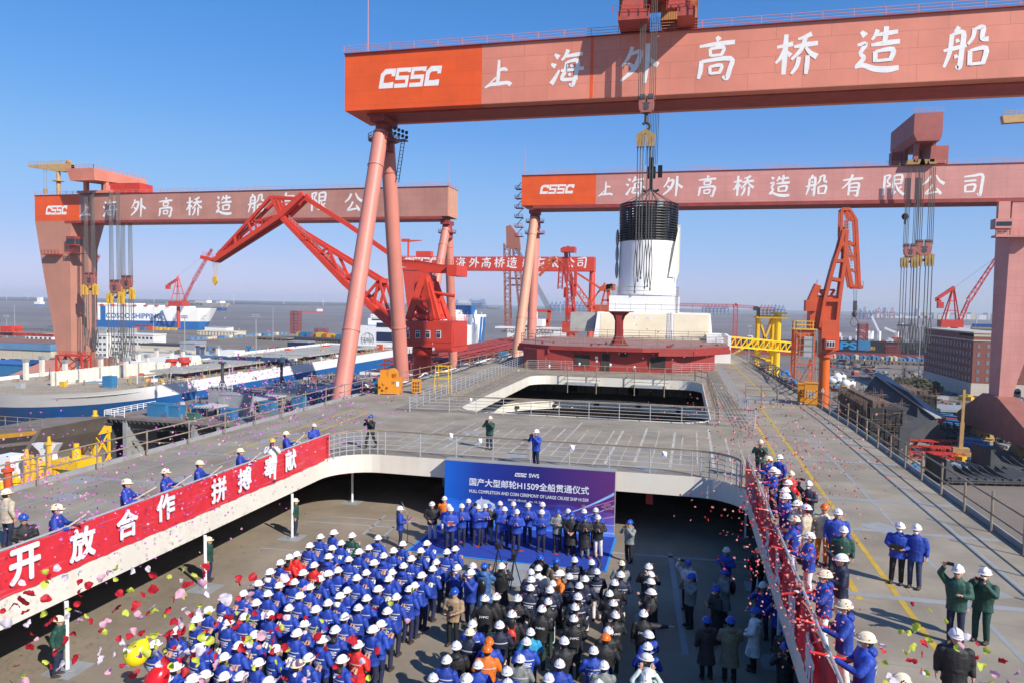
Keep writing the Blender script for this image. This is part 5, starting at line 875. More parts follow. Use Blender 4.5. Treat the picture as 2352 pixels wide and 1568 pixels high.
mb.bar(P(496, 599), P(463, 591), 1.2, .9); mb.build('fly_jib', M['fred'], t)
mb = MB(o); top_rail(mb, P(640, 503)+V((0, -1.6, .7)), P(505, 592)+V((0, -1, .5)), 1.1, 1.1, .05); top_rail(mb, P(496, 596), P(466, 588), .9, 1.1, .05); mb.build('jib_walkway', M['fred'], t)
mb = MB(o); p = P(496, 601); e = P(494, 650); [mb.tube((p.x+d, Yc, p.z), (e.x+d*.4, Yc, e.z+1.5), .05, n=4) for d in (-.9, -.3, .3, .9)]; mb.prism([(e.x-.5, Yc-.3, e.z+1.6), (e.x+.5, Yc-.3, e.z+1.6), (e.x+.7, Yc-.3, e.z+.4), (e.x, Yc-.3, e.z-.7), (e.x-.7, Yc-.3, e.z+.4)], (0, .6, 0)); mb.build('hook_block', M['yel'], t)
# the orange crane on the right with the number six on its pedestal
Yc = 235; o = (AY(1893, 900, Yc).x, Yc, GZ); P = lambda x, y: AY(x, y, Yc); t = thing('luffing_crane', 'orange double jib crane on a pedestal numbered 6 beside the right deck edge', 'crane', o)
x0, x1 = P(1880.5, 850).x, P(1905.5, 850).x; cx_ = (x0+x1)/2
mb = MB(o); mb.tube((cx_, Yc, GZ), (cx_, Yc, P(1893, 812).z), (x1-x0)/2, n=28); mb.build('pedestal', mat('vivid orange paint', (.72, .13, .012), .45, .05, .3), t, 'auto')
place_text('6', M['pwhite'], t, P(1888, 894)-V((0, (x1-x0)/2*.97+.02, 0)), (1, -.1, 0), (0, 0, 1), 1.3, None, .02, o, 'painted_number')
mb = MB(o); p = P(1893, 812); mb.tube((cx_, Yc, p.z-1), (cx_, Yc, p.z), (x1-x0)*.75, n=20); mb.hexa([(P(1885, 812).x, Yc-2.5, p.z), (P(1924, 800).x, Yc-2.5, p.z+1.5), (P(1924, 800).x, Yc+4, p.z+1.5), (P(1885, 812).x, Yc+4, p.z), (P(1884, 740).x, Yc-2, P(1884, 735).z), (P(1925, 740).x, Yc-2, P(1925, 735).z), (P(1925, 740).x, Yc+4, P(1925, 735).z), (P(1884, 740).x, Yc+4, P(1884, 735).z)]); sl = mb.build('slewing_column', M['oran2'], t)
p, q = P(1889, 776), P(1912, 800); mb = MB(o); mb.box((p.x, Yc-5.2, q.z), (q.x, Yc-2.4, p.z)); cb = mb.build('operator_cab', M['oran2'], t)
p, q = P(1891, 781), P(1909, 795); mb = MB(o); mb.box((p.x, Yc-5.32, q.z), (q.x, Yc-5.22, p.z)); cf = mb.build('cab_window', M['pwhite'], cb); mb = MB(o); w_ = (q.x-p.x)/3; [mb.box((p.x+.15+i*w_, Yc-5.4, q.z+.2), (p.x+w_*(i+1)-.1, Yc-5.33, p.z-.2)) for i in range(3)]; mb.build('pane', M['glassd'], cf)
mb = MB(o)
L_ = [(1882, 752), (1892, 690), (1905, 640), (1916, 600), (1928, 565), (1936, 530)]; R_ = [(1921, 740), (1926, 690), (1932, 645), (1938, 600), (1941, 560), (1943, 530)]
for dy in (-1.5, 2):
    D = V((0, dy, 0))
    for Q in (L_, R_): [mb.bar(P(*a_)+D, P(*b_)+D, .95) for a_, b_ in zip(Q, Q[1:])]
    for a_, b_ in zip(L_[:5], R_[:5]): mb.bar(P(*a_)+D, P(*b_)+D, 1.0)
mb.prism([P(1884, 752), P(1892, 705), P(1926, 705), P(1921, 748)], (0, 3, 0)); mb.build('main_boom', M['oran2'], t)
mb = MB(o)
for dy in (-1.3, 1.8):
    D = V((0, dy, 0))
    for a_, b_, w_ in (((1932, 482), (1930, 545), .8), ((1950, 482), (1964, 505), .7), ((1964, 505), (1972, 663), .9), ((1932, 540), (1954, 660), 1.1), ((1932, 482), (1950, 482), .9), ((1942, 484), (1950, 505), .6), ((1950, 505), (1964, 505), .6), ((1944, 505), (1944, 545), .5), ((1934, 550), (1966, 565), .6), ((1944, 588), (1969, 588), .6), ((1950, 620), (1970, 625), .6), ((1954, 658), (1973, 655), .9), ((1940, 545), (1960, 600), .5)): mb.bar(P(*a_)+D, P(*b_)+D, w_*.95)
mb.build('fly_jib', M['oran2'], t)
mb = MB(o); p, q = P(1955, 656), P(1980, 664); mb.box((p.x, Yc-1.6, q.z), (q.x, Yc+2, p.z)); top_rail(mb, (p.x, Yc-1.6, p.z), (q.x, Yc-1.6, p.z), .9, 1.2, .07); mb.build('jib_head', M['oran2'], t)
mb = MB(o); [mb.bar(P(1932+(1950-1932)*f*.6+8, 510+f*140)-V((1, 1.6, 0)), P(1932+(1950-1932)*f*.6+8, 510+f*140)+V((1, -1.6, 0)), .2) for f in [i/22 for i in range(23)]]; mb.build('ladder', M['scaf'], t)
mb = MB(o); mb.bar(P(1894, 685), P(1937, 520), 1.1); mb.bar(P(1897, 685), P(1939, 522), .7); mb.build('tie_bar', M['oran2'], t)
mb = MB(o); mb.bar(P(1878, 655), P(1860, 695), 2.4, 2); mb.bar(P(1861, 690), P(1860, 715), 3, 4); mb.bar(P(1868, 690), P(1868, 752), 1.6); mb.bar(P(1879, 662), P(1900, 690), .8); mb.bar(P(1882, 667), P(1917, 666), .6); mb.bar(P(1917, 666), P(1900, 692), .7); top_rail(mb, P(1875, 652)-V((0, 1.5, 0)), P(1860, 685)-V((0, 1.5, 0)), 1, 1.2, .07); mb.build('counterweight_arm', M['oran2'], t)
mb = MB(o); mb.cbox(P(1890, 720)+V((0, 2, 0)), (7.5, 6, 10)); [mb.cbox(P(x, 686)+V((0, 1, 0)), (3, 3, 1.8)) for x in (1880, 1892, 1906)]; top_rail(mb, P(1868, 682), P(1918, 684), 1.1, 1.2, .07); mb.build('machine_house', M['oran2'], t)
mb = MB(o); p, q, e = P(1964, 665), P(1964, 695), P(1964, 752); [mb.tube((p.x+d, Yc, p.z), (q.x+d*.6, Yc, q.z), .06, n=4) for d in (-.5, 0, .5)]; mb.cbox(q-V((0, 0, 1)), (1, .7, 3)); mb.ell(q-V((0, 0, 3.5)), (.7, .5, 1), 8, 6); mb.build('hook_block', M['slate'], t)
mb = MB(o); [mb.path([V((q.x+s_*1.6*math.sin(i*math.pi/8)*(.3+.7*i/8), Yc+j*.2, q.z-4+(e.z-q.z+4)*i/8)) for i in range(9)], .09, 4) for s_ in (-1, 1) for j in (0, 1)]; mb.build('sling', M['rope'], t)
# ---------------------------------------------------------------- towers beside the ship
def lattice(name, label, cat, px0, px1, pt, pb, Y, dep, m, bays, w, zb_=None, group=None, deckm=None, plat=True):
    a, c = AY(px0, pt, Y), AY(px1, pb, Y); z0 = c.z if zb_ is None else zb_; z1 = a.z; x0, x1 = a.x, AY(px1, pt, Y).x; o = ((x0+x1)/2, Y+dep/2, z0); t = thing(name, label, cat, o, group=group); mb = MB(o); C = [(x0, Y), (x1, Y), (x1, Y+dep), (x0, Y+dep)]
    for x, y in C: mb.bar((x, y, z0), (x, y, z1), w)
    mb.build('column', M[m], t); mb = MB(o); nb = bays
    for k in range(nb+1):
        z = z0+(z1-z0)*k/nb
        for i in range(4): mb.bar((*C[i], z), (*C[(i+1) % 4], z), w*.7)
        if k < nb:
            z2_ = z0+(z1-z0)*(k+1)/nb
            for i in range(4): p, q = (C[i], C[(i+1) % 4]); mb.bar((*p, z), (*q, z2_), w*.5); mb.bar((*q, z), (*p, z2_), w*.5)
    mb.build('bracing', M[m], t)
    if plat:
        mb = MB(o); mb.box((x0-.3, Y-.3, z1), (x1+.3, Y+dep+.3, z1+.15))
        for p, q in zip(C, C[1:]+C[:1]): top_rail(mb, (*p, z1+.15), (*q, z1+.15), 1.2, 1.15, .06)
        mb.build('top_platform', M[deckm or m], t)
    return t, o, (x0, x1, z0, z1)
M['yel2'] = mat('tower yellow', (.82, .5, .012), .5, .1, .5)
t, o, (x0, x1, z0, z1) = lattice('stair_tower', 'yellow lattice access tower with a gangway onto the right side of the far deck', 'access tower', 1743, 1778, 727, 862, 138, 3.6, 'yel2', 5, .46, GZ, plat=False)
mb = MB(o); x = AY(1785, 800, 138).x; mb.tube((x, 138, GZ), (x, 138, AY(1785, 722, 138).z), .55, n=10); mb.box((x0-.5, 137, z1-.3), (x+1.6, 142, z1)); mb.box((x-1.2, 137.6, z1+.5), (x+1.5, 139, z1+.8)); mb.bar((x0-7, 138, z1-9), (x0, 138, z1-4), .4); mb.build('main_post', M['yel2'], t)
mb = MB(o); top_rail(mb, (x0, 137, z1), (x1, 137, z1), 1.2, 1.6, .07, 3); top_rail(mb, (x0, 137, z1), (x0, 142, z1), 1.2, 1.6, .07, 3); mb.build('top_railing', M['scaf'], t)
mb = MB(o); g0, g1 = AY(1675, 795, 130), AY(1830, 808, 140)
for dz in (0, 1.6): mb.bar(g0+V((0, 0, dz)), g1+V((0, 0, dz)), .25); mb.bar(g0+V((0, 1.6, dz)), g1+V((0, 1.6, dz)), .25)
for i in range(12): f = i/12; p, q = g0+(g1-g0)*f, g0+(g1-g0)*(f+1/12); mb.bar(p, q+V((0, 0, 1.6)), .14); mb.bar(p, p+V((0, 0, 1.6)), .16)
mb.quad(g0, g1, g1+V((0, 1.6, 0)), g0+V((0, 1.6, 0))); mb.build('gangway', M['yel2'], t)
t, o, (x0, x1, z0, z1) = lattice('lift_tower', 'orange scaffold lift tower with cage beside the numbered pedestal on the right', 'access tower', 1828, 1872, 757, 905, 118, 3.4, 'oran2', 7, .22, GZ, deckm='yel')
mb = MB(o); mb.box((x0+.05, 118.1, z1-3), (x1-.05, 121.3, z1-.1)); mb.build('lift_cage', M['oran2'], t)
mb = MB(o); mb.box((x0+1.2, 117.6, z1-4.4), (x0+2.6, 118.05, z1-1.0)); mb.build('cage_door', M['grey'], t)
mb = MB(o); [mb.tube((x0+dx, 117.5, z1-14), (x0+dx, 117.5, z1), .05, n=5) for dx in (.1, .6, 2.6, 3.1)]; [mb.tube((x0, 117.45, z1-14+i*.9), (x1, 117.45, z1-14+i*.9), .04, n=5) for i in range(16)]; mb.build('scaffold', M['scaf'], t)
lattice('lattice_block', 'near red lattice frame standing by the base of the left box leg', 'steel frame', 129, 187, 815, 872, 205, 4, 'red', 3, .55, GZ)
lattice('lattice_block', 'tall dark red lattice tower out by the river, centre left', 'steel frame', 667, 684, 716, 766, 760, 8, 'dred', 7, .7)
lattice('lattice_block', 'rust red lattice block on the jetty right of the tall one', 'steel frame', 722, 746, 756, 774, 740, 8, 'dred', 3, .6)
lattice('lattice_block', 'dark red lattice tower with blue poster in front of the black tanker', 'steel frame', 1975, 1994, 745, 806, 560, 6, 'dred', 8, .6)
lattice('lattice_block', 'red grid block on the left quay before the blue car carrier', 'steel frame', 310, 340, 747, 757, 800, 8, 'dred', 2, .6)
lattice('lattice_block', 'brown lattice crate before the black tanker right of the tower', 'steel frame', 2036, 2068, 795, 812, 600, 6, 'dred', 3, .4)
lattice('lattice_block', 'thin dark red lattice mast just right of the red deck house roof', 'steel frame', 1664, 1676, 775, 800, 300, 3, 'dred', 4, .3, GZ)
p = AY(1985, 793, 558); mb = MB(p); mb.cbox(p, (8, .3, 7)); tag(mb.build('poster', M['cblue']), 'blue safety poster hung on the dark red lattice tower', 'poster')
# red tower crane right of the funnel
o = AY(1690, 790, 420); o = (o.x, 420, GZ); P = lambda x, y: AY(x, y, 420); t = thing('tower_crane', 'red hammerhead tower crane with long horizontal jib above the yellow tower', 'crane', o); p = P(1690, 700)
mb = MB(o); mb.truss((p.x, 420, GZ), p, 2.2, 24, .14); mb.build('mast', M['red'], t); mb = MB(o); mb.truss(P(1692, 703), P(1556, 700), 1.6, 34, .12); mb.build('jib', M['red'], t); mb = MB(o); mb.truss(P(1692, 703), P(1738, 707), 1.4, 10, .12); mb.tube(P(1690, 697), P(1692, 703), .6, n=6); mb.build('counter_jib', M['red'], t)
a, c = P(1731, 704), P(1742, 714); mb = MB(o); mb.box((a.x, 418, c.z), (c.x, 422, a.z)); mb.build('counterweight', M['slate'], t)
# ---------------------------------------------------------------- yard buildings
def building(name, label, Y, px0, px1, pt, dep, m, roofm=None, rows=0, cols=0, zb_=GZ, cat='building', group=None, parapet=.8, ww=1.3, wh=1.5, side=0, ac=False, door=False):
    a, c = AY(px0, pt, Y), AY(px1, pt, Y); z1 = (a.z+c.z)/2; x0, x1 = a.x, c.x; o = ((x0+x1)/2, Y+dep/2, zb_); t = thing(name, label, cat, o, group=group)
    mb = MB(o); mb.box((x0, Y, zb_), (x1, Y+dep, z1)); w_ = mb.build('wall', M[m], t)
    mb = MB(o); mb.box((x0-.3, Y-.3, z1), (x1+.3, Y+dep+.3, z1+parapet)); mb.build('roof', M[roofm or m], t)
    H = z1-zb_
    for r in range(rows):
        z = zb_+H*(r+.55)/rows
        for k in range(cols):
            x = x0+(x1-x0)*(k+.5)/cols; mb = MB(o); mb.box((x-ww/2-.12, Y-.08, z-wh/2-.12), (x+ww/2+.12, Y-.01, z+wh/2+.12)); fr = mb.build('window', M['pwhite'] if m != 'brick' else M['stone'], w_)
            mb = MB(o); mb.box((x-ww/2, Y-.13, z-wh/2), (x-.06, Y-.09, z+wh/2)); mb.box((x+.06, Y-.13, z-wh/2), (x+ww/2, Y-.09, z+wh/2)); mb.build('pane', M['glassd'], fr)
        for k in range(side):
            y = Y+dep*(k+.5)/side; sx = x1 if (x0+x1)/2 < 0 else x0; e = 1 if sx == x1 else -1; mb = MB(o); mb.box((sx+e*.01, y-ww/2, z-wh/2), (sx+e*.1, y+ww/2, z+wh/2)); mb.build('window', M['glassd'], w_)
    if ac:
        for i in range(10): x = x0+(x1-x0)*random.random(); z = zb_+H*(int(random.random()*rows)+.2)/rows; mb = MB(o); mb.box((x-.4, Y-.5, z-.3), (x+.4, Y-.02, z+.3)); mb.build('air_conditioner', M['white'], w_)
    return t, o, (x0, x1, z1)
t, o, (x0, x1, z1) = building('office_block', 'white five storey office block with roof tanks, left half of the pair seen corner on', 400, 178, 245, 770, 16, 'wall', None, 4, 7, ac=True, ww=2)
mb = MB(o); [mb.box((x0+3+i*9, 404, z1+.8), (x0+10+i*9, 412, z1+5)) for i in range(4)]; mb.build('roof_tank', M['grey'], t)
t, o, (x0, x1, z1) = building('office_block', 'white office wing stepping back to the right of the roof tank block', 404, 246, 352, 769, 12, 'wall', None, 4, 12, ac=True, ww=1.8)
building('office_block', 'small white building with a blue tinted window row behind the left box leg', 470, 58, 120, 771, 20, 'wall', None, 2, 6, ww=2.2)
t, o, (x0, x1, z1) = building('long_shed', 'long low white shed with a row of square windows left of centre', 330, 283, 440, 808, 10, 'wall', 'creamw', 1, 9, ww=2, wh=1.6)
building('hall', 'cream flat roofed hall behind the long low white shed', 372, 322, 414, 793, 12, 'creamw', 'slate')
building('container_hut', 'grey tank cabin on the roof line right of the cream hall', 360, 413, 447, 789, 10, 'galv')
building('harbour_office', 'beige harbour office on the quay below the bow of the car carrier', 690, 454, 540, 762, 20, 'creamw', None, 2, 12)
t, o, (x0, x1, z1) = building('workshop', 'rust streaked workshop with pale blue roof band behind the left box leg', 300, -60, 116, 800, 14, 'shed', None, 1, 9, ww=3, wh=1.4)
mb = MB(o); mb.box((x0-.5, 299.4, z1-.3), (x1+.5, 315, z1+3)); mb.build('roof_band', M['roofb'], t); mb = MB(o); mb.quad((x0, 299.6, z1+3.1), (x1, 299.6, z1+3.1), (x1, 315, z1+4.2), (x0, 315, z1+4.2)); mb.build('roof_sheet', M['hullred'] if 0 else mat('rusty roof', (.25, .13, .1), .8, .2, .1), t)
t, o, (x0, x1, z1) = building('open_shed', 'low shed with deep blue roof at the far left edge', 245, -60, 55, 836, 20, 'cblue', 'blue', parapet=.5)
building('blue_wall_block', 'navy painted steel block on the jetty, left of the near tube leg', 500, 660, 708, 786, 10, 'navy', 'grey', cat='hull block')
building('steel_box', 'black steel hull box behind the white and blue ship', 290, 403, 470, 834, 12, 'navy', 'slate', cat='hull block')
building('blue_shed', 'bright blue low wall behind the red lattice frame and cable drum', 300, 262, 318, 832, 6, 'cblue', 'blue', parapet=.3)
for i, (a, c, y, Yq) in enumerate(((125, 180, 757, 640), (185, 240, 760, 660), (470, 520, 752, 760))): building('quay_shed', 'low quay shed, %s from the left along the waterfront' % ORD[i], Yq, a, c, y, 14, ('white', 'galv', 'pwhite')[i], ('roofb', 'roofb', 'grey')[i], cat='shed', group='quay sheds')
# brick building on the right
M['pane'] = mat('office window', (.17, .2, .23), .25, .3, .3)
Yb = 380; t, o, (x0, x1, z1) = building('brick_building', 'six storey red brick office building with pale stone base at right', Yb, 2238, 2420, 775, 18, 'brick', 'stone', 0, 0, parapet=1.0)
xw = AY(2150, 880, 447).x; xa = x0
mb = MB(o); Q = [(xa-.3, Yb-.25), (xa-.3, Yb+70), (xa+16, Yb+70), (xa+16, Yb-.25)]; mb.prism([(x, y, GZ) for x, y in Q], (0, 0, z1-GZ+1.4)); wg = mb.build('wing', mat('red brick side', (.2, .062, .042), .8, .12, .3, seam=(1.2, .5, .05, (.26, .1, .075)), axis='yz'), t)
mb = MB(o); mb.box((xa-.6, Yb-.6, GZ), (xa+16.3, Yb+70.4, GZ+7)); mb.box((xa+16.3, Yb-.35, GZ), (x1, Yb+.2, GZ+7)); mb.box((xa-.5, Yb-.5, z1-2.2), (xa+16.4, Yb+70.5, z1-1.6)); mb.box((xa-.6, Yb-.6, z1+1.4), (xa+16.6, Yb+70.6, z1+2.1)); mb.build('stone_course', M['stone'], t)
for r in range(6):
    z = GZ+2.4+(0 if r == 0 else 1.6+r*3.9); 
    for k in range(16):
        y = Yb+3+k*4.25; mb = MB(o); mb.box((xa-.42, y-.75, z), (xa-.32, y+.75, z+2.2)); mb.build('window', M['pane'], wg)
    for k in range(4):
        x = xa+2+k*4; mb = MB(o); mb.box((x-.6, Yb-.34, z), (x+.6, Yb-.27, z+2.1)); mb.build('window', M['pane'], wg)
for k in range(3):
    mb = MB(o); x = xa+19+k*5.5; mb.box((x-1.4, Yb-.5, GZ), (x+1.4, Yb-.36, GZ+4)); mb.tube((x, Yb-.5, GZ+4), (x, Yb-.36, GZ+4), 1.4, n=16); mb.build('arch', M['glassd'], t)
for r in range(4):
    for k in range(5): mb = MB(o); x = xa+18.5+k*5; z = GZ+9+r*4.4; mb.box((x-1, Yb-.1, z), (x+1, Yb-.01, z+3)); mb.build('window', M['glassd'], wg)
for i, (px, py) in enumerate(((2213, 938), (2222, 941), (2236, 945))):
    p = G(px, py, GZ); c = thing('parked_car', 'white car parked by the brick building, %s from the left' % ORD[i], 'car', p, R(70), 'white cars parked by the brick building')
    mb = MB(); mb.box((-2.1, -.85, .3), (2.1, .85, .85)); mb.hexa([(-1.6, -.8, .85), (1.1, -.8, .85), (1.1, .8, .85), (-1.6, .8, .85), (-1.1, -.65, 1.45), (.5, -.65, 1.45), (.5, .65, 1.45), (-1.1, .65, 1.45)]); mb.build('body', M['pwhite'], c)
    for sx, sy in ((-1.3, -.86), (1.3, -.86), (-1.3, .86), (1.3, .86)): mb = MB(); mb.tube((sx, sy-.1, .32), (sx, sy+.1, .32), .32, n=10); mb.build('wheel', M['black'], c)
# jetties with piles
def jetty(label, a, b, z, wd, m, piles, covers=0):
    A, B = G(*a, z), G(*b, z); d = (B-A); L = d.length; t = thing('jetty', label, 'jetty', (A.x, A.y, z), math.atan2(d.y, d.x)); mb = MB(); mb.box((0, 0, -1.4), (L, wd, 0)); mb.build('deck', M[m], t)
    for i in range(piles): mb = MB(); x = L*(i+.5)/piles; mb.box((x-.5, .2, WZ-z-1), (x+.5, 1.2, -1.4)); mb.box((x-.5, wd-1.2, WZ-z-1), (x+.5, wd-.2, -1.4)); mb.build('pile', M['conc'], t)
    for i in range(covers): mb = MB(); x = L*i/covers; h = random.uniform(1.6, 3.2); mb.box((x+.5, .6+random.random(), 0), (x+L/covers*random.uniform(.6, .95), wd*random.uniform(.5, .8), h)); mb.build('deck_shelter', M[random.choice(('roofb', 'roofb', 'cblue', 'roofb', 'creamw'))], t)
jetty('long concrete jetty on piles below the left car carrier', (360, 763), (660, 776), GZ+.5, 14, 'conc', 30)
jetty('jetty on piles reaching right toward the tall lattice tower', (440, 781), (665, 768), GZ+.8, 8, 'conc', 26, 20)
jetty('dark jetty stacked with yellow frames, left of the near tube leg', (655, 773), (790, 780), GZ+1, 20, 'slate', 22)
jetty('long pier roofed in pale blue sheets before the black tankers', (1905, 822), (2170, 832), GZ+.5, 20, 'conc', 16, 26)
for i in range(14):
    x = 690+i*7.5; p = G(x, 772+i*.35, GZ+1); mb = MB(p); s_ = random.uniform(3, 7); mb.cbox(p+V((0, 2, s_*.35)), (s_*1.3, s_, s_*.7)); [mb.bar(p+V((dx, 0, 0)), p+V((dx, 0, s_*.9)), .4) for dx in (-2, 0, 2)]; tag(mb.build('frame_stack', M[random.choice(('yel', 'yel', 'cblue', 'oran2'))]), 'stacked steel frame on the dark jetty, %s from the left' % ORD[i], 'steel frame', 'frames stacked on the dark jetty')
for i in range(12):
    x = 430+i*10-(i % 3)*40; p = G(306+i*9, 757+(i % 2), GZ); mb = MB(p); s_ = random.uniform(3, 5); mb.cbox(p+V((0, -3, s_*.4)), (s_*1.6, s_, s_*.8)); tag(mb.build('frame_stack', M['yel' if i > 5 else random.choice(('cblue', 'oran2', 'white'))]), 'piece of gear on the left quay, %s from the left below the car carrier' % ORD[i], 'quay gear', 'gear on the left quay')
# small orange gantry at far left
o = AY(40, 800, 330); o = (o.x, 330, GZ); P = lambda x, y: AY(x, y, 330); t = thing('gantry_crane', 'low orange gantry crane with dark characters passing behind the left box leg', 'gantry crane', o, group='gantry cranes')
a, c = P(-60, 762), P(122, 774); mb = MB(o); mb.box((a.x, 330, c.z), (c.x, 334, a.z)); mb.build('girder', M['fred'], t); place_text('安全生产 双瓶 严禁超', M['hullred'], t, P(65, 769)-V((0, .05, 0)), (1, 0, 0), (0, 0, 1), 1.7, P(120, 769).x-P(8, 769).x, .03, o)
mb = MB(o); a, c = P(8, 749), P(34, 760); mb.box((a.x, 328, c.z-.6), (c.x, 335, a.z)); mb.build('trolley', M['fred'], t); mb = MB(o); top_rail(mb, (P(34, 760).x, 330, P(34, 760).z), (P(120, 762).x, 330, P(120, 762).z), 1.6, 1.5, .1); mb.build('railing', M['slate'], t)
for px, e in ((-3, 14), (172, 14)): mb = MB(o); mb.bar(P(px, 774), P(px+e, 842), 2.4, 1.5); mb.build('leg', M['fred'], t)
# light poles
for lab, px, pt, pb, Yq, k in (('slim light pole on the river bank at far left', 33, 702, 770, 560, 3), ('floodlight mast with a wide lamp head at far left', 15, 726, 800, 420, 8), ('floodlight mast by the long low white shed', 424, 728, 822, 320, 7), ('floodlight mast right of the evergreen trees, left of centre', 588, 726, 822, 330, 7), ('slim light pole out on the jetty, centre left', 627, 708, 762, 620, 3), ('slim pole beside the black box right of the trees', 352, 705, 757, 700, 2), ('light mast among the long slings on the right', 1722, 748, 872, 420, 4), ('light mast right of the gold tackle slings by the bushes', 2115, 748, 872, 400, 6)):
    p, q = AY(px, pt, Yq), AY(px, pb, Yq); zb_ = GZ; o = (p.x, Yq, zb_); t = thing('light_mast', lab, 'light mast', o); mb = MB(o); mb.tube((p.x, Yq, zb_), (p.x, Yq, p.z), .28, .14, n=6); mb.build('pole', M['galv'], t); mb = MB(o); mb.box((p.x-k*.28, Yq-.3, p.z-.2), (p.x+k*.28, Yq+.3, p.z+.1))
    for i in range(k): mb.cbox((p.x+(i-(k-1)/2)*.6, Yq-.4, p.z-.5), (.45, .4, .5)); (mb.cbox((p.x+(i-(k-1)/2)*.6, Yq-.4, p.z+.6), (.45, .4, .5)) if k > 5 else 0)
    mb.build('lamp_head', M['galv'], t)
# ---------------------------------------------------------------- trees
LEAF = [mat('evergreen leaf dark', (.03, .036, .016), .8, .3, 1), mat('evergreen leaf light', (.075, .072, .03), .8, .3, 1)]
def tree(label, px, pb, w, h, Yq, n=420, bare=False, group='trees in the yard'):
    p = AY(px, pb, Yq); o = (p.x, Yq, GZ); t = thing('tree' if not bare else 'bare_tree', label, 'tree', o, group=group); mb = MB(o); mb.tube((p.x, Yq, GZ), (p.x, Yq, GZ+h*.5), .3, .12, n=6)
    for i in range(6 if not bare else 26): a = i*2.4; z = h*(.25+.5*(i/26 if bare else i/6)); mb.tube((p.x, Yq, GZ+z), (p.x+math.cos(a)*w*.35, Yq+math.sin(a)*w*.35, GZ+z+h*.3), .09, .02, n=4)
    mb.build('trunk', M['scafd'], t)
    if bare: return
    mb = MB(o); cl = [(random.uniform(-.5, .5)*w, random.uniform(-.4, .4)*w, random.uniform(.3, .78)*h, random.uniform(.14, .24)*w) for _ in range(11)]
    for i in range(n*3):
        cx_, cy_, cz_, cr = random.choice(cl); d = V((random.gauss(0, 1), random.gauss(0, 1), random.gauss(0, 1))).normalized()*cr*random.uniform(.55, 1.1); c = V((p.x+cx_, Yq+cy_, GZ+cz_))+d; c.z = max(c.z, GZ+.3); s_ = w*.035*random.uniform(.6, 1.4); a = V((random.gauss(0, 1), random.gauss(0, 1), random.gauss(0, 1))).normalized()*s_; b = a.orthogonal().normalized()*s_; mb.mi = int(random.random() < .4); mb.quad(c-a-b, c+a-b, c+a+b, c-a+b)
    mb.build('crown', LEAF, t)
for args in (('rounded evergreen tree left of the biggest pair by the white shed', 468, 812, 9, 5.5, 345), ('big dark evergreen clump by the inlet, left of centre', 505, 812, 12, 7, 350), ('evergreen clump just right of the biggest one by the inlet', 532, 812, 9, 6, 352), ('evergreen row behind the cream hall, left part', 378, 797, 9, 6, 430), ('evergreen row behind the cream hall, right part', 408, 797, 9, 6, 432), ('dark evergreen at the far left behind the orange gantry', 8, 790, 11, 7, 400), ('dark evergreen just left of the small white building', 45, 790, 11, 7, 402), ('largest dark evergreen left of the brick building', 2090, 885, 13, 9, 385), ('dark evergreen between the largest one and the light mast', 2118, 885, 11, 8, 388), ('low round bush beside the brick building', 2146, 885, 9, 6, 392)): tree(*args)
tree('bare winter tree before the mud inlet on the right', 2076, 875, 5, 13, 420, 0, True)
# ---------------------------------------------------------------- far things: turbines, port cranes, skyline
for i, (px, pt, pb) in enumerate(((15, 676, 689), (64, 677, 690), (204, 678, 693), (354, 681, 695), (480, 680, 696), (537, 682, 698), (652, 683, 699), (742, 685, 702), (1288, 700, 719), (270, 686, 694))):
    Yq = 4200-i*60; p, q = AY(px, pt, Yq), AY(px, pb, Yq); h = p.z-q.z; o = (p.x, Yq, q.z); t = thing('wind_turbine', 'white wind turbine on the far shore, %s from the left' % ORD[min(i, 9)] if i < 8 else ('white wind turbine beyond the port cranes left of the funnel' if i == 8 else 'faint short wind turbine between the box leg and the quay crane'), 'wind turbine', o, group='wind turbines on the far shore')
    mb = MB(o); mb.tube(q, p, h*.035, h*.02, n=6); mb.build('tower', M['farwhite'], t)
    for k in range(3): a = k*2.094+i*.7; mb = MB(o); mb.tube(p, p+V((math.sin(a)*h*.5, -h*.03, math.cos(a)*h*.5)), h*.025, h*.008, n=4); mb.build('blade', M['farwhite'], t)
def sts(w, h):
    mb = MB()
    for x in (-w/2, w/2):
        for y in (0, 14): mb.bar((x, y, 0), (x, y, h*.62), 2.2)
    mb.box((-w/2, 0, h*.55), (w/2, 14, h*.62)); mb.box((-w/2-1, 2, h*.3), (w/2+1, 5, h*.34)); mb.bar((0, 7, h*.62), (0, 7, h), 2.5); mb.bar((-w/2, 7, h*.62), (0, 7, h*.98), 1.8); mb.bar((w/2, 7, h*.62), (0, 7, h*.98), 1.8); mb.bar((0, 7, h*.66), (0, -w*1.4, h*.66), 3); mb.bar((0, 7, h), (0, -w*1.2, h*.66), 1.2)
    return mb
PC = {}
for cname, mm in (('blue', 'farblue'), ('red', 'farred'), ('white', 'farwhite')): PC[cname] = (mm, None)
cnt = {}
def port(px0, px1, n, pt, pb, Yq, c, where):
    for i in range(n):
        px = px0+(px1-px0)*(i+.5)/n; q = AY(px, pb, Yq); p = AY(px, pt, Yq); h = (p.z-WZ)*random.uniform(.92, 1.04); w_ = h*.34; k = (c, round(h/6))
        mm, me = PC[c][0], PC.get(k)
        if me is None: ob = sts(w_, h).build('port_crane', M[mm]); PC[k] = ob.data
        else: ob = bpy.data.objects.new('port_crane', me); COL.objects.link(ob)
        ob.location = (q.x, Yq, WZ); ob.rotation_euler.z = R(-14); tag(ob, 'far %s container crane %s, %s from the left' % (c, where, ORD[i]), 'port crane', 'container cranes of the far port')
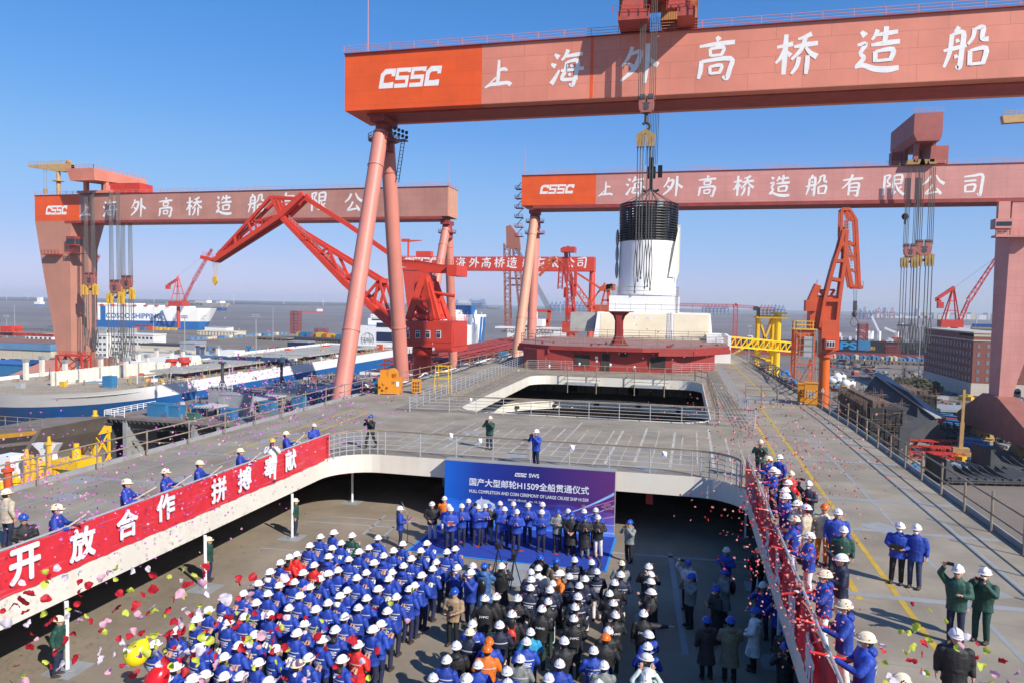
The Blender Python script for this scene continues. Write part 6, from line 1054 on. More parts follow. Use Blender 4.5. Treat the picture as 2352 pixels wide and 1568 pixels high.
port(1030, 1052, 3, 686, 708, 4600, 'blue', 'behind the red crane house'); port(1052, 1078, 4, 686, 708, 4700, 'white', 'in the white cluster'); port(1078, 1113, 7, 687, 709, 4800, 'blue', 'in the blue row')
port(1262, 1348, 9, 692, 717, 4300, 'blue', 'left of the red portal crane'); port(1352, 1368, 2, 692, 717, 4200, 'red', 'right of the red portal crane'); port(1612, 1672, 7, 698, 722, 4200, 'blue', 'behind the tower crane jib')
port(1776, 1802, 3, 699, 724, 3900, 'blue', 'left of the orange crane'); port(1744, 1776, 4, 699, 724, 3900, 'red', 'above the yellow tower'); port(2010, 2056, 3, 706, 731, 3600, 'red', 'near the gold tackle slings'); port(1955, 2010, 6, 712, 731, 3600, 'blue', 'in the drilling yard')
for i, (px, w_, h) in enumerate([(1150+i*17+random.uniform(-4, 4), random.uniform(8, 18), random.uniform(2, 5)) for i in range(9)]+[(1990+i*11, random.uniform(6, 12), random.uniform(3, 7)) for i in range(14)]+[(2145+i*9.5, random.uniform(6, 9), random.uniform(9, 15)) for i in range(18)]+[(2108, 5, 20), (2124, 6, 13)]):
    Yq = 5200 if px < 1400 else 4300; yb = 710+(px-1150)*.0195+(1.5 if px > 1400 else 0); p = AY(px, yb-h, Yq); q = AY(px+w_, yb, Yq); o = (p.x, Yq, WZ); mb = MB(o); mb.box((p.x, Yq, WZ), (q.x, Yq+60, p.z)); tag(mb.build('far_building', M[random.choice(('farwhite', 'stone', 'farwhite', 'galv')) if px > 1400 else 'roofb']), 'pale far building, %s from the left %s' % (ORD[i if i < 9 else i-9 if i < 23 else i-23 if i < 41 else i-41], 'beside the blue port cranes' if i < 9 else 'in the drilling yard' if i < 23 else 'among the apartment towers' if i < 41 else 'of the two tallest towers'), 'building', 'far skyline buildings')
for i, (px, h) in enumerate(((1975, 22), (1986, 26), (1998, 14), (2012, 20), (2030, 24), (1968, 30))):
    p, q = AY(px, 731-h, 3700), AY(px, 731, 3700); mb = MB((p.x, 3700, WZ)); mb.truss((p.x, 3700, WZ), p, 6, 8, .6); tag(mb.build('rig_leg', M['farred' if i % 2 else 'farblue']), 'faint lattice rig leg in the far drilling yard, %s from the left' % ORD[i], 'rig', 'rig legs in the far drilling yard')
# ---------------------------------------------------------------- yard clutter, right side
Q = lambda x, y: (1780+x*.2747, 660.3+y*.2747)
def at(x, y, z=GZ): return G(*Q(x, y), z)
M['rustsc'] = mat('rusty dark scaffold', (.15, .1, .07), .8, .4, 1)
M['block'] = mat('black brown block', (.03, .028, .027), .85, .3, .4, rust=.3, rustcol=(.05, .036, .028))
def scaf_block(label, x0, x1, y0, y1, h, name='hull_block', m='block', top=True):
    o = ((x0+x1)/2, (y0+y1)/2, GZ); t = thing(name, label, 'hull block', o, group='hull blocks in the right yard'); mb = MB(o); mb.box((x0, y0, GZ+.3), (x1, y1, GZ+h)); mb.build('plating', M[m], t)
    mb = MB(o); n = int((x1-x0)/2.6)
    for i in range(n+1): x = x0+(x1-x0)*i/n; mb.box((x, y0-.25, GZ+.5), (x+.18, y0-.01, GZ+h))
    for k in range(int(h/3.4)): mb.box((x0, y0-.35, GZ+1+k*3.4), (x1, y0-.26, GZ+1.25+k*3.4))
    mb.build('stiffener', M['slate'], t); mb = MB(o)
    mb.box((x0+1, y0+2, GZ+h), (x0+(x1-x0)*.4, y1-4, GZ+h+1.6)); mb.box((x0+(x1-x0)*.6, y0+5, GZ+h), (x1-1, y1-9, GZ+h+.9))
    for i in range(int((x1-x0)*9)):
        x = random.uniform(x0-1, x1+1); y = random.choice((y0-1.2, random.uniform(y0, y1))); z = GZ+(random.uniform(0, h) if y < y0 else h); mb.tube((x, y, z), (x+random.uniform(-.2, .2), y, z+random.uniform(1.2, 3)), .09, n=4); mb.tube((x-1.5, y, z+1), (x+1.5, y+random.uniform(-1.5, 1.5), z+1.05), .09, n=4)
    for i in range(int((y1-y0)*4)): y = random.uniform(y0, y1); mb.tube((x0-.8, y, GZ+random.uniform(0, h)), (x0-.8, y, GZ+h+random.uniform(.5, 2)), .07, n=4); z = GZ+random.uniform(2, h+1); mb.tube((x0-.8, y-1.5, z), (x0-.8, y+1.5, z), .06, n=4)
    mb.build('scaffold', M['rustsc'], t); return t
def blk(label, pa, pb, Y, dep, pt):
    x0, x1 = AY(*pa, Y).x, AY(*pb, Y).x; scaf_block(label, x0, x1, Y, Y+dep, AY(*pt, Y).z-GZ)
blk('dark hull block wrapped in scaffold tubes, nearer of the two tall ones', (1998, 960), (2072, 960), 192, 34, (2030, 938))
blk('dark hull block wrapped in scaffold tubes, farther of the two tall ones', (2082, 930), (2150, 930), 262, 40, (2110, 908))
o = (62, 262, GZ); t = thing('bow_block', 'dark triangular bow section with pale slanted top plate in the right yard', 'hull block', o, group='hull blocks in the right yard'); mb = MB(o)
mb.add([(46, 242, GZ), (62, 236, GZ), (80, 245, GZ), (70, 300, GZ), (63, 262, GZ+19), (76, 243, GZ+8), (70, 250, GZ+15)], [(0, 1, 4), (1, 5, 4), (5, 6, 4), (1, 2, 5), (2, 3, 6, 5), (3, 0, 4), (3, 4, 6)]); mb.build('plating', M['slate'], t); mb = MB(o); mb.hexa([(62.5, 261, GZ+19.1), (75.5, 242, GZ+8.1), (79, 243.5, GZ+8.1), (66, 263, GZ+19.1), (62.5, 261, GZ+19.5), (75.5, 242, GZ+8.5), (79, 243.5, GZ+8.5), (66, 263, GZ+19.5)]); mb.build('top_plate', M['grey'], t)
o = (50, 188, GZ); t = thing('hull_plate', 'tall grey plate standing upright beside the scaffolded hull block', 'steel plate', o); mb = MB(o); hx = AY(2066, 1000, 186).x; mb.prism([(hx, 186, GZ), (hx, 186, GZ+13.5), (hx+2.6, 186, GZ+13), (hx+2, 186, GZ+6), (hx+1.4, 186, GZ)], (0, 1, 0)); mb.build('plate', M['slate'], t)
def rib_block(label, x, y, rz, L, n, h, m='slate'):
    t = thing('frame_block', label, 'hull block', (x, y, GZ), rz, 'hull blocks in the right yard'); mb = MB(); mb.prism([(0, 0, .4), (0, 0, h*1.0), (L*.1, 0, h*.55), (L*.3, 0, h*.25), (L*.7, 0, h*.2), (L, 0, h*.45), (L, 0, .4)], (0, 9, 0)); mb.build('shell', M[m], t); mb = MB()
    for i in range(n): q = L*(i+.5)/n; mb.box((q, -.8, .4), (q+.2, 0, h*.3)); mb.prism([(q, -.1, h*.25), (q, 9, h*.25), (q, 9, h*.5), (q, 4, h*.3)], (.2, 0, 0))
    mb.bar((0, -.5, h*.22), (L, -.5, h*.2), .5, .3); mb.bar((0, -.5, .8), (L, -.5, .8), .5, .3); mb.build('rib', M[m], t)
a = at(1150, 1290); rib_block('curved grey frame block with ribs in the middle of the right yard', a.x+1, a.y, R(8), 26, 13, 11)
a = at(1270, 1560); rib_block('grey ribbed block at the lower right behind the scaffold railing', a.x+1, a.y-10, R(12), 20, 10, 6)
a = at(1620, 1500); rib_block('lowest grey ribbed block at the right edge of the yard', a.x+2, a.y-8, R(8), 26, 12, 6.5)
a = at(1850, 1470); rib_block('grey block with a rust red plate at the right edge', a.x, a.y, R(-15), 22, 8, 5, 'slate')
a = at(1380, 1100); mb = MB(a); mb.box(a+V((0, 0, 3)), a+V((26, 16, 4))); [mb.box(a+V((x, 1, 0)), a+V((x+1, 2, 3))) for x in (1, 12, 24)]; tag(mb.build('steel_table', M['grey']), 'flat grey steel panel on trestles beside the parked cars', 'steel plate')
for i in range(9):
    a = at(1130+(i % 3)*95, 1330+(i//3)*55); mb = MB(a)
    for s_ in (0, 2.2): [mb.bar(a+V((x, s_, 0)), a+V((x, s_, 2)), .22) for x in (0, 3, 6, 8)]; mb.bar(a+V((0, s_, 2)), a+V((8, s_, 2)), .25); mb.bar(a+V((0, s_, .8)), a+V((8, s_, .8)), .2)
    for x in (0, 3, 6, 8): mb.bar(a+V((x, 0, 2)), a+V((x, 2.2, 2)), .2)
    tag(mb.build('red_trestle', M['red']), 'red steel trestle, %s of the nine stacked by the crane truck' % ORD[i], 'trestle', 'red trestles by the crane truck')
a = at(1600, 1440); t = thing('crane_truck', 'yellow crane truck with tall tan telescopic boom standing upright in the right yard', 'crane truck', a, R(-8)); mb = MB(); mb.box((-4, -1.4, .8), (5, 1.4, 2)); mb.box((-3.5, -1.3, 2), (.5, 1.3, 3.4)); mb.build('chassis', M['tan'], t); mb = MB(); mb.prism([(5.05, -1.3, .8), (5.05, -1.3, 3.4), (7, -1.3, 3.4), (7.6, -1.3, 2.2), (7.6, -1.3, .8)], (0, 2.6, 0)); cb = mb.build('cab', M['yel'], t); mb = MB(); mb.box((5.4, -1.4, 2.1), (7, -1.32, 3.1)); mb.box((7.3, -1.1, 2.2), (7.62, 1.1, 3.2)); mb.build('windscreen', M['pwhite'] if 0 else M['glassd'], cb)
for x in (-3, -1, 3.5, 6.2):
    for y in (-1.5, 1.3): mb = MB(); mb.tube((x, y, .55), (x, y+.3, .55), .55, n=12); mb.build('wheel', M['black'], t)
bt = AY(*Q(1596, 852), a.y); mb = MB(); mb.bar((-1.5, 0, 3), (-1.4, 0, bt.z-GZ-9), .95); mb.bar((-1.4, 0, bt.z-GZ-9), (-1.3, 0, bt.z-GZ), .65); mb.build('boom', M['tan'], t)
for i in range(16):
    a = at(1360+i*22+(i % 2)*40, 1060+i*22); mb = MB(a); mb.cbox(a+V((0, 0, 1.3)), (6, 2.4, 2.6), R(-35)); tag(mb.build('container', M['cblue' if i % 4 else ('oran2', 'red', 'yel', 'grey')[i//4]]), 'container in the row behind the curved block, %s from the far end' % ORD[i], 'container', 'containers in the right yard')
DEB = []
mb = MB(); ms = [M[k] for k in ('slate', 'scaf', 'grey', 'dred', 'cblue', 'yel', 'conc')]
for i in range(1500):
    zx, zy = random.uniform(430, 2080), random.uniform(600, 1568)
    if zy < 700 and zx > 1000: continue
    a = at(zx, zy); mb.mi = random.choice((0, 0, 0, 1, 1, 2, 2, 3, 4, 5, 6)); s_ = random.uniform(.5, 2.2)
    if random.random() < .4: mb.tube(a+V((0, 0, .4)), a+V((random.uniform(-5, 5), random.uniform(-5, 5), .5)), .18, n=5)
    else: mb.cbox(a+V((0, 0, s_*.4)), (s_*random.uniform(1, 3), s_, s_*.8), random.random()*3)
tag(mb.build('yard_scrap', ms), 'scattered steel offcuts, pipes and boxes covering the right yard floor', 'scrap', kind='stuff')
for i, (zx, zy) in enumerate(((480, 800), (590, 830), (520, 770))): a = at(zx, zy); mb = MB(a); mb.ell(a+V((0, 0, 2)), (2.6, 2, 2.2), 10, 7); mb.tube(a+V((1, 0, 1)), a+V((4, 0, 3)), .8, n=10); mb.tube(a+V((4, 0, 3)), a+V((4, 0, .2)), .8, n=10); tag(mb.build('white_casting', M['pwhite'], None, True), 'white pipe casting beside the numbered pedestal, %s of three' % ORD[i], 'pipe casting', 'white castings in the right yard')
# left yard scrap beyond the ship
mb = MB()
for i in range(1000):
    a = G(random.uniform(0, 700), random.uniform(800, 900), GZ)
    if -230 < a.x < -145 and a.y > 100: continue
    mb.mi = random.choice((0, 1, 2, 3, 4, 4, 5, 6)); s_ = random.uniform(.6, 2.6); mb.cbox(a+V((0, 0, s_*.5)), (s_*random.uniform(1, 3), s_*1.2, s_), random.random()*3)
tag(mb.build('yard_scrap', ms), 'scattered boxes, pipes and gear covering the left yard', 'scrap', kind='stuff')
a = AY(420, 824, 300); mb = MB((a.x, 300, GZ)); c = V((AY(411, 822, 300).x, 300, AY(411, 822, 300).z)); mb.tube(c, c+V((0, 2, 0)), 4.2, n=20); [mb.bar(c-V((0, .1, 0))+V((4.1*math.cos(q), 0, 4.1*math.sin(q))), c-V((0, .1, 0))-V((4.1*math.cos(q), 0, 4.1*math.sin(q))), .25) for q in [k*.39 for k in range(8)]]; tag(mb.build('cable_drum', mat('drum brown', (.2, .16, .12), .8)), 'big round cable drum by the sill of the left gantry', 'cable drum')
# yellow posts and frames at the left, between ship and hull section
Z = lambda x, y: (x*.2551*.5743, (1600+y*.2551)*.5743)     # crop at the left edge
def ypost(label, zx, zt, zb2, Yq, r=.42, m='yel2'):
    p, q = AY(*Z(zx, zt), Yq), AY(*Z(zx, zb2), Yq); o = (p.x, Yq, q.z-4); t = thing('yellow_post', label, 'post', o, group='yellow posts beside the ship'); mb = MB(o); mb.tube((p.x, Yq, q.z-12), (p.x, Yq, p.z-1.0), r, n=12); mb.build('pipe', M[m], t, 'auto'); mb = MB(o); mb.tube((p.x, Yq, p.z-1.05), (p.x, Yq, p.z-.75), r*1.5, n=12); mb.tube((p.x, Yq, p.z-.75), (p.x, Yq, p.z), r*.7, r*.5, n=12); mb.build('cap', M[m], t)
for i, (zx, zt, zb2, r, m) in enumerate(((120, 960, 1380, .5, 'oran2'), (250, 1130, 1420, .42, 'yel2'), (415, 760, 940, .45, 'yel'), (455, 1110, 1330, .42, 'yel2'), (510, 850, 920, .35, 'yel'), (550, 1050, 1340, .6, 'yel2'), (622, 880, 1310, .55, 'yel2'), (745, 1080, 1280, .5, 'legtan'), (767, 560, 920, .42, 'yel'), (375, 1160, 1380, .4, 'yel'), (25, 1280, 1450, .45, 'yel2'))): ypost('yellow painted mooring post below the left deck edge, %s of the group' % ORD[i], zx, zt, zb2, 62+i*1.5, r*.8, m)
def ytower(label, zx0, zx1, zt, zb2, Yq, post):
    a, c = AY(*Z(zx0, zt), Yq), AY(*Z(zx1, zb2), Yq); o = ((a.x+c.x)/2, Yq+1.5, GZ); t = thing('mooring_frame', label, 'steel frame', o, group='yellow mooring frames'); C = [(a.x, Yq), (c.x, Yq), (c.x, Yq+3), (a.x, Yq+3)]; mb = MB(o)
    for x, y in C: mb.bar((x, y, GZ), (x, y, a.z), .35)
    h = a.z-GZ; n = 5
    for k in range(n):
        for i in range(4): z0_, z1_ = GZ+h*k/n, GZ+h*(k+1)/n; p, q = C[i], C[(i+1) % 4]; mb.bar((*p, z0_), (*q, z1_), .18); mb.bar((*q, z0_), (*p, z1_), .18)
    mb.build('lattice', M['yel2'], t); mb = MB(o); mb.box((a.x-.3, Yq-.3, a.z), (c.x+.3, Yq+3.3, a.z+1.0)); mb.build('head_plate', M['yel2'], t); pz = AY(*Z((zx0+zx1)/2, post), Yq).z; mb = MB(o); x = (a.x+c.x)/2; mb.tube((x, Yq+1.5, a.z+1), (x, Yq+1.5, pz-.8), .5, n=12); mb.tube((x, Yq+1.5, pz-.8), (x, Yq+1.5, pz), .32, n=12); mb.build('top_post', M['yel2'], t)
ytower('tall yellow lattice mooring frame with a slim post before the red ship bottom', 1280, 1480, 530, 890, 95, 175); ytower('squat yellow mooring frame with a broad top near the deck edge', 862, 1220, 1060, 1250, 70, 710)
mb = MB((-70, 96, -25)); p, q = AY(*Z(820, 850), 98), AY(*Z(1646, 960), 98); top_rail(mb, (p.x, 98, p.z-2.4), (q.x+3, 98, p.z-3.2), 1.7, 1.3, .09); mb.box((p.x, 97.6, p.z-3.4), (q.x+3, 101, p.z-2.5)); tag(mb.build('yellow_walkway', M['yel2']), 'yellow railed walkway between the mooring frames and the hull section', 'walkway')
o = (-95, 82, GZ); t = thing('stern_block', 'grey hull block with orange stripe and dark bays at the left edge', 'hull block', o); Yq = 80; P = lambda x, y: AY(*Z(x, y), Yq)
mb = MB(o); mb.prism([P(-400, 470), P(650, 445), P(520, 680), P(330, 960), P(-400, 1060)], (0, 12, 0)); mb.build('shell', mat('dusty brown steel', (.2, .165, .13), .8, .2, .3, rust=.3), t)
mb = MB(o); mb.prism([p-V((0, .05, 0)) for p in (P(-400, 560), P(590, 475), P(545, 540), P(-400, 640))], (0, .03, 0)); mb.build('stripe', mat('amber paint', (.62, .3, .03), .6), t)
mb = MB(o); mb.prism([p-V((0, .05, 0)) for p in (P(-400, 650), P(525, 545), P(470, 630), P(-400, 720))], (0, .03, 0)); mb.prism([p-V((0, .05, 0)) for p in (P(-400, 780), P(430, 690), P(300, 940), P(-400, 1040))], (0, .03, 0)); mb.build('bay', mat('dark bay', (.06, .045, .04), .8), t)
p, q = P(-400, 465), P(570, 440); railing('scaffold_railing', 'thin rail on the orange striped hull block at the left edge', [(p.x, Yq+1), (q.x, Yq+1)], 1.2, (.6, 1.2), .05, 2, q.z, 'scaf', jitter=.1)
o = AY(*Z(170, 980), 66); mb = MB(o); mb.cbox(o, (2.2, 2, 2)); mb.cbox(o+V((1.4, -.5, -.6)), (.6, .6, 2.4)); mb.cbox(o-V((3, 0, 1.4)), (4, 2, 1.6)); tag(mb.build('white_cabinet', M['pwhite']), 'white cabinet among yellow posts at the far left', 'cabinet')
o = AY(*Z(690, 860), 74); mb = MB(o); mb.prism([o+V((-2, 0, 1.4)), o+V((2, 0, 1.6)), o+V((1, 0, .2)), o+V((1.3, 0, -1.6)), o+V((.1, 0, -1.3)), o+V((-.8, 0, .5))], (0, 1, 0)); tag(mb.build('fin_block', M['white']), 'white curved steel fin between the yellow posts', 'hull block')
# things on the big deck
p = G(868, 905); q = G(930, 898); o = (p.x, p.y, 0); t = thing('ventilation_unit', 'orange ventilation unit with a round fan housing on the left deck', 'ventilation unit', o, R(12)); mb = MB(); mb.box((0, 0, .06), (1.75, 1.5, 1.35)); bd = mb.build('casing', M['yel'] if 0 else mat('signal orange', (.68, .26, .015), .5, .08, 1, rust=.25, rustcol=(.35, .15, .04)), t)
mb = MB(); mb.box((.1, .3, 1.36), (.75, 1.1, 1.95)); mb.tube((1.05, .3, 1.68), (1.05, 1.1, 1.68), .42, n=18); mb.box((1.05, .3, 1.36), (1.5, 1.1, 1.7)); mb.build('fan_housing', MATS['signal orange'], t); mb = MB(); [mb.tube((x, -.18, z), (x, -.01, z), .11, n=10) for x, z in ((.5, .95), (.85, .7), (.5, .5), (.28, .75))]; mb.build('port', MATS['signal orange'], t); mb = MB(); mb.box((1.5, -.02, .7), (1.72, -.005, 1.1)); mb.build('label_plate', M['pwhite'], t); mb = MB(); [mb.box((x, y, 0), (x+.15, y+.15, .06)) for x in (0, 1.6) for y in (0, 1.35)]; mb.build('foot', M['galv'], t)
place_text('10', M['hullred'], t, (1.25, -.02, 1.0), (1, 0, 0), (0, 0, 1), .2, None, .01)
t = thing('cable_cabinet', 'small yellow switch cabinet right of the orange ventilation unit', 'switch cabinet', (p.x+2.4, p.y+1.4, 0), R(12)); mb = MB(); mb.box((0, 0, .1), (.7, .6, 1.2)); mb.build('casing', MATS['signal orange'], t); mb = MB(); [mb.box((.08+.2*i, -.02, .2+.3*j), (.2+.2*i, -.005, .4+.3*j)) for i in range(3) for j in range(3)]; mb.build('socket', M['slate'], t)
o = V((p.x+3.9, p.y+2.6, 0)); t = thing('cable_rack', 'yellow tube cable rack standing beside the small switch cabinet', 'rack', o); mb = MB(o); [mb.tube(o+V((x, y, 0)), o+V((x*.85+.1, y*.85+.1, 2.3)), .035, n=6) for x in (0, 1.3) for y in (0, .9)]; [mb.tube(o+V((.05, y, z)), o+V((1.25, y, z)), .03, n=6) for y in (.05, .85) for z in (.6, 1.2, 1.8, 2.25)]; mb.build('frame', M['yel2'], t)
for i, (px, py, w_, h) in enumerate(((1846, 925, .9, 1.5), (1862, 931, .95, 1.75))):
    b = G(px, py); t = thing('switch_cabinet', ('open yellow cable cabinet beside the taller one by the right deck edge', 'taller yellow switch cabinet with sockets by the right deck edge')[i], 'switch cabinet', b, R(-5)); mb = MB(); mb.box((-w_/2, 0, .12), (w_/2, .8, h)); mb.box((-w_/2-.05, -.05, h), (w_/2+.05, .85, h+.07)); mb.build('casing', MATS['signal orange'], t); mb = MB(); [mb.box((-.3+.22*k, -.03, h*.35+.22*j), (-.16+.22*k, -.005, h*.35+.14+.22*j)) for k in range(3) for j in range(3)]; mb.build('socket', M['galv'] if i else M['slate'], t); mb = MB(); mb.box((-w_/2, .05, 0), (w_/2, .75, .12)); mb.build('plinth', M['grey'], t)
b = AY(1811, 858, 84); pts = [b+V((math.cos(q)*.34-.34, -q*.06, math.sin(q)*.3)) for q in [3.6-i*.4 for i in range(10)]]+[b+V((.0+i*.14, -.2-i*.5, -.15-i*.2)) for i in range(9)]; mb = MB(b); mb.path(pts, .17, 8); tag(mb.build('air_duct', mat('blue duct fabric', (.02, .2, .55), .5), None, True), 'bright blue flexible air duct coiled at the right deck edge', 'hose')
o = V((-18.5, 84.5, 0)); mb = MB(o); mb.box(o+V((-1.9, 8, .02)), o+V((-.2, 10.5, 2.6))); [mb.box(o+V((-1.94, 8+.3*i, .1)), o+V((-1.9, 8.15+.3*i, 2.5))) for i in range(8)]; [mb.box(o+V((-1.85+.28*i, 7.95, .1)), o+V((-1.7+.28*i, 7.995, 2.5))) for i in range(6)]; tag(mb.build('container', mat('mint container', (.5, .56, .5), .6)), 'pale grey green container left of the red deck house', 'container')
pts = [V((-24.4+.03*y-.5*math.sin(y*.5), 52+y, .9-.5*abs(math.sin(y*.28)))) for y in range(0, 44)]
for i in range(3): mb = MB(pts[0]); mb.path([p+V((.12*i, .1*i, .1*math.sin(p.y+i*2))) for p in pts], .06, 5); tag(mb.build('cable_bundle', M['pwhite' if i < 2 else 'slate'], None, True), ('white cable looped along the left deck edge, outer one', 'white cable looped along the left deck edge, inner one', 'dark cable looped along the left deck edge')[i], 'cable')
for i in range(4): mb = MB((10, 70, 0)); P_ = [V((10.0-.012*y-.5*math.sin(y*.5+i), 66+y, .7+.35*math.sin(y*.35+i))) for y in range(0, 40)]; mb.path(P_, .06, 5); tag(mb.build('cable_bundle', M['slate' if i else 'grey'], None, True), 'dark cable looped along the far right deck edge, %s of four' % ORD[i], 'cable')
# ---------------------------------------------------------------- backdrop, carpet, banners
YB = 31.85; p0, p1 = AY(1022, 1056, YB), AY(1413, 1083, YB); X0, X1, ZT = p0.x, p1.x, (p0.z+p1.z)/2; W = X1-X0
m = bpy.data.materials.new('printed backdrop'); m.use_nodes = True; n = m.node_tree.nodes; l = m.node_tree.links; b = n['Principled BSDF']; b.inputs['Roughness'].default_value = .45
tc = n.new('ShaderNodeTexCoord'); sp = n.new('ShaderNodeSeparateXYZ'); l.new(tc.outputs['Generated'], sp.inputs[0]); cr = n.new('ShaderNodeValToRGB'); e = cr.color_ramp.elements
e[0].position = 0; e[0].color = (.005, .13, .62, 1); e[1].position = 1; e[1].color = (.12, .03, .17, 1); q = e.new(.22); q.color = (.012, .04, .3, 1); q = e.new(.55); q.color = (.018, .018, .17, 1)
l.new(sp.outputs[0], cr.inputs[0]); c2 = n.new('ShaderNodeValToRGB'); e = c2.color_ramp.elements; e[0].position = 0; e[0].color = (.04, .28, .8, 1); e[1].position = .42; e[1].color = (0, 0, 0, 1); q = e.new(.2); q.color = (.03, .1, .42, 1)
ns = n.new('ShaderNodeTexNoise'); ns.inputs['Scale'].default_value = 2.2; mp = n.new('ShaderNodeMapping'); mp.inputs['Scale'].default_value = (.5, 1, 2); mp.inputs['Rotation'].default_value = (0, R(18), 0); l.new(tc.outputs['Object'], mp.inputs[0]); l.new(mp.outputs[0], ns.inputs['Vector'])
ad = n.new('ShaderNodeMath'); ad.operation = 'MULTIPLY_ADD'; ad.inputs[1].default_value = .5; l.new(ns.outputs['Fac'], ad.inputs[0]); sb = n.new('ShaderNodeMath'); sb.operation = 'SUBTRACT'; l.new(sp.outputs[2], sb.inputs[0]); sb.inputs[1].default_value = .25; l.new(sb.outputs[0], ad.inputs[2]); l.new(ad.outputs[0], c2.inputs[0])
mx = n.new('ShaderNodeMix'); mx.data_type = 'RGBA'; mx.blend_type = 'ADD'; mx.inputs['Factor'].default_value = .8; l.new(cr.outputs[0], mx.inputs[6]); l.new(c2.outputs[0], mx.inputs[7]); l.new(mx.outputs[2], b.inputs['Base Color'])
o = ((X0+X1)/2, YB, LZ); bd = thing('backdrop_board', 'big blue printed ceremony backdrop behind the row of guests', 'backdrop', o); mb = MB(o); mb.box((X0, YB, LZ+.02), (X1, YB+.12, ZT)); mb.build('panel', m, bd)
mb = MB(o); mb.box((X0, YB+.13, LZ+.02), (X0+.08, YB+.5, ZT-.02)); mb.box((X1-.08, YB+.13, LZ+.02), (X1, YB+.5, ZT-.02)); mb.box((X0-.02, YB-.01, ZT+.001), (X1+.02, YB+.5, ZT+.04)); mb.build('frame', M['grey'], bd)
TW = mat('printed white', (.75, .78, .85), .5, .02)
def bt(s_, px, py, h, w_, bold=.02, mm=TW, nm='lettering'): place_text(s_, mm, bd, AY(px, py, YB)-V((0, .012, 0)), (1, 0, 0), (0, 0, 1), h, w_, bold, o, nm)
k = W/391
bt('SWS', 1226.5, 1091.5, .17, 23*k, .03, TW, 'logo'); cssc(AY(1196, 1089.5, YB)-V((0, .008, 0)), .17, 26*k, bd, o, 'ltext', step=.003)
bt('国产大型邮轮H1509全船贯通仪式', 1213, 1115, .36, 274*k, .022); bt('HULL COMPLETION AND COIN CEREMONY OF LARGE CRUISE SHIP H1509', 1212, 1136.5, .15, 274*k, .012); bt('2025年1月15日   Jan. 15, 2025', 1208, 1150, .13, 84*k, .004)
def sheet(pts, mm, nm, off): mb = MB(o); mb.add([AY(x, y, YB)-V((0, off, 0)) for x, y in pts], [tuple(range(len(pts)))]); mb.build(nm, mm, bd)
sw = mat('printed pale blue', (.3, .5, .85), .5, .3, 2); sw2 = mat('printed pink', (.42, .2, .42), .5, .2, 2); shipw = mat('printed ship white', (.55, .62, .75), .5, .15, 4)
sheet([(1084, 1158), (1094, 1150), (1096, 1147), (1104, 1145), (1106, 1138), (1108, 1145), (1122, 1147), (1128, 1152), (1136, 1156), (1139, 1170), (1139, 1182), (1084, 1178)], shipw, 'printed_ship', .006)
for i in range(4): sheet([(1086, 1160+i*4), (1136, 1161+i*4), (1136, 1161.8+i*4), (1086, 1160.8+i*4)], M['cblue'], 'printed_deck_line', .009)
def swoosh(a, c, d, w_, mm, off): 
    L = [];  Rr = []
    for i in range(15): f = i/14; x = (1-f)**2*a[0]+2*f*(1-f)*c[0]+f*f*d[0]; y = (1-f)**2*a[1]+2*f*(1-f)*c[1]+f*f*d[1]; L.append((x, y-w_*f)); Rr.append((x, y+w_*f))
    mb = MB(o); n_ = 15; V_ = [AY(x, y, YB)-V((0, off, 0)) for x, y in L+Rr]; mb.add(V_, [(i, i+1, n_+i+1, n_+i) for i in range(n_-1)]); mb.build('printed_swoosh', mm, bd)
for a, c, d, w_, mm in (((1280, 1185), (1350, 1165), (1411, 1133), 3.5, sw), ((1270, 1195), (1350, 1190), (1411, 1160), 1.2, sw), ((1290, 1205), (1360, 1195), (1411, 1185), 2.2, sw2), ((1260, 1188), (1320, 1215), (1411, 1225), 2, sw), ((1250, 1190), (1330, 1200), (1411, 1206), 1.2, sw), ((1260, 1180), (1340, 1170), (1411, 1148), 1, sw2)): swoosh(a, c, d, w_, mm, .005+.001*w_)
for cx_, cy_, r in ((1395, 1158, 7), (1386, 1163, 5), (1404, 1166, 6), (1393, 1168, 5), (1340, 1160, 4)): sheet([(cx_+r*1.3*math.cos(q), cy_+r*.6*math.sin(q)) for q in [i*.524 for i in range(12)]], mat('printed petal', (.3, .12, .25), .5, .2, 3), 'printed_petal', .011+.0007*r)
CP = [(-11.0, 27.55), (-2.72, 27.5), (-2.72, YB-.02), (-10.9, YB-.02)]
mb = MB((-7, 29.6, LZ)); mb.prism([(x, y, LZ+.004) for x, y in CP], (0, 0, .012)); t = tag(mb.build('carpet', mat('royal blue carpet', (.012, .045, .33), .95, .12, 3, bump=.2)), 'royal blue carpet on which the guests stand before the backdrop', 'carpet')
mb = MB((-7, 29.6, LZ)); [mb.bar((*a, LZ+.018), (*b_, LZ+.018), .1, .006) for a, b_ in zip(CP, CP[1:3]+CP[3:]+CP[:1])]; bx = mb.build('edge_tape', mat('light blue tape', (.02, .26, .66), .6), t); bx.location = (0, 0, 0)
for i, x in enumerate((-10, -9.2, -8.3, -7.2, -6.4, -5.6, -4.9, -4.2, -3.5)): mb = MB((-7, 29.6, LZ)); mb.cbox((x, 28.9+.35*(i % 2), LZ+.02), (.16, .16, .004)); mb.build('position_mark', M['red'], t)
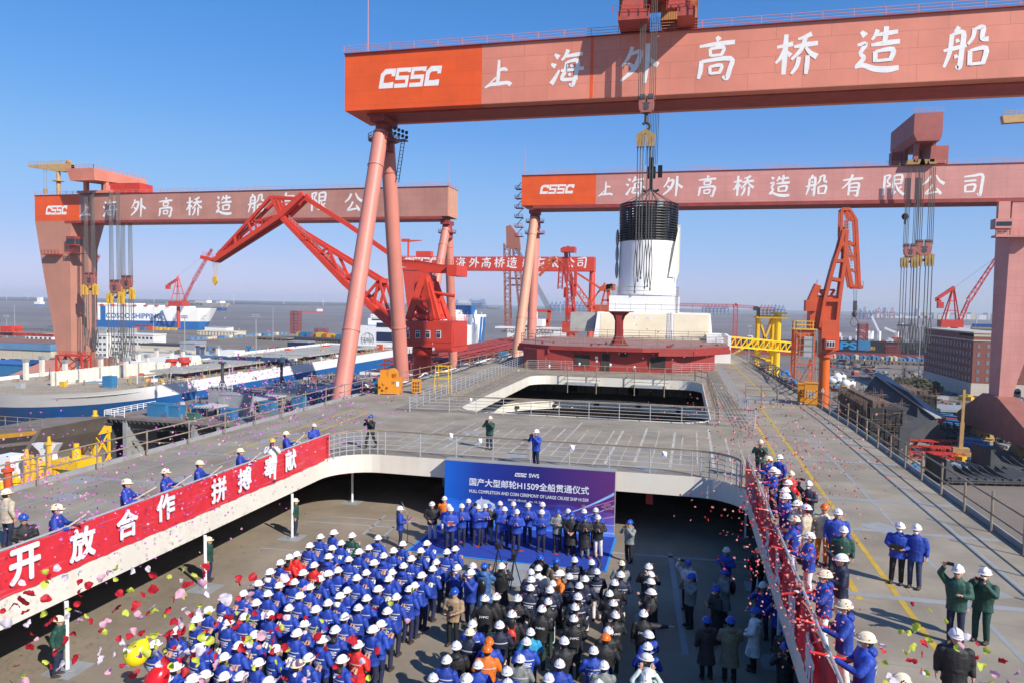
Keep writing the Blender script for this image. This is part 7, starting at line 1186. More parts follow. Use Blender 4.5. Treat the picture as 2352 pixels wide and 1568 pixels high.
# banners
def banner(name, label, X, Y0, Y1, z0, z1, face, mname, col):
    o = (X, (Y0+Y1)/2, z0); mb = MB(o); nY, nZ = 110, 8; vs = []
    for i in range(nY+1):
        for j in range(nZ+1):
            y = Y0+(Y1-Y0)*i/nY; z = z0+(z1-z0)*j/nZ; vs.append((X+.016*math.sin(y*5.1+j*.5)+.012*math.sin(y*13+j)*(1-j/nZ), y, z+.01*math.sin(y*1.1)))
    mb.add(vs, [(i*(nZ+1)+j, (i+1)*(nZ+1)+j, (i+1)*(nZ+1)+j+1, i*(nZ+1)+j+1) for i in range(nY) for j in range(nZ)])
    m = mat(mname, col, .42, .1, 2.5); nd = m.node_tree.nodes; lk = m.node_tree.links; bs = nd['Principled BSDF']
    if not nd.get('wv'):   # the printed fabric: fine pale dashes on red, a little light comes through
        tc = nd.new('ShaderNodeTexCoord'); mp = nd.new('ShaderNodeMapping'); mp.inputs['Scale'].default_value = (0, .55, 13); lk.new(tc.outputs['Object'], mp.inputs[0]); wv = nd.new('ShaderNodeTexNoise'); wv.name = 'wv'; wv.inputs['Scale'].default_value = 1.0; lk.new(mp.outputs[0], wv.inputs['Vector']); mr = nd.new('ShaderNodeMapRange'); mr.inputs[1].default_value = .6; mr.inputs[2].default_value = .68; mr.inputs[4].default_value = .35; lk.new(wv.outputs['Fac'], mr.inputs[0]); mx = nd.new('ShaderNodeMix'); mx.data_type = 'RGBA'; src = bs.inputs['Base Color'].links[0].from_socket; lk.new(mr.outputs[0], mx.inputs['Factor']); lk.new(src, mx.inputs[6]); mx.inputs[7].default_value = (.75, .3, .36, 1); lk.new(mx.outputs[2], bs.inputs['Base Color'])
        tr = nd.new('ShaderNodeBsdfTranslucent'); lk.new(mx.outputs[2], tr.inputs[0]); ms_ = nd.new('ShaderNodeMixShader'); ms_.inputs[0].default_value = .3; lk.new(bs.outputs[0], ms_.inputs[1]); lk.new(tr.outputs[0], ms_.inputs[2]); lk.new(ms_.outputs[0], nd['Material Output'].inputs[0]); ms_.inputs[0].default_value = .3 if face > 0 else .12
    t = thing(name, label, 'banner', o); mb.build('fabric', m, t, True); mb = MB(o); mb.tube((X+face*-.06, Y0, z1+.02), (X+face*-.06, Y1, z1+.02), .035, n=8); [mb.tube((X+face*-.06, y, 0), (X+face*-.06, y, z1), .03, n=6) for y in [Y0+i*(Y1-Y0)/12 for i in range(13)]]; mb.build('rail', M['galv'], t); return t, o
LT = mat('banner white print', (.74, .74, .76), .5, .02)
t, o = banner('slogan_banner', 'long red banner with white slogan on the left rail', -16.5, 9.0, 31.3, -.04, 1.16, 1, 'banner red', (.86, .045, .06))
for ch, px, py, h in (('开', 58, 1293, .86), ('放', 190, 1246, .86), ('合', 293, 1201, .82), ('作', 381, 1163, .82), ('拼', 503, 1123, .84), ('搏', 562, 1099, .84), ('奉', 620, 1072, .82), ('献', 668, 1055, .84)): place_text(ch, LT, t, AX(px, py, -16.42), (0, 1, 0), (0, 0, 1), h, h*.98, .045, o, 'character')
t, o = banner('slogan_banner', 'shade-darkened red banner with white slogan on the right rail, seen edge on', 2.7, 7.0, 31.4, -.04, 1.28, -1, 'banner shaded red', (.4, .012, .025))  # red darkened in its base colour to carry the shade on this face
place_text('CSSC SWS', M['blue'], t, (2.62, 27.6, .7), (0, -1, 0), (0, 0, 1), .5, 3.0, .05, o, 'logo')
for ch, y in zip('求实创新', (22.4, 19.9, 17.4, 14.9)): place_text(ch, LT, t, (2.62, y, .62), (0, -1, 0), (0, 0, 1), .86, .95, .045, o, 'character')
# microphones
def mic(label, px, py, h=1.45, tilt=.35):
    b = G(px, py, LZ+.02); t = thing('microphone_stand', label, 'microphone stand', b); mb = MB(); mb.tube((0, 0, 0), (0, 0, .03), .17, n=14); mb.build('base', M['black'], t); mb = MB(); mb.tube((0, 0, .03), (0, 0, h), .014, n=8); mb.tube((0, 0, h), (.05, tilt*.5, h+.12), .012, n=6); mb.build('stem', M['black'], t); mb = MB(); mb.tube((.05, tilt*.5, h+.1), (.06, tilt, h+.17), .026, n=8); mb.build('microphone', M['black'], t)
mic('black microphone stand in front of the central speaker on the carpet', 1175, 1286, 1.4); mic('black microphone stand before the guest with the pink folder', 1034, 1254, 1.3)
b = G(936, 1250, LZ+.01); t = thing('music_stand', 'black tripod stand with microphone in front of the woman host at left', 'microphone stand', b); mb = MB(); mb.tube((0, 0, .1), (0, 0, 1.3), .015, n=6); mb.tube((0, 0, 1.3), (-.3, .1, 1.75), .012, n=6); mb.build('stem', M['black'], t); mb = MB(); [mb.tube((0, 0, .12), (.4*math.cos(q), .4*math.sin(q), 0), .014, n=6) for q in (0, 2.1, 4.2)]; mb.build('tripod_leg', M['black'], t); mb = MB(); mb.tube((-.3, .1, 1.75), (-.36, .12, 1.83), .03, n=8); mb.build('microphone', M['black'], t)
for i, (px, py) in enumerate(((793, 1076), (1101, 1127), (2598/1.7415, 1990/1.7415))):   # red boxes hung under the coaming
    o = AY(px, py, 33.5 if i != 1 else 44.5); t = thing('hose_box', ('red lantern shaped hose box on the rear left pillar', 'dark red box on the far bulkhead left of the backdrop', 'dark red box on the far bulkhead right of the backdrop')[i], 'fire box', o); mb = MB(o); mb.cbox(o, (.32, .3, .5)); mb.build('case', M['red'], t); mb = MB(o); [mb.tube(o+V((x, 0, .25)), o+V((x*.3, 0, .38)), .02, n=5) for x in (-.16, .16)]; mb.build('strap', M['black'], t)
# ---------------------------------------------------------------- people
def dual(name):
    m = bpy.data.materials.new(name); m.use_nodes = True; return m, m.node_tree.nodes, m.node_tree.links
m, n, l = dual('skin'); b = n['Principled BSDF']; b.inputs['Roughness'].default_value = .55; oi = n.new('ShaderNodeObjectInfo'); mx = n.new('ShaderNodeMix'); mx.data_type = 'RGBA'; l.new(oi.outputs['Alpha'], mx.inputs['Factor']); mx.inputs[6].default_value = (.72, .68, .58, 1); mx.inputs[7].default_value = (.5, .27, .18, 1); l.new(mx.outputs[2], b.inputs['Base Color']); M['hand'] = m
M['skin'] = mat('face skin', (.5, .27, .18), .55, .06, 8); M['cloth'] = mat('jacket cloth', (1, 1, 1), .62, .28, 8, info=True, bump=1.0); M['trou'] = mat('trouser cloth', (1, 1, 1), .8, .15, 10, info=True, bump=.7)
M['shoe'] = mat('work shoe', (.05, .035, .025), .7, .2, 5); M['hair'] = mat('black hair', (.012, .01, .009), .6, .2, 10); M['feat'] = mat('dark facial feature', (.04, .02, .017), .6); M['shell'] = mat('helmet plastic', (1, 1, 1), .3, .03, 3, info=True); M['refl'] = mat('reflective tape', (.55, .57, .6), .35, .1, 6); M['back'] = mat('printed back logo', (.78, .8, .85), .6, .02); M['maskm'] = mat('face mask', (.75, .77, .8), .8); M['sticker'] = mat('red helmet print', (.5, .1, .1), .5)
def remesh(mb, vox, ratio, mats, pick, extra=None):
    me = bpy.data.meshes.new('tmp'); me.from_pydata([tuple(p) for p in mb.v], [], mb.f); bm = bmesh.new(); bm.from_mesh(me); bmesh.ops.recalc_face_normals(bm, faces=bm.faces); bm.to_mesh(me); bm.free()
    o = bpy.data.objects.new('tmp', me); COL.objects.link(o); r = o.modifiers.new('r', 'REMESH'); r.mode = 'VOXEL'; r.voxel_size = vox; s_ = o.modifiers.new('s', 'SMOOTH'); s_.factor = .5; s_.iterations = 2; d = o.modifiers.new('d', 'DECIMATE'); d.ratio = ratio
    dg = bpy.context.evaluated_depsgraph_get(); out = bpy.data.meshes.new_from_object(o.evaluated_get(dg)); bpy.data.objects.remove(o)
    out.materials.clear(); [out.materials.append(q) for q in mats]
    for f in out.polygons: f.material_index = pick(f.center); f.use_smooth = True
    if extra:
        bm = bmesh.new(); bm.from_mesh(out); k = len(bm.verts); vs = [bm.verts.new(tuple(p)) for p in extra.v]
        for f, mi in zip(extra.f, extra.m):
            try: q = bm.faces.new([vs[i] for i in f]); q.material_index = mi; q.smooth = True
            except ValueError: pass
        bm.to_mesh(out); bm.free()
    return out
TOR = ((.78, .2, .15), (.98, .195, .145), (1.15, .222, .154), (1.30, .242, .152), (1.39, .218, .132), (1.45, .12, .095), (1.5, .07, .08))
POSES = {  # elbow, wrist, finger direction for the right arm, then the left; None mirrors
 'clap': (((.3, .02, 1.15), (.06, .3, 1.2), (-.15, .45, .85)), None, 0), 'stand': (((.255, -.04, 1.15), (.27, .03, .92), (0, .1, -1)), None, 0), 'front': (((.28, .02, 1.15), (.09, .23, 1.0), (-.7, .3, -.6)), None, 0),
 'cam': (((.27, .17, 1.24), (.075, .25, 1.5), (-.2, .1, .97)), None, 0), 'tube': (((.3, .06, 1.13), (.09, .3, 1.13), (-.4, .7, .2)), ((-.29, .14, 1.17), (-.02, .44, 1.24), (.3, .8, .3)), 0), 'raise': (((.31, .1, 1.56), (.2, .24, 1.78), (-.1, .2, .95)), ((-.27, .05, 1.15), (-.14, .28, 1.22), (.3, .7, .4)), 0),
 'read': (((.26, .03, 1.15), (.13, .29, 1.12), (-.3, .8, .3)), None, 0), 'up': (((.31, .1, 1.55), (.13, .2, 1.8), (-.1, .1, .98)), None, 0), 'out': (((.44, .08, 1.33), (.66, .18, 1.3), (.95, .2, .1)), ((-.255, -.04, 1.15), (-.27, .03, .92), (0, .1, -1)), 0), 'walk': (((.27, .17, 1.24), (.075, .25, 1.5), (-.2, .1, .97)), None, 1)}
def arms(pose):
    a, b_, _ = POSES[pose]; mir = lambda q: V((-q[0], q[1], q[2])); A = [V(q) for q in a]; return [(1, A[0], A[1], A[2].normalized())]+[(-1, *( [mir(q) for q in a] if b_ is None else [V(q) for q in b_]))]
BODY, JACK = {}, {}
def make_pose(pose):
    mb = MB(); st = POSES[pose][2]; 
    def ring(z, rx, ry, cy=0): return [(rx*math.cos(q), cy+ry*math.sin(q), z) for q in [2*math.pi*i/14 for i in range(14)]]
    mb.loft([ring(z, rx*.86, ry*.84) for z, rx, ry in TOR[:6]]); mb.ell((0, 0, .9), (.165, .115, .12), 12, 8); mb.tube((0, -.005, 1.4), (0, .01, 1.55), .056, .052, n=12)
    mb.ell((0, .015, 1.605), (.076, .097, .118), 16, 12); mb.ell((0, .045, 1.545), (.055, .065, .06), 12, 8); mb.ell((0, .113, 1.592), (.014, .018, .024), 8, 6); [mb.ell((s_*.078, .0, 1.595), (.012, .022, .034), 8, 6) for s_ in (1, -1)]
    hands = []
    for i, (s_, e, w_, fd) in enumerate(arms(pose)):
        sh = V((.195*s_, 0, 1.39)); mb.tube(sh, e, .054, .044, n=10); mb.ell(sh, (.06,)*3, 10, 7); mb.ell(e, (.045,)*3, 8, 6); mb.tube(e, w_, .042, .028, n=10); mb.ell(w_, (.03,)*3, 8, 6); fd = V(fd).normalized(); c = w_+fd*.055; hands.append(w_+fd*.08)
        nrm = V((-s_, 0, 0)) if pose in ('clap',) else (V((0, 1, 0)) if abs(fd.z) > .6 else V((0, 0, -1))); side = fd.cross(nrm).normalized(); nrm = side.cross(fd).normalized()
        if pose in ('stand',): nrm = V((-s_, 0, 0)); side = V((0, 1, 0))
        mb.loft([[w_+fd*t+side*(a*math.cos(q))+nrm*(b_*math.sin(q)) for q in [2*math.pi*k/10 for k in range(10)]] for t, a, b_ in ((.0, .026, .018), (.04, .04, .017), (.085, .042, .015), (.1, .036, .012))])
        curl = .25 if pose in ('clap', 'stand', 'out') else .9
        for f, (off, L) in enumerate(((-.031, .066), (-.011, .078), (.011, .074), (.031, .058))):
            r_ = w_+fd*.092+side*off; k1 = r_+(fd*(1-curl*.25)+nrm*curl*.5).normalized()*L*.5+side*off*.12; k2 = k1+(fd*(1-curl*.8)+nrm*curl).normalized()*L*.5; mb.tube(r_, k1, .0088, .0082, n=6); mb.ell(k1, (.0085,)*3, 6, 5); mb.tube(k1, k2, .0082, .0068, n=6)
        up_ = side*(1 if side.dot(V((0, .3, 1))) > 0 else -1); th = w_+fd*.035+up_*.035; t1 = th+(fd*.5+up_*.8).normalized()*.035; mb.tube(w_+fd*.03+up_*.02, th, .014, .011, n=6); mb.tube(th, t1, .011, .009, n=6); mb.tube(t1, t1+(fd*.9+up_*.2+nrm*.3).normalized()*.03, .0095, .008, n=6)
    for s_ in (1, -1):
        d = .16*s_*st; hip, kn, an = V((.09*s_, 0, .9)), V((.1*s_, .03+d*.9+.03*st, .5)), V((.11*s_, -.03+d*1.6, .085+(.06 if st and s_ < 0 else 0))); mb.tube(hip, kn, .093, .07, n=14); mb.ell(kn, (.068, .068, .068), 10, 7); mb.tube(kn, an, .068, .058, n=14); mb.ell(an, (.056, .06, .05), 10, 6); mb.ell(an+V((0, .07, -.045)), (.048, .125, .042), 12, 8); mb.box(an+V((-.042, -.05, -.085)), an+V((.042, .15, -.05)))
    ex = MB(); ex.mi = 4
    for s_ in (1, -1): ex.ell((s_*.032, .102, 1.612), (.015, .009, .008), 8, 5); ex.ell((s_*.032, .106, 1.63), (.021, .007, .006), 8, 5)
    ex.ell((0, .106, 1.55), (.022, .006, .004), 8, 5)
    def pick(c):
        if any((c-h).length < .125 for h in hands): return 3
        if c.z < .10+(.05 if st else 0) : return 2
        return 1 if c.z < .98 else 0
    me = remesh(mb, .0095, .14, [M['skin'], M['trou'], M['shoe'], M['hand'], M['feat']], pick, ex)
    out = [me]
    for long in (0, 1):
        mb = MB(); rings = [ring(z, rx, ry) for z, rx, ry in TOR]
        if long: rings = [ring(.45, .24, .2), ring(.6, .23, .185)]+rings
        mb.loft(rings); mb.tube((0, -.005, 1.42), (0, .005, 1.525), .088, .074, n=12)
        for s_, e, w_, fd in arms(pose):
            sh = V((.2*s_, 0, 1.365)); ww = w_-(w_-e).normalized()*.02; mb.tube(sh, e, .084, .07, n=12); mb.ell(sh, (.09, .09, .09), 10, 7); mb.ell(e, (.066,)*3, 10, 7); mb.tube(e, ww, .063, .05, n=12); mb.tube(ww-(w_-e).normalized()*.03, ww, .053, .05, n=12)
        for k in range(3): a = (k*1.7); mb.ell((.1*math.cos(a), .1*math.sin(a), .95+.1*k), (.11, .07, .05), 8, 6)
        mb.loft([ring(.78 if not long else .45, *( (.212, .16) if not long else (.25, .21))), ring(.83 if not long else .5, *((.204, .152) if not long else (.245, .2)))])
        out.append(remesh(mb, .017, .3, [M['cloth']], lambda c: 0))
    BODY[pose] = out
for ps in POSES: make_pose(ps)
def one(mb, name, mm, smooth=True):
    o = mb.build(name, mm, None, smooth); me = o.data; bpy.data.objects.remove(o); return me
mb = MB(); mb.ell((0, 0, 1.672), (.114, .136, .118), 20, 13, z0=-.02); rim = [[(.114*k*math.cos(q), .136*k*math.sin(q)*(1.25 if math.sin(q) > 0 else 1.02)+.0, z) for q in [2*math.pi*i/20 for i in range(20)]] for k, z in ((.98, 1.678), (1.1, 1.664), (1.1, 1.656), (.96, 1.662))]; mb.loft(rim, False)
mb.loft([[(x, .134*math.sin(q), 1.672+.124*math.cos(q)+dz) for x, dz in ((-.022, -.012), (-.012, .007), (.012, .007), (.022, -.012))] for q in [-1.2+i*.24 for i in range(11)]]); HELM = one(mb, 'helmet', M['shell'], 'auto')
mb = MB(); [mb.cbox((x, .1315, 1.72), (.011, .01, .014)) for x in (-.024, -.008, .008, .024)]; [mb.tube((s_*.108, -.02, 1.705), (s_*.115, -.02, 1.71), .01, n=8) for s_ in (1, -1)]; mb.cbox((0, -.132, 1.715), (.03, .01, .014)); EMB = one(mb, 'emblem', M['sticker'])
mb = MB(); [mb.loft([[(s_*(.03+.02*k)+dx, .135*math.sin(q), 1.674+.121*math.cos(q)) for dx in (-.012, .012)]+[(s_*(.03+.02*k)+dx, .133*math.sin(q), 1.668+.116*math.cos(q)) for dx in (.012, -.012)] for k, q in enumerate([-.9+i*.3 for i in range(6)])]) for s_ in (1,)]; STRIPE = one(mb, 'helmet_stripe', M['sticker'])
mb = MB(); mb.ell((0, -.012, 1.61), (.084, .1, .105), 14, 10); HAIR = one(mb, 'hair', M['hair']); mb = MB(); mb.ell((0, -.02, 1.6), (.088, .1, .11), 14, 10); mb.loft([[(a*math.cos(q), -.085-.01*k+b_*math.sin(q), z) for q in [2*math.pi*i/12 for i in range(12)]] for k, (z, a, b_) in enumerate(((1.62, .085, .05), (1.5, .09, .05), (1.36, .085, .04), (1.24, .05, .03)))]); LHAIR = one(mb, 'long_hair', M['hair'])
mb = MB(); mb.ell((0, .078, 1.562), (.056, .052, .046), 12, 8); MASK = one(mb, 'face_mask', M['maskm'])
mb = MB(); mb.ell((0, -.095, 1.45), (.12, .075, .085), 12, 8); mb.ell((0, -.06, 1.49), (.105, .07, .05), 12, 8); HOOD = one(mb, 'hood', M['cloth'])
def onback(x, z, off=.014):
    for (za, xa, ya), (zb_, xb, yb) in zip(TOR, TOR[1:]):
        if za <= z <= zb_: f = (z-za)/(zb_-za); rx, ry = xa+(xb-xa)*f, ya+(yb-ya)*f; break
    return (x, -ry*math.sqrt(max(.05, 1-(x/rx)**2))-off, z)
def backtext(items, stripe):
    mb = MB()
    for kind, s_, z, h, w_ in items:
        if kind == 'logo':
            t_ = MB()
            for i, ch in enumerate('CSSC'): strokes(ch, t_, (0, 0, 0), (1, 0, 0), (0, 0, 1), (0, 0, 0), w_/4*.93, h, .12, 0); t_.v[-(len(t_.v)-(0 if i == 0 else q0)):] = [v+V(((i-1.5)*w_/4, 0, 0)) for v in t_.v[(0 if i == 0 else q0):]]; q0 = len(t_.v)
            mb.add([onback(v.x, v.z+z) for v in t_.v], t_.f)
        elif kind == 'text':
            me = text_mesh(s_, 1, .02); xs = [v.co.x for v in me.vertices]; ys = [v.co.y for v in me.vertices]; kx = w_/(max(xs)-min(xs)); ky = h/(max(ys)-min(ys)); mb.add([onback((v.co.x-(max(xs)+min(xs))/2)*kx, z+(v.co.y-(max(ys)+min(ys))/2)*ky) for v in me.vertices], [tuple(p.vertices) for p in me.polygons])
    if stripe:
        mb.mi = 1; N = 12
        for i in range(N): a, c = -.2+.4*i/N, -.2+.4*(i+1)/N; mb.quad(onback(a, stripe, .012), onback(c, stripe, .012), onback(c, stripe+.03, .012), onback(a, stripe+.03, .012))
    return one(mb, 'back_lettering', [M['back'], M['refl']], False)
BK = {'c': backtext((('logo', '', 1.155, .1, .27), ('text', '中国船舶', 1.06, .034, .19)), 1.255), 'j': backtext((('text', 'JVPC', 1.2, .075, .25),), 0), 's': backtext((), 1.245)}
C_ = {'blue': (.014, .05, .34), 'denim': (.05, .14, .36), 'red': (.62, .02, .015), 'green': (.012, .06, .042), 'black': (.014, .014, .016), 'navy': (.012, .017, .045), 'beige': (.52, .45, .33), 'white': (.72, .71, .68), 'grey': (.2, .22, .21), 'tan': (.32, .22, .13), 'khaki': (.22, .19, .11), 'brown': (.05, .035, .032), 'mint': (.45, .55, .5), 'orange': (.7, .16, .015), 'cream': (.72, .64, .45), 'yellow': (.75, .5, .03), 'hblue': (.01, .075, .4), 'hwhite': (.74, .74, .73), 'horange': (.75, .15, .01), 'jean': (.03, .045, .1), 'trou': (.016, .022, .06), 'cyan': (.02, .28, .5), 'dgreen': (.012, .04, .03)}
NP = [0]
def person(px, py, deck, pose, jk='blue', hm='hwhite', tr='trou', rz=0, label='', group=None, bk=None, hood=None, mask=False, glove=False, longc=False, hair=False, stripe=False, sc=None, vest=None):
    sc = sc or random.uniform(.97, 1.035); w_ = G(px, py, deck+1.71*sc); NP[0] += 1
    b = bpy.data.objects.new('person', BODY[pose][0]); COL.objects.link(b); b.location = (w_.x, w_.y, deck+.006); b.rotation_euler = (R(random.uniform(-2.5, 2)), R(random.uniform(-2, 2)), R(rz)); b.scale = (sc*random.uniform(1.02, 1.14), sc*random.uniform(1.04, 1.16), sc); tag(b, label, 'person', group)
    b.color = (*[q*random.uniform(.85, 1.15) for q in C_[tr]], 0 if glove else 1)
    def kid(name, me, col=None):
        o = bpy.data.objects.new(name, me); COL.objects.link(o); o.parent = b
        if col: o.color = (*col, 1)
        return o
    v = random.uniform(.88, 1.12); jc = [q*v for q in C_[jk]]
    kid('coat' if longc else 'jacket', BODY[pose][2 if longc else 1], jc); h = kid('helmet', HELM, C_[hm]); kid('long_hair' if hair else 'hair', LHAIR if hair else HAIR)
    h.rotation_euler = (0, 0, 0)
    if stripe: st_ = kid('stripe', STRIPE); st_.parent = h
    elif hm in ('hwhite', 'cream'): e = kid('lettering', EMB); e.parent = h
    if bk: kid('back_lettering', BK[bk])
    if hood: kid('hood', HOOD, C_[hood])
    if mask: kid('face_mask', MASK)
    return b
def put_item(p, name, label, cat, me, off, rx=0, group=None):
    o = bpy.data.objects.new(name, me); COL.objects.link(o); sx = p.scale.z; q = p.rotation_euler.to_matrix() @ (V(off)*sx); o.location = p.location+q; o.rotation_euler = (rx, 0, p.rotation_euler.z); return tag(o, label, cat, group)
mb = MB(); mb.cbox((0, 0, 0), (.14, .08, .1)); mb.tube((0, .04, 0), (0, .15, 0), .042, n=12); mb.cbox((0, 0, .06), (.06, .06, .04)); CAMR = one(mb, 'camera', M['black'], 'auto'); mb = MB(); mb.cbox((0, 0, 0), (.16, .012, .08)); PHON = one(mb, 'phone', M['black'], False)
mb = MB(); mb.cbox((0, 0, 0), (.24, .02, .32)); FOLD = one(mb, 'folder', mat('pink folder', (.7, .25, .3), .6), False); mb = MB(); mb.cbox((0, 0, 0), (.32, .02, .24)); CLIP = one(mb, 'clipboard', M['black'], False)
def tube_mesh(mm): mb = MB(); mb.tube((0, -.28, 0), (0, .5, 0), .028, n=12); return one(mb, 'confetti_tube', mm, 'auto')
TUBR = tube_mesh(mat('red confetti tube', (.65, .03, .025), .3)); TUBC = tube_mesh(mat('cream confetti tube', (.6, .5, .42), .4, .3, 14, rust=.5, rustcol=(.4, .1, .1)))
# ---- the crowd in blue (photo positions of the helmets)
K1 = lambda x, y: (310.1+x*.2384, 1194.4+y*.2384); K2 = lambda x, y: (689.1+x*.2384, 1194.4+y*.2384); K3 = lambda x, y: (1068+x*.2018, 1251.8+y*.2018); K4 = lambda x, y: (1412.6+x*.2384, 1194.4+y*.2384)
crowd = []
def addc(K, s_):
    for tok in s_.split():
        q = tok.split(','); crowd.append((K(float(q[0]), float(q[1])), q[2] if len(q) > 2 else 'b'))
addc(K1, '1550,325,r 1492,350,rk 1412,403 1300,480,bw 1168,605 1385,625 1515,590 1040,702 1268,708 853,730 1567,722 1165,795 710,848 1300,905 1470,840,bw 573,948,bk 1042,913 885,972 407,1050,bg 1535,1078 1140,1088 690,1158 207,1187,bk 990,1213 605,1220 1347,1232,bh 850,1322 1150,1370 1552,1380,c')
addc(K2, '75,240 185,152,bG 307,110 402,210,bG 300,267 500,138,g 262,340,bh 740,165,bh 643,260 572,290 886,283 975,222 1236,215 1147,287,bk 818,330,bh 483,370 722,402 1080,358 1393,300 1488,265 1320,392,bh 990,432,bh 1260,462,bG 152,422,r 375,478 880,495 645,495 858,547 1188,525,bh 285,503 30,503 552,540 187,553,bd 750,645,bG 1100,612,bG 85,635 1040,662,bh 470,670 368,725,bw 918,732 640,750 275,795 545,842 148,850 842,865 417,923 758,998 692,1040 40,1000 335,1045,bk 212,1155,bh 556,1195,r 415,1328,bk 55,1315')
for x, y in ((880, 1495), (640, 1480), (1010, 1505), (1300, 1540), (420, 1400), (300, 1510), (520, 1530)): crowd.append((K1(x, y), 'b'))
crowd = [((q, c), G(*q, LZ+1.7)) for q, c in crowd]; crowd.sort(key=lambda t: -t[1].y); rows = [crowd[i:i+9] for i in range(0, len(crowd), 9)]
for ri, row in enumerate(rows):
    row.sort(key=lambda t: t[1].x)
    for ci, ((q, c), w_) in enumerate(row):
        jk = {'r': 'red', 'g': 'green'}.get(c[0], 'blue'); hd = {'w': 'white', 'k': 'black', 'h': 'blue', 'd': 'dgreen'}.get(c[1:], None); hel = 'cream' if c == 'c' else 'hwhite'
        ps = 'clap' if random.random() < .85 else 'front'
        lab = ('worker clapping in' if ps == 'clap' else 'worker standing in')+' %s jacket%s, %s helmet, %s from left in %s row of the blue crowd' % (jk, ' with %s hood' % ('dark green' if hd == 'dgreen' else hd) if hd and hd != jk else '', 'cream' if hel == 'cream' else 'white', ORD[ci], ORD[ri])
        w2 = lab.split()
        if len(w2) > 16: lab = lab.replace('worker clapping in', 'worker in').replace('worker standing in', 'worker in').replace(' row of the blue crowd', ' blue row').replace(' helmet,', ' hat,').replace(' jacket with', ' with')
        person(*q, LZ, ps, jk, hel, 'red' if c == 'r' and ri > 5 else 'trou', random.uniform(-28, 2)-6, lab, 'workers standing in the blue crowd', 's' if c == 'r' else 'c', hd, glove='G' in c or random.random() < .2)
# ---- the dark jacketed crowd and photographers, right of the aisle
dk = []
def addd(K, s_):
    for tok in s_.split(): q = tok.split(','); dk.append((K(float(q[0]), float(q[1])), q[2]))
addd(K3, '1255,153,N 1452,180,Np 1515,290,Nh 828,245,W 766,297,N 750,378,N 725,472,N 975,433,N 970,490,N 1200,350,N 1357,372,N 1300,443,N 1283,565,Nk 1252,690,J 940,632,J 852,718,J 612,583,J 340,565,J 228,605,J 542,770,J 410,890,V 1257,835,J 1155,1085,K 755,970,X 683,1093,B 105,890,B 295,1070,O 258,1165,Q 150,1345,B 628,1283,G 500,1408,B 15,1495,B 1070,1340,B 965,1497,B 1477,1190,B 1585,1045,P 1625,948,J 1692,772,J 1692,648,J 1650,543,K 1712,410,J 1765,317,N 1768,200,Ck 1580,1340,D 465,1560,B 1520,1555,D')
addd(K4, '320,430,J 347,510,J 335,580,Jp 370,685,K 268,880,Jo 330,1080,B 313,1215,B 343,1310,M 337,1465,M 310,1520,Mu')
addd(K2, '1398,1338,B 1272,1515,B 1582,1505,B 1503,1190,Kk 1625,1078,U')
dk = [(q, c, G(*q, LZ+1.7)) for q, c in dk]; dk.sort(key=lambda t: -t[2].y); rows = [dk[i:i+8] for i in range(0, len(dk), 8)]
KIND = {'N': ('navy', 'hwhite', 'white', 'c', 'navy jacket'), 'W': ('white', 'hwhite', 'white', 'c', 'white jacket'), 'J': ('black', 'hwhite', 'dgreen', 'j', 'black jacket'), 'V': ('navy', 'hwhite', 'white', 's', 'navy vest'), 'K': ('black', 'hwhite', 'jean', None, 'black jacket'), 'X': ('cyan', 'hwhite', 'jean', None, 'cyan jacket'), 'B': ('blue', 'hwhite', 'trou', 'c', 'blue jacket'), 'O': ('blue', 'horange', 'white', 's', 'blue jacket'), 'Q': ('orange', 'horange', 'black', 's', 'orange vest'), 'G': ('grey', 'hwhite', 'jean', 's', 'grey jacket'), 'P': ('black', 'horange', 'black', None, 'black jacket'), 'C': ('grey', 'cream', 'black', None, 'grey jacket'), 'D': ('grey', 'hwhite', 'black', 's', 'dark grey jacket'), 'M': ('mint', 'hwhite', 'black', None, 'mint jacket'), 'U': ('navy', 'cream', 'black', 's', 'navy jacket')}
for ri, row in enumerate(rows):
    row.sort(key=lambda t: t[2].x)
    for ci, (q, c, w_) in enumerate(row):
        jk, hm, tr, bk, nm = KIND[c[0]]; x = c[1:]; ps = 'raise' if x == 'p' else 'out' if x == 'o' else 'up' if x == 'u' else ('clap' if random.random() < .6 else 'front'); hn = {'hwhite': 'white', 'horange': 'orange', 'cream': 'cream'}[hm]
        lab = '%s in %s, %s helmet, %s from left in %s dark crowd row' % ({'raise': 'visitor filming', 'out': 'visitor pointing', 'up': 'arms raised visitor'}.get(ps, 'visitor'), nm, hn, ORD[ci], ORD[ri])
        p = person(*q, LZ, ps, jk, hm, tr, random.uniform(-14, 16)+(60 if q[0] > 1490 else 6), lab, 'visitors standing in the dark crowd', bk, 'black' if x == 'k' else ('navy' if x == 'h' else None), stripe=c[0] == 'J', hair=(c == 'J' and ci == 2 and ri == 3))
        if ps in ('raise', 'up'): put_item(p, 'phone', 'black phone held up by the %s in %s' % ('visitor filming' if ps == 'raise' else 'visitor with both arms raised', nm), 'phone', PHON, (.08 if ps == 'raise' else 0, .3, 1.86))
        if q[0] < 1200 and c == 'J' and abs(q[1]-1407) < 3:
            mb = MB(); mb.ell((0, -.21, 1.17), (.15, .09, .22), 12, 9); me = one(mb, 'backpack', M['red']); bp_ = put_item(p, 'backpack', 'bright red backpack worn by a visitor in black', 'backpack', me, (0, 0, 0)); mb = MB(); [mb.bar((s_*.05, -.2, 1.3), (s_*.11, -.1, 1.47), .04, .02) for s_ in (1, -1)]; s2 = mb.build('strap', M['red'], bp_)
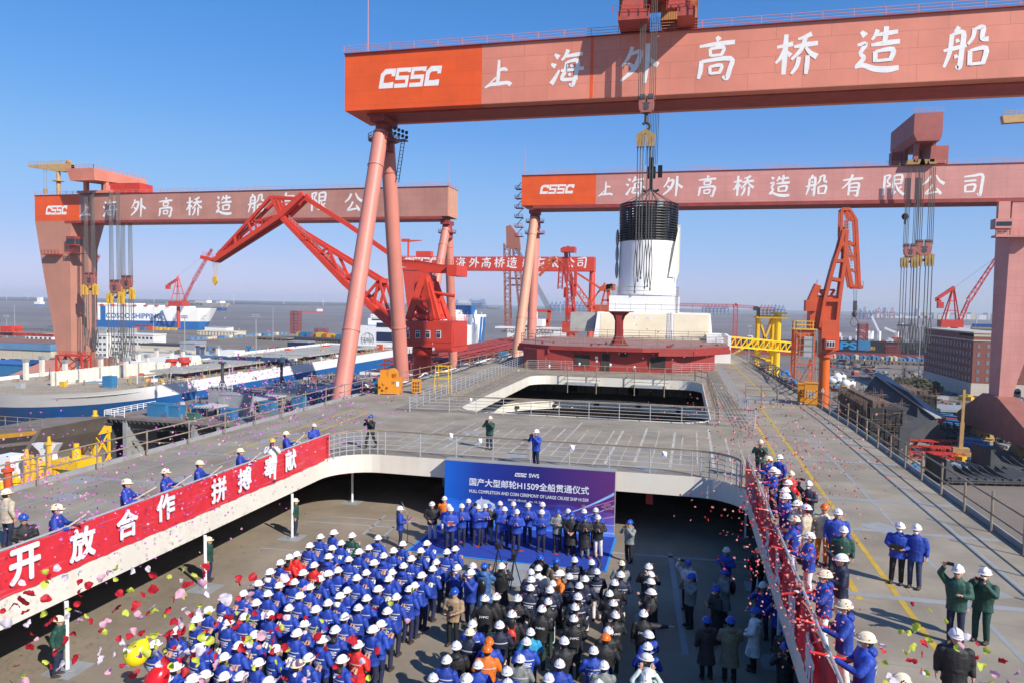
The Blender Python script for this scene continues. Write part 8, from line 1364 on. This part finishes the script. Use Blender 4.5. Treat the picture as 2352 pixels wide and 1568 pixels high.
# photographers behind the front of the crowd
for px, py, jk, hm, ps, rz, lab, it, md in ((*K2(1508, 447), 'blue', 'hwhite', 'cam', 160, 'masked photographer in blue jacket shooting with a camera, left one of two', 'camera', 1), (*K2(1637, 500), 'blue', 'hwhite', 'cam', 150, 'masked photographer in blue jacket shooting with a camera, right one of two', 'camera', 1), (*K3(85, 218), 'blue', 'hwhite', 'cam', 10, 'photographer in blue facing the stage with a long lens', 'camera', 0), (*K3(225, 235), 'denim', 'hblue', 'cam', -10, 'cameraman in long denim blue coat and blue helmet with black backpack', 'camera', 0), (*K3(424, 222), 'black', 'hwhite', 'cam', -10, 'cameraman in long black coat and white helmet behind a tripod', 'camera', 0), (*K3(860, 127), 'black', 'hblue', 'cam', 10, 'person in black jacket and blue helmet at the carpet edge filming', 'phone', 0), (*K3(1047, 165), 'tan', 'hblue', 'front', 5, 'woman with long brown hair and blue helmet at the carpet edge', None, 0), (*K3(1078, 310), 'orange', 'hwhite', 'front', 120, 'masked visitor in orange and black vest looking sideways', None, 1), (*K2(1475, 672), 'tan', 'hblue', 'read', 175, 'man in tan patterned jacket and blue helmet holding a camera stick', 'camera', 0)):
    p = person(px, py, LZ, ps, jk, hm, 'black' if jk != 'blue' else 'jean', rz, lab, None, None, jk if jk in ('black', 'denim') else None, mask=bool(md), longc=jk in ('denim',) or (jk == 'black' and hm == 'hwhite'), hair='woman' in lab)
    if it: put_item(p, it, ('black camera held by the ' if it == 'camera' else 'phone held by the ')+(' '.join(lab.split()[:9]) if 'of two' not in lab else lab.split(',')[1]+' masked photographers in blue'), it, CAMR if it == 'camera' else PHON, (0, .3, 1.58) if ps == 'cam' else (-.05, .36, 1.3))
    if 'backpack' in lab: mb = MB(); mb.ell((0, -.22, 1.15), (.16, .1, .25), 12, 9); put_item(p, 'backpack', 'black backpack on the cameraman in the denim blue coat', 'backpack', one(mb, 'backpack', M['black']), (0, 0, 0))
for lab, (px, py) in (('video tripod of the cameraman in denim blue', K3(330, 480)), ('video tripod of the cameraman in black', K3(515, 620))):
    g = G(px, py, LZ); t = thing('tripod', 'black '+lab, 'tripod', g+V((0, .5, 0))); [MBt.build('leg', M['black'], t) for MBt in [(lambda m_: (m_.tube((0, 0, 1.3), (.4*math.cos(q), .4*math.sin(q), 0), .02, n=6), m_)[1])(MB()) for q in (0, 2.1, 4.2)]]; mb = MB(); mb.cbox((0, 0, 1.42), (.14, .34, .2)); mb.tube((0, .15, 1.42), (0, .34, 1.42), .06, n=10); mb.build('video_camera', M['black'], t)
# ---- guests on the carpet
Z5 = lambda x, y: (746.5+x*.3418, 804+y*.3418); gi = {0: 0, 1: 0}
for x, y, row, jk, hm, tr, ps, ex in ((726, 1025, 0, 'black', 'hwhite', 'white', 'front', ''), (810, 992, 1, 'orange', 'hwhite', 'white', 'stand', ''), (833, 1045, 1, 'blue', 'hwhite', 'trou', 'clap', ''), (837, 1062, 0, 'blue', 'hwhite', 'trou', 'read', 'f'), (918, 1043, 0, 'blue', 'hwhite', 'trou', 'clap', ''), (971, 1010, 1, 'blue', 'hwhite', 'trou', 'clap', ''), (1019, 1047, 0, 'blue', 'hwhite', 'trou', 'raise', 'c'), (1073, 1042, 1, 'blue', 'hwhite', 'trou', 'clap', ''), (1104, 1042, 0, 'black', 'hblue', 'grey', 'clap', ''), (1170, 1022, 1, 'blue', 'hwhite', 'trou', 'stand', ''), (1208, 1060, 0, 'blue', 'hwhite', 'trou', 'clap', ''), (1270, 1028, 1, 'blue', 'hwhite', 'trou', 'clap', ''), (1287, 1078, 0, 'blue', 'hwhite', 'trou', 'clap', ''), (1363, 1036, 1, 'blue', 'hwhite', 'trou', 'clap', ''), (1461, 1030, 1, 'blue', 'hwhite', 'trou', 'front', ''), (1454, 1077, 0, 'blue', 'hwhite', 'trou', 'clap', ''), (1563, 1080, 0, 'grey', 'hblue', 'black', 'clap', 'w'), (1637, 1073, 1, 'blue', 'hwhite', 'trou', 'clap', ''), (1660, 1098, 0, 'black', 'hblue', 'black', 'front', 'l'), (1734, 1078, 1, 'blue', 'hwhite', 'trou', 'clap', ''), (1752, 1112, 0, 'black', 'hblue', 'grey', 'clap', 'l'), (1820, 1070, 1, 'blue', 'hwhite', 'trou', 'clap', ''), (1843, 1113, 0, 'black', 'hwhite', 'white', 'clap', '')):
    lab = 'guest in %s %s and %s helmet, %s from left in the %s row on carpet' % (jk, 'coat' if 'l' in ex else 'jacket', 'blue' if hm == 'hblue' else 'white', ORD[gi[row]], 'back' if row else 'front'); gi[row] += 1
    p = person(*Z5(x, y), LZ, ps, jk, hm, tr, 180+random.uniform(-16, 16)+14, lab, 'guests on the blue carpet', longc='l' in ex, hood='white' if 'w' in ex else None)
    if 'f' in ex: put_item(p, 'folder', 'pink speech folder in the hand of a guest on the carpet', 'folder', FOLD, (.02, .42, 1.2), -.7)
    if 'c' in ex: put_item(p, 'camera', 'small camera lifted by a guest on the carpet', 'camera', CAMR, (.1, .3, 1.86))
p = person(*Z5(508, 1057), LZ, 'read', 'blue', 'hwhite', 'trou', -68, 'woman host in blue standing alone at the left, reading from a pink folder', None, None, hair=True); put_item(p, 'folder', 'pink folder read by the woman host at left', 'folder', FOLD, (.02, .42, 1.2), -.8)
p = person(*K4(140, 8), LZ, 'cam', 'grey', 'hblue', 'black', 150, 'photographer in grey parka and blue helmet right of the backdrop', None, None, 'grey', sc=.98); put_item(p, 'phone', 'pale phone held by the photographer in grey parka', 'phone', PHON, (0, .3, 1.6))
# ---- spectators in the shade at right
for x, y, jk, hm, ps, rz, ex, lab in ((708, 400, 'white', 'hblue', 'raise', 160, '', 'spectator in white padded jacket and blue helmet lifting a phone in shade'), (725, 530, 'grey', 'hblue', 'cam', 120, 'm', 'masked woman in grey jacket and blue helmet in the shade'), (1075, 270, 'blue', 'hwhite', 'clap', 150, '', 'spectator in blue jacket, white helmet and sunglasses clapping in the shade'), (1067, 490, 'grey', 'hblue', 'clap', 110, 'l', 'spectator in long pale grey coat with black backpack in the shade'), (995, 652, 'black', 'hblue', 'clap', 115, 'lm', 'masked spectator in long black coat clapping in the shade'), (1380, 275, 'black', 'cream', 'stand', 180, '', 'guard with cream helmet and dark clothes by the right pillar'), (1435, 610, 'blue', 'hwhite', 'cam', 150, '', 'spectator in blue with white cap filming under the right banner'), (1575, 740, 'blue', 'hwhite', 'cam', 150, '', 'spectator in blue pressed against the right pillar with phone'), (895, 960, 'brown', 'hblue', 'stand', 20, 'lh', 'spectator in long dark brown coat and blue helmet seen from behind'), (1118, 950, 'khaki', 'hblue', 'read', 10, 'lh', 'spectator in khaki padded coat and blue helmet seen from behind'), (1345, 868, 'white', 'hblue', 'front', 80, 'lw', 'long haired woman in long white padded coat in the shade'), (1640, 1040, 'brown', 'hblue', 'stand', 150, '', 'man in dark jacket and blue helmet below the right banner'), (1655, 1205, 'black', 'hblue', 'cam', 160, '', 'nearest person in black and blue helmet below the right banner')):
    p = person(*K4(x, y), LZ, ps, jk, hm, 'black' if 'l' in ex or jk != 'blue' else 'trou', rz, lab, None, None, jk if 'h' in ex or jk in ('white', 'grey') else None, mask='m' in ex, longc='l' in ex, hair='w' in ex or 'woman' in lab)
    if 'backpack' in lab: mb = MB(); mb.ell((0, -.25, 1.15), (.15, .1, .24), 12, 9); put_item(p, 'backpack', 'black backpack on the spectator in pale grey coat', 'backpack', one(mb, 'backpack', M['black']), (0, 0, 0))
    if ps in ('cam', 'raise'): put_item(p, 'phone', 'phone in the hands of the '+' '.join(lab.split()[:8]), 'phone', PHON, (0, .3, 1.58) if ps == 'cam' else (.08, .3, 1.86))
# ---- guards by the left pillars
Z4 = lambda x, y: (x*.3418, 804+y*.3418); ZB = lambda x, y: (x*.3418, 1033.6+y*.3418)
for (px, py), lab in ((Z4(1985, 1005), 'guard in dark green jacket by the rearmost of three sunlit left pillars'), (Z4(1402, 1262), 'guard in dark green jacket by the middle left pillar'), (ZB(375, 1132), 'nearest guard in dark green jacket by the front left pillar')): person(px, py, LZ, 'stand', 'green', 'cream', 'trou', -70, lab, 'guards by the left pillars', sc=.93)
# ---- upper deck, left banner
for (px, py), hm, jk, ps, rz, lab in ((Z4(362, 1052), 'cream', 'blue', 'tube', -60, 'masked worker in blue aiming a confetti tube, leftmost on left rail'), (Z4(845, 882), 'cream', 'blue', 'tube', -60, 'worker in blue with glasses and long confetti tube, second on left rail'), (Z4(1112, 808), 'cream', 'blue', 'tube', -65, 'worker in blue firing a confetti tube, third on the left rail'), (Z4(1325, 755), 'cream', 'blue', 'tube', -65, 'worker in blue firing a confetti tube, fourth on the left rail'), (Z4(1612, 671), 'cream', 'blue', 'tube', -60, 'worker in blue firing a confetti tube, fifth on the left rail'), (Z4(1930, 556), 'cream', 'blue', 'tube', -60, 'worker in blue with white scarf and confetti tube, sixth on the left rail'), (Z4(2108, 502), 'cream', 'blue', 'read', -120, 'worker in blue standing at the far end of the left banner')):
    p = person(px, py, 0, ps, jk, hm, 'trou', rz, lab, 'confetti workers on the left rail', None, mask='masked' in lab, glove=random.random() < .6)
    if ps == 'tube': put_item(p, 'confetti_tube', 'speckled cream confetti tube held by the '+' '.join(lab.split()[-6:]), 'confetti tube', TUBC, (.03, .42, 1.26), R(36+random.uniform(-8, 8)))
p = person(*Z4(1824, 604), 0, 'cam', 'white', 'yellow', 'white', -150, 'photographer in white jacket and yellow helmet behind the left banner'); put_item(p, 'camera', 'small camera held by the photographer in yellow helmet', 'camera', CAMR, (0, .3, 1.58))
person(*Z4(48, 948), 0, 'stand', 'beige', 'cream', 'trou', -10, 'worker in beige jacket seen from behind at the left edge', None, 's')
p = person(*Z4(170, 1116), 0, 'read', 'black', 'hblue', 'black', -125, 'person in black and blue helmet looking down at a phone, far left'); put_item(p, 'phone', 'phone held by the person in black at far left', 'phone', PHON, (0, .38, 1.2))
for (px, py), hm, jk, ps, rz, lab in ((Z5(312, 440), 'hblue', 'black', 'walk', 160, 'photographer in black with blue helmet walking on the far deck'), (Z5(1107, 450), 'cream', 'green', 'cam', 165, 'photographer in green jacket and cream helmet behind the guard rail'), (Z5(1422, 541), 'hwhite', 'blue', 'cam', 150, 'photographer in blue jacket and white helmet at the guard rail')): p = person(px, py, 0, ps, jk, hm, 'black' if jk == 'black' else 'trou', rz, lab); put_item(p, 'camera', 'black camera held by the '+' '.join(lab.split()[:9]), 'camera', CAMR, (0, .3, 1.56))
# ---- upper deck, right rail
Z6 = lambda x, y: (1699.7+x*.23798, 976.2+y*.23798); Z7 = lambda x, y: (1548+x*.3418, 1033.6+y*.3418)
for (px, py), hm, jk, tr, ps, rz, ex, lab in ((Z6(203, 150), 'cream', 'green', 'trou', 'cam', 170, '', 'worker in green jacket filming at the far end of the right banner'), (Z6(280, 320), 'cream', 'blue', 'white', 'tube', 110, 't', 'worker in blue with red confetti tube, first at the right rail'), (Z6(390, 299), 'hwhite', 'blue', 'trou', 'stand', 130, 'm', 'masked worker in blue behind the first confetti shooter on the right'), (Z6(337, 424), 'hwhite', 'blue', 'trou', 'tube', 110, 'tm', 'masked worker in blue with red tube, second at the right rail'), (Z6(365, 445), 'hwhite', 'black', 'trou', 'front', 140, 'm', 'masked worker in black vest with white gloves at the right rail'), (Z6(482, 457), 'cream', 'red', 'white', 'stand', 160, '', 'worker with red collar and dark scarf behind the black vest'), (Z6(482, 547), 'hwhite', 'navy', 'trou', 'stand', 120, '', 'worker in navy jacket between red collar and phone holder'), (Z6(665, 559), 'hwhite', 'navy', 'trou', 'raise', 150, 'mp', 'masked worker in navy raising a phone on the right deck'), (Z6(457, 619), 'hwhite', 'blue', 'trou', 'front', 110, 'm', 'masked worker in blue behind the middle red tube'), (Z6(440, 684), 'hwhite', 'blue', 'white', 'tube', 105, 't', 'worker in blue with red tube, third at the right rail'), (Z6(560, 752), 'hwhite', 'beige', 'white', 'stand', 110, 'm', 'masked worker in beige jacket, left of two in beige'), (Z6(660, 792), 'hwhite', 'beige', 'white', 'stand', 60, '', 'worker in beige jacket turned away, right of two in beige'), (Z6(800, 777), 'horange', 'beige', 'orange', 'stand', 165, '', 'man with orange helmet, beige jacket and orange trousers on the right deck'), (Z6(533, 895), 'cream', 'blue', 'white', 'tube', 70, 'tb', 'worker in blue with lettered back and red tube, fourth at the rail'), (Z6(942, 832), 'hwhite', 'blue', 'trou', 'stand', 175, '', 'tall man in blue jacket right of the orange trousers'), (Z6(680, 1067), 'hwhite', 'blue', 'white', 'tube', 95, 'tm', 'masked worker in blue with long red tube, fifth at the rail'), (Z6(982, 995), 'hwhite', 'green', 'trou', 'stand', 165, '', 'young man in dark green jacket with camera strap on the right deck'), (Z6(985, 1268), 'hwhite', 'navy', 'white', 'raise', 95, 'ps', 'worker in navy vest and white sleeves raising both hands'), (Z6(825, 1433), 'cream', 'blue', 'white', 'tube', 95, 'tb', 'worker in blue with red tube beside the navy vest, sixth at the rail'), (Z6(1528, 954), 'hwhite', 'blue', 'black', 'read', 160, 'mc', 'masked man in blue holding a black clipboard, left of the pair'), (Z7(1632, 514), 'hwhite', 'blue', 'jean', 'stand', 150, 'm', 'masked man in blue with shoulder strap, right of the pair'), (Z7(1913, 792), 'hwhite', 'green', 'trou', 'raise', 150, 'p', 'man in dark green raising a phone at the lower right'), (Z7(2080, 812), 'hwhite', 'green', 'green', 'cam', 140, 'mp', 'masked man in dark green suit filming at the lower right'), (Z7(1165, 1030), 'cream', 'blue', 'white', 'tube', 95, 'tbm', 'masked worker in blue with red tube, seventh at the right rail'), (Z7(1280, 1240), 'cream', 'blue', 'white', 'tube', 90, 'tbm', 'masked worker in blue with red tube, eighth and nearest but one'), (Z7(1510, 1520), 'cream', 'blue', 'white', 'tube', 95, 't', 'nearest worker with red tube cut off by the bottom edge'), (Z7(1895, 1222), 'hwhite', 'black', 'black', 'stand', 170, '', 'man in black with white helmet at the bottom right')):
    p = person(px, py, 0, ps, jk, hm, tr, rz, lab, 'confetti workers on the right rail' if 't' in ex else None, 'c' if 'b' in ex else None, 'blue' if 'b' in ex else None, mask='m' in ex, glove='t' in ex)
    if 't' in ex: put_item(p, 'confetti_tube', 'red confetti tube held by the '+' '.join(lab.split()[-8:]), 'confetti tube', TUBR, (.03, .42, 1.24), R(random.uniform(-14, 14)))
    if 'p' in ex: put_item(p, 'phone', 'phone held by the '+' '.join(lab.split()[:9]), 'phone', PHON, (.1, .3, 1.86) if ps == 'raise' else (0, .3, 1.58))
    if 'c' in ex: put_item(p, 'clipboard', 'black clipboard held by the masked man in blue', 'clipboard', CLIP, (.02, .4, 1.18), -.6)
# ---------------------------------------------------------------- balloons and petals in the air
for lab, px, py, mm in (('yellow balloon floating at the lower left', 316, 1498, mat('yellow balloon', (.8, .62, .01), .25, .03)), ('red balloon at the bottom edge, lower left', 362, 1556, mat('red balloon', (.6, .01, .015), .25, .03))):
    r = ray(px, py).normalized(); c = CAM+r*9; t = thing('balloon', lab, 'balloon', c); mb = MB(); mb.loft([[(a*math.cos(q), a*math.sin(q), z) for q in [2*math.pi*i/20 for i in range(20)]] for a, z in ((.012, -.155), (.05, -.13), (.09, -.08), (.115, -.01), (.118, .04), (.1, .09), (.06, .128), (.02, .14))]); o = mb.build('skin', mm, t, True); mb = MB(); mb.tube((0, 0, -.153), (0, 0, -.18), .008, .022, n=8); mb.build('knot', mm, t); t.rotation_euler = (R(160), R(25), 0)
PM = [mat('magenta petal', (.66, .16, .58), .6, .15, 20), mat('pink petal', (.75, .42, .52), .6, .12, 20), mat('red petal', (.55, .015, .03), .6, .2, 20), mat('rose petal', (.8, .3, .26), .6, .25, 20), mat('lime petal', (.6, .66, .08), .6, .1, 20), mat('white petal', (.78, .7, .76), .6, .1, 20)]
for m in PM:   # thin fabric: some light comes through
    nd = m.node_tree.nodes; lk = m.node_tree.links; bs = nd['Principled BSDF']; src = bs.inputs['Base Color'].links[0].from_socket; tr = nd.new('ShaderNodeBsdfTranslucent'); lk.new(src, tr.inputs[0]); q = nd.new('ShaderNodeMixShader'); q.inputs[0].default_value = .35; lk.new(bs.outputs[0], q.inputs[1]); lk.new(tr.outputs[0], q.inputs[2]); lk.new(q.outputs[0], nd['Material Output'].inputs[0])
def petal(mb, c, s_, n_=4, crumple=.25):
    a = V((random.gauss(0, 1), random.gauss(0, 1), random.gauss(0, 1))).normalized(); b = a.orthogonal().normalized(); b.rotate(Matrix.Rotation(random.random()*6.28, 3, a)); d = a.cross(b); vs = []; k = random.uniform(.75, 1.0); cu = random.uniform(.1, .8); ph = random.random()*6.28
    for i in range(n_+1):
        for j in range(n_+1):
            u, v = i/n_*2-1, j/n_*2-1; uu = u*math.sqrt(1-v*v/2); vv = v*math.sqrt(1-u*u/2); w_ = (1-.25*max(0, -vv))*(1+crumple*.18*math.sin(3*math.atan2(vv, uu)+ph)*(uu*uu+vv*vv)); vs.append(c+b*(uu*s_*.5*k*w_)+d*(vv*s_*.5)+a*(s_*(cu*(uu*uu*1.4+vv*vv*.5)*.5+random.uniform(-.5, .5)*crumple*.25)))
    mb.add(vs, [(i*(n_+1)+j, (i+1)*(n_+1)+j, (i+1)*(n_+1)+j+1, i*(n_+1)+j+1) for i in range(n_) for j in range(n_)])
random.seed(11); big = []
CN = ('magenta', 'pink', 'red', 'rose', 'lime', 'white')
for i in range(262):
    if random.random() < .6: px, py = random.gauss(560, 170), random.gauss(1470, 70)
    else: px, py = random.uniform(0, 560), random.uniform(1300, 1568)
    if py > 1570 or py < 1255 or px < 0: px, py = random.uniform(0, 700), random.uniform(1380, 1568)
    big.append((px, py, random.uniform(3.6, 6.4), random.choice((2, 2, 2, 2, 1, 5, 5, 1, 4, 4)), 'left'))
for i in range(38): big.append((random.uniform(2020, 2352), min(1566, random.gauss(1500, 50)), random.uniform(4, 7), random.choice((2, 2, 1, 5, 4, 4)), 'right'))
for px, py, d, ci, side in big:
    c = CAM+ray(px, py).normalized()*d; mb = MB(c); petal(mb, c, random.uniform(.036, .056), 5, .85); o = mb.build('petal', PM[ci], None, True); tag(o, '%s fabric petal fluttering in the air over the lower %s' % (CN[ci], side), 'petal', '%s petals falling at the lower %s' % (CN[ci], side))
mb = MB()
def cloud(n, boxes, dr, cols, s0, s1):
    for i in range(n):
        mx_, my, sx, sy = random.choice(boxes); px, py = random.gauss(mx_, sx), random.gauss(my, sy)
        c = CAM+ray(px, py).normalized()*random.uniform(*dr)
        if c.z < .05 and (c.x > 2.9 or c.x < -16.7): c.z = random.uniform(.1, 2)
        mb.mi = random.choice(cols); petal(mb, c, random.uniform(s0, s1), 2, .2)
cloud(900, ((780, 930, 70, 40), (640, 960, 90, 50), (520, 900, 70, 60), (600, 880, 60, 40)), (17, 27), (0, 0, 0, 1), .04, .06)
cloud(700, ((300, 1170, 120, 70), (180, 1130, 90, 70), (480, 1080, 110, 60), (100, 1080, 70, 60)), (13, 18), (0, 0, 0, 1), .035, .05)
cloud(150, ((560, 830, 120, 60), (900, 740, 90, 60), (680, 1000, 80, 30)), (18, 30), (0, 1), .04, .06)
cloud(900, ((1700, 985, 50, 40), (1780, 1040, 60, 60), (1830, 1110, 70, 60), (1760, 960, 80, 50), (1900, 1060, 70, 70)), (16, 27), (3, 3, 3, 2), .04, .06)
cloud(650, ((1770, 1150, 45, 50), (1800, 1260, 50, 60), (1830, 1340, 50, 60), (1870, 1400, 40, 60)), (11, 15), (3, 3, 3, 2), .035, .05)
cloud(110, ((1570, 880, 40, 40), (1590, 940, 40, 25), (1500, 800, 60, 30), (1640, 900, 60, 50)), (30, 45), (3, 3, 2), .05, .08)
cloud(60, ((1680, 1170, 60, 50), (1720, 1230, 40, 60)), (10, 14), (3, 2), .03, .045)
tag(mb.build('petals', PM, None, True), 'cloud of small magenta and rose petals in the air over both rails', 'petals', kind='stuff')
# ---------------------------------------------------------------- haze over the river, one closed box round everything below the sky
m = bpy.data.materials.new('river haze'); m.use_nodes = True; n = m.node_tree.nodes; l = m.node_tree.links; n.remove(n['Principled BSDF']); v = n.new('ShaderNodeVolumePrincipled'); v.inputs['Color'].default_value = (.8, .87, 1, 1); v.inputs['Density'].default_value = .00008; v.inputs['Anisotropy'].default_value = .0; l.new(v.outputs[0], n['Material Output'].inputs['Volume'])
mb = MB(); mb.box((-14500, -1600, -60), (14500, 14500, 85)); tag(mb.build('haze', m), kind='stuff')
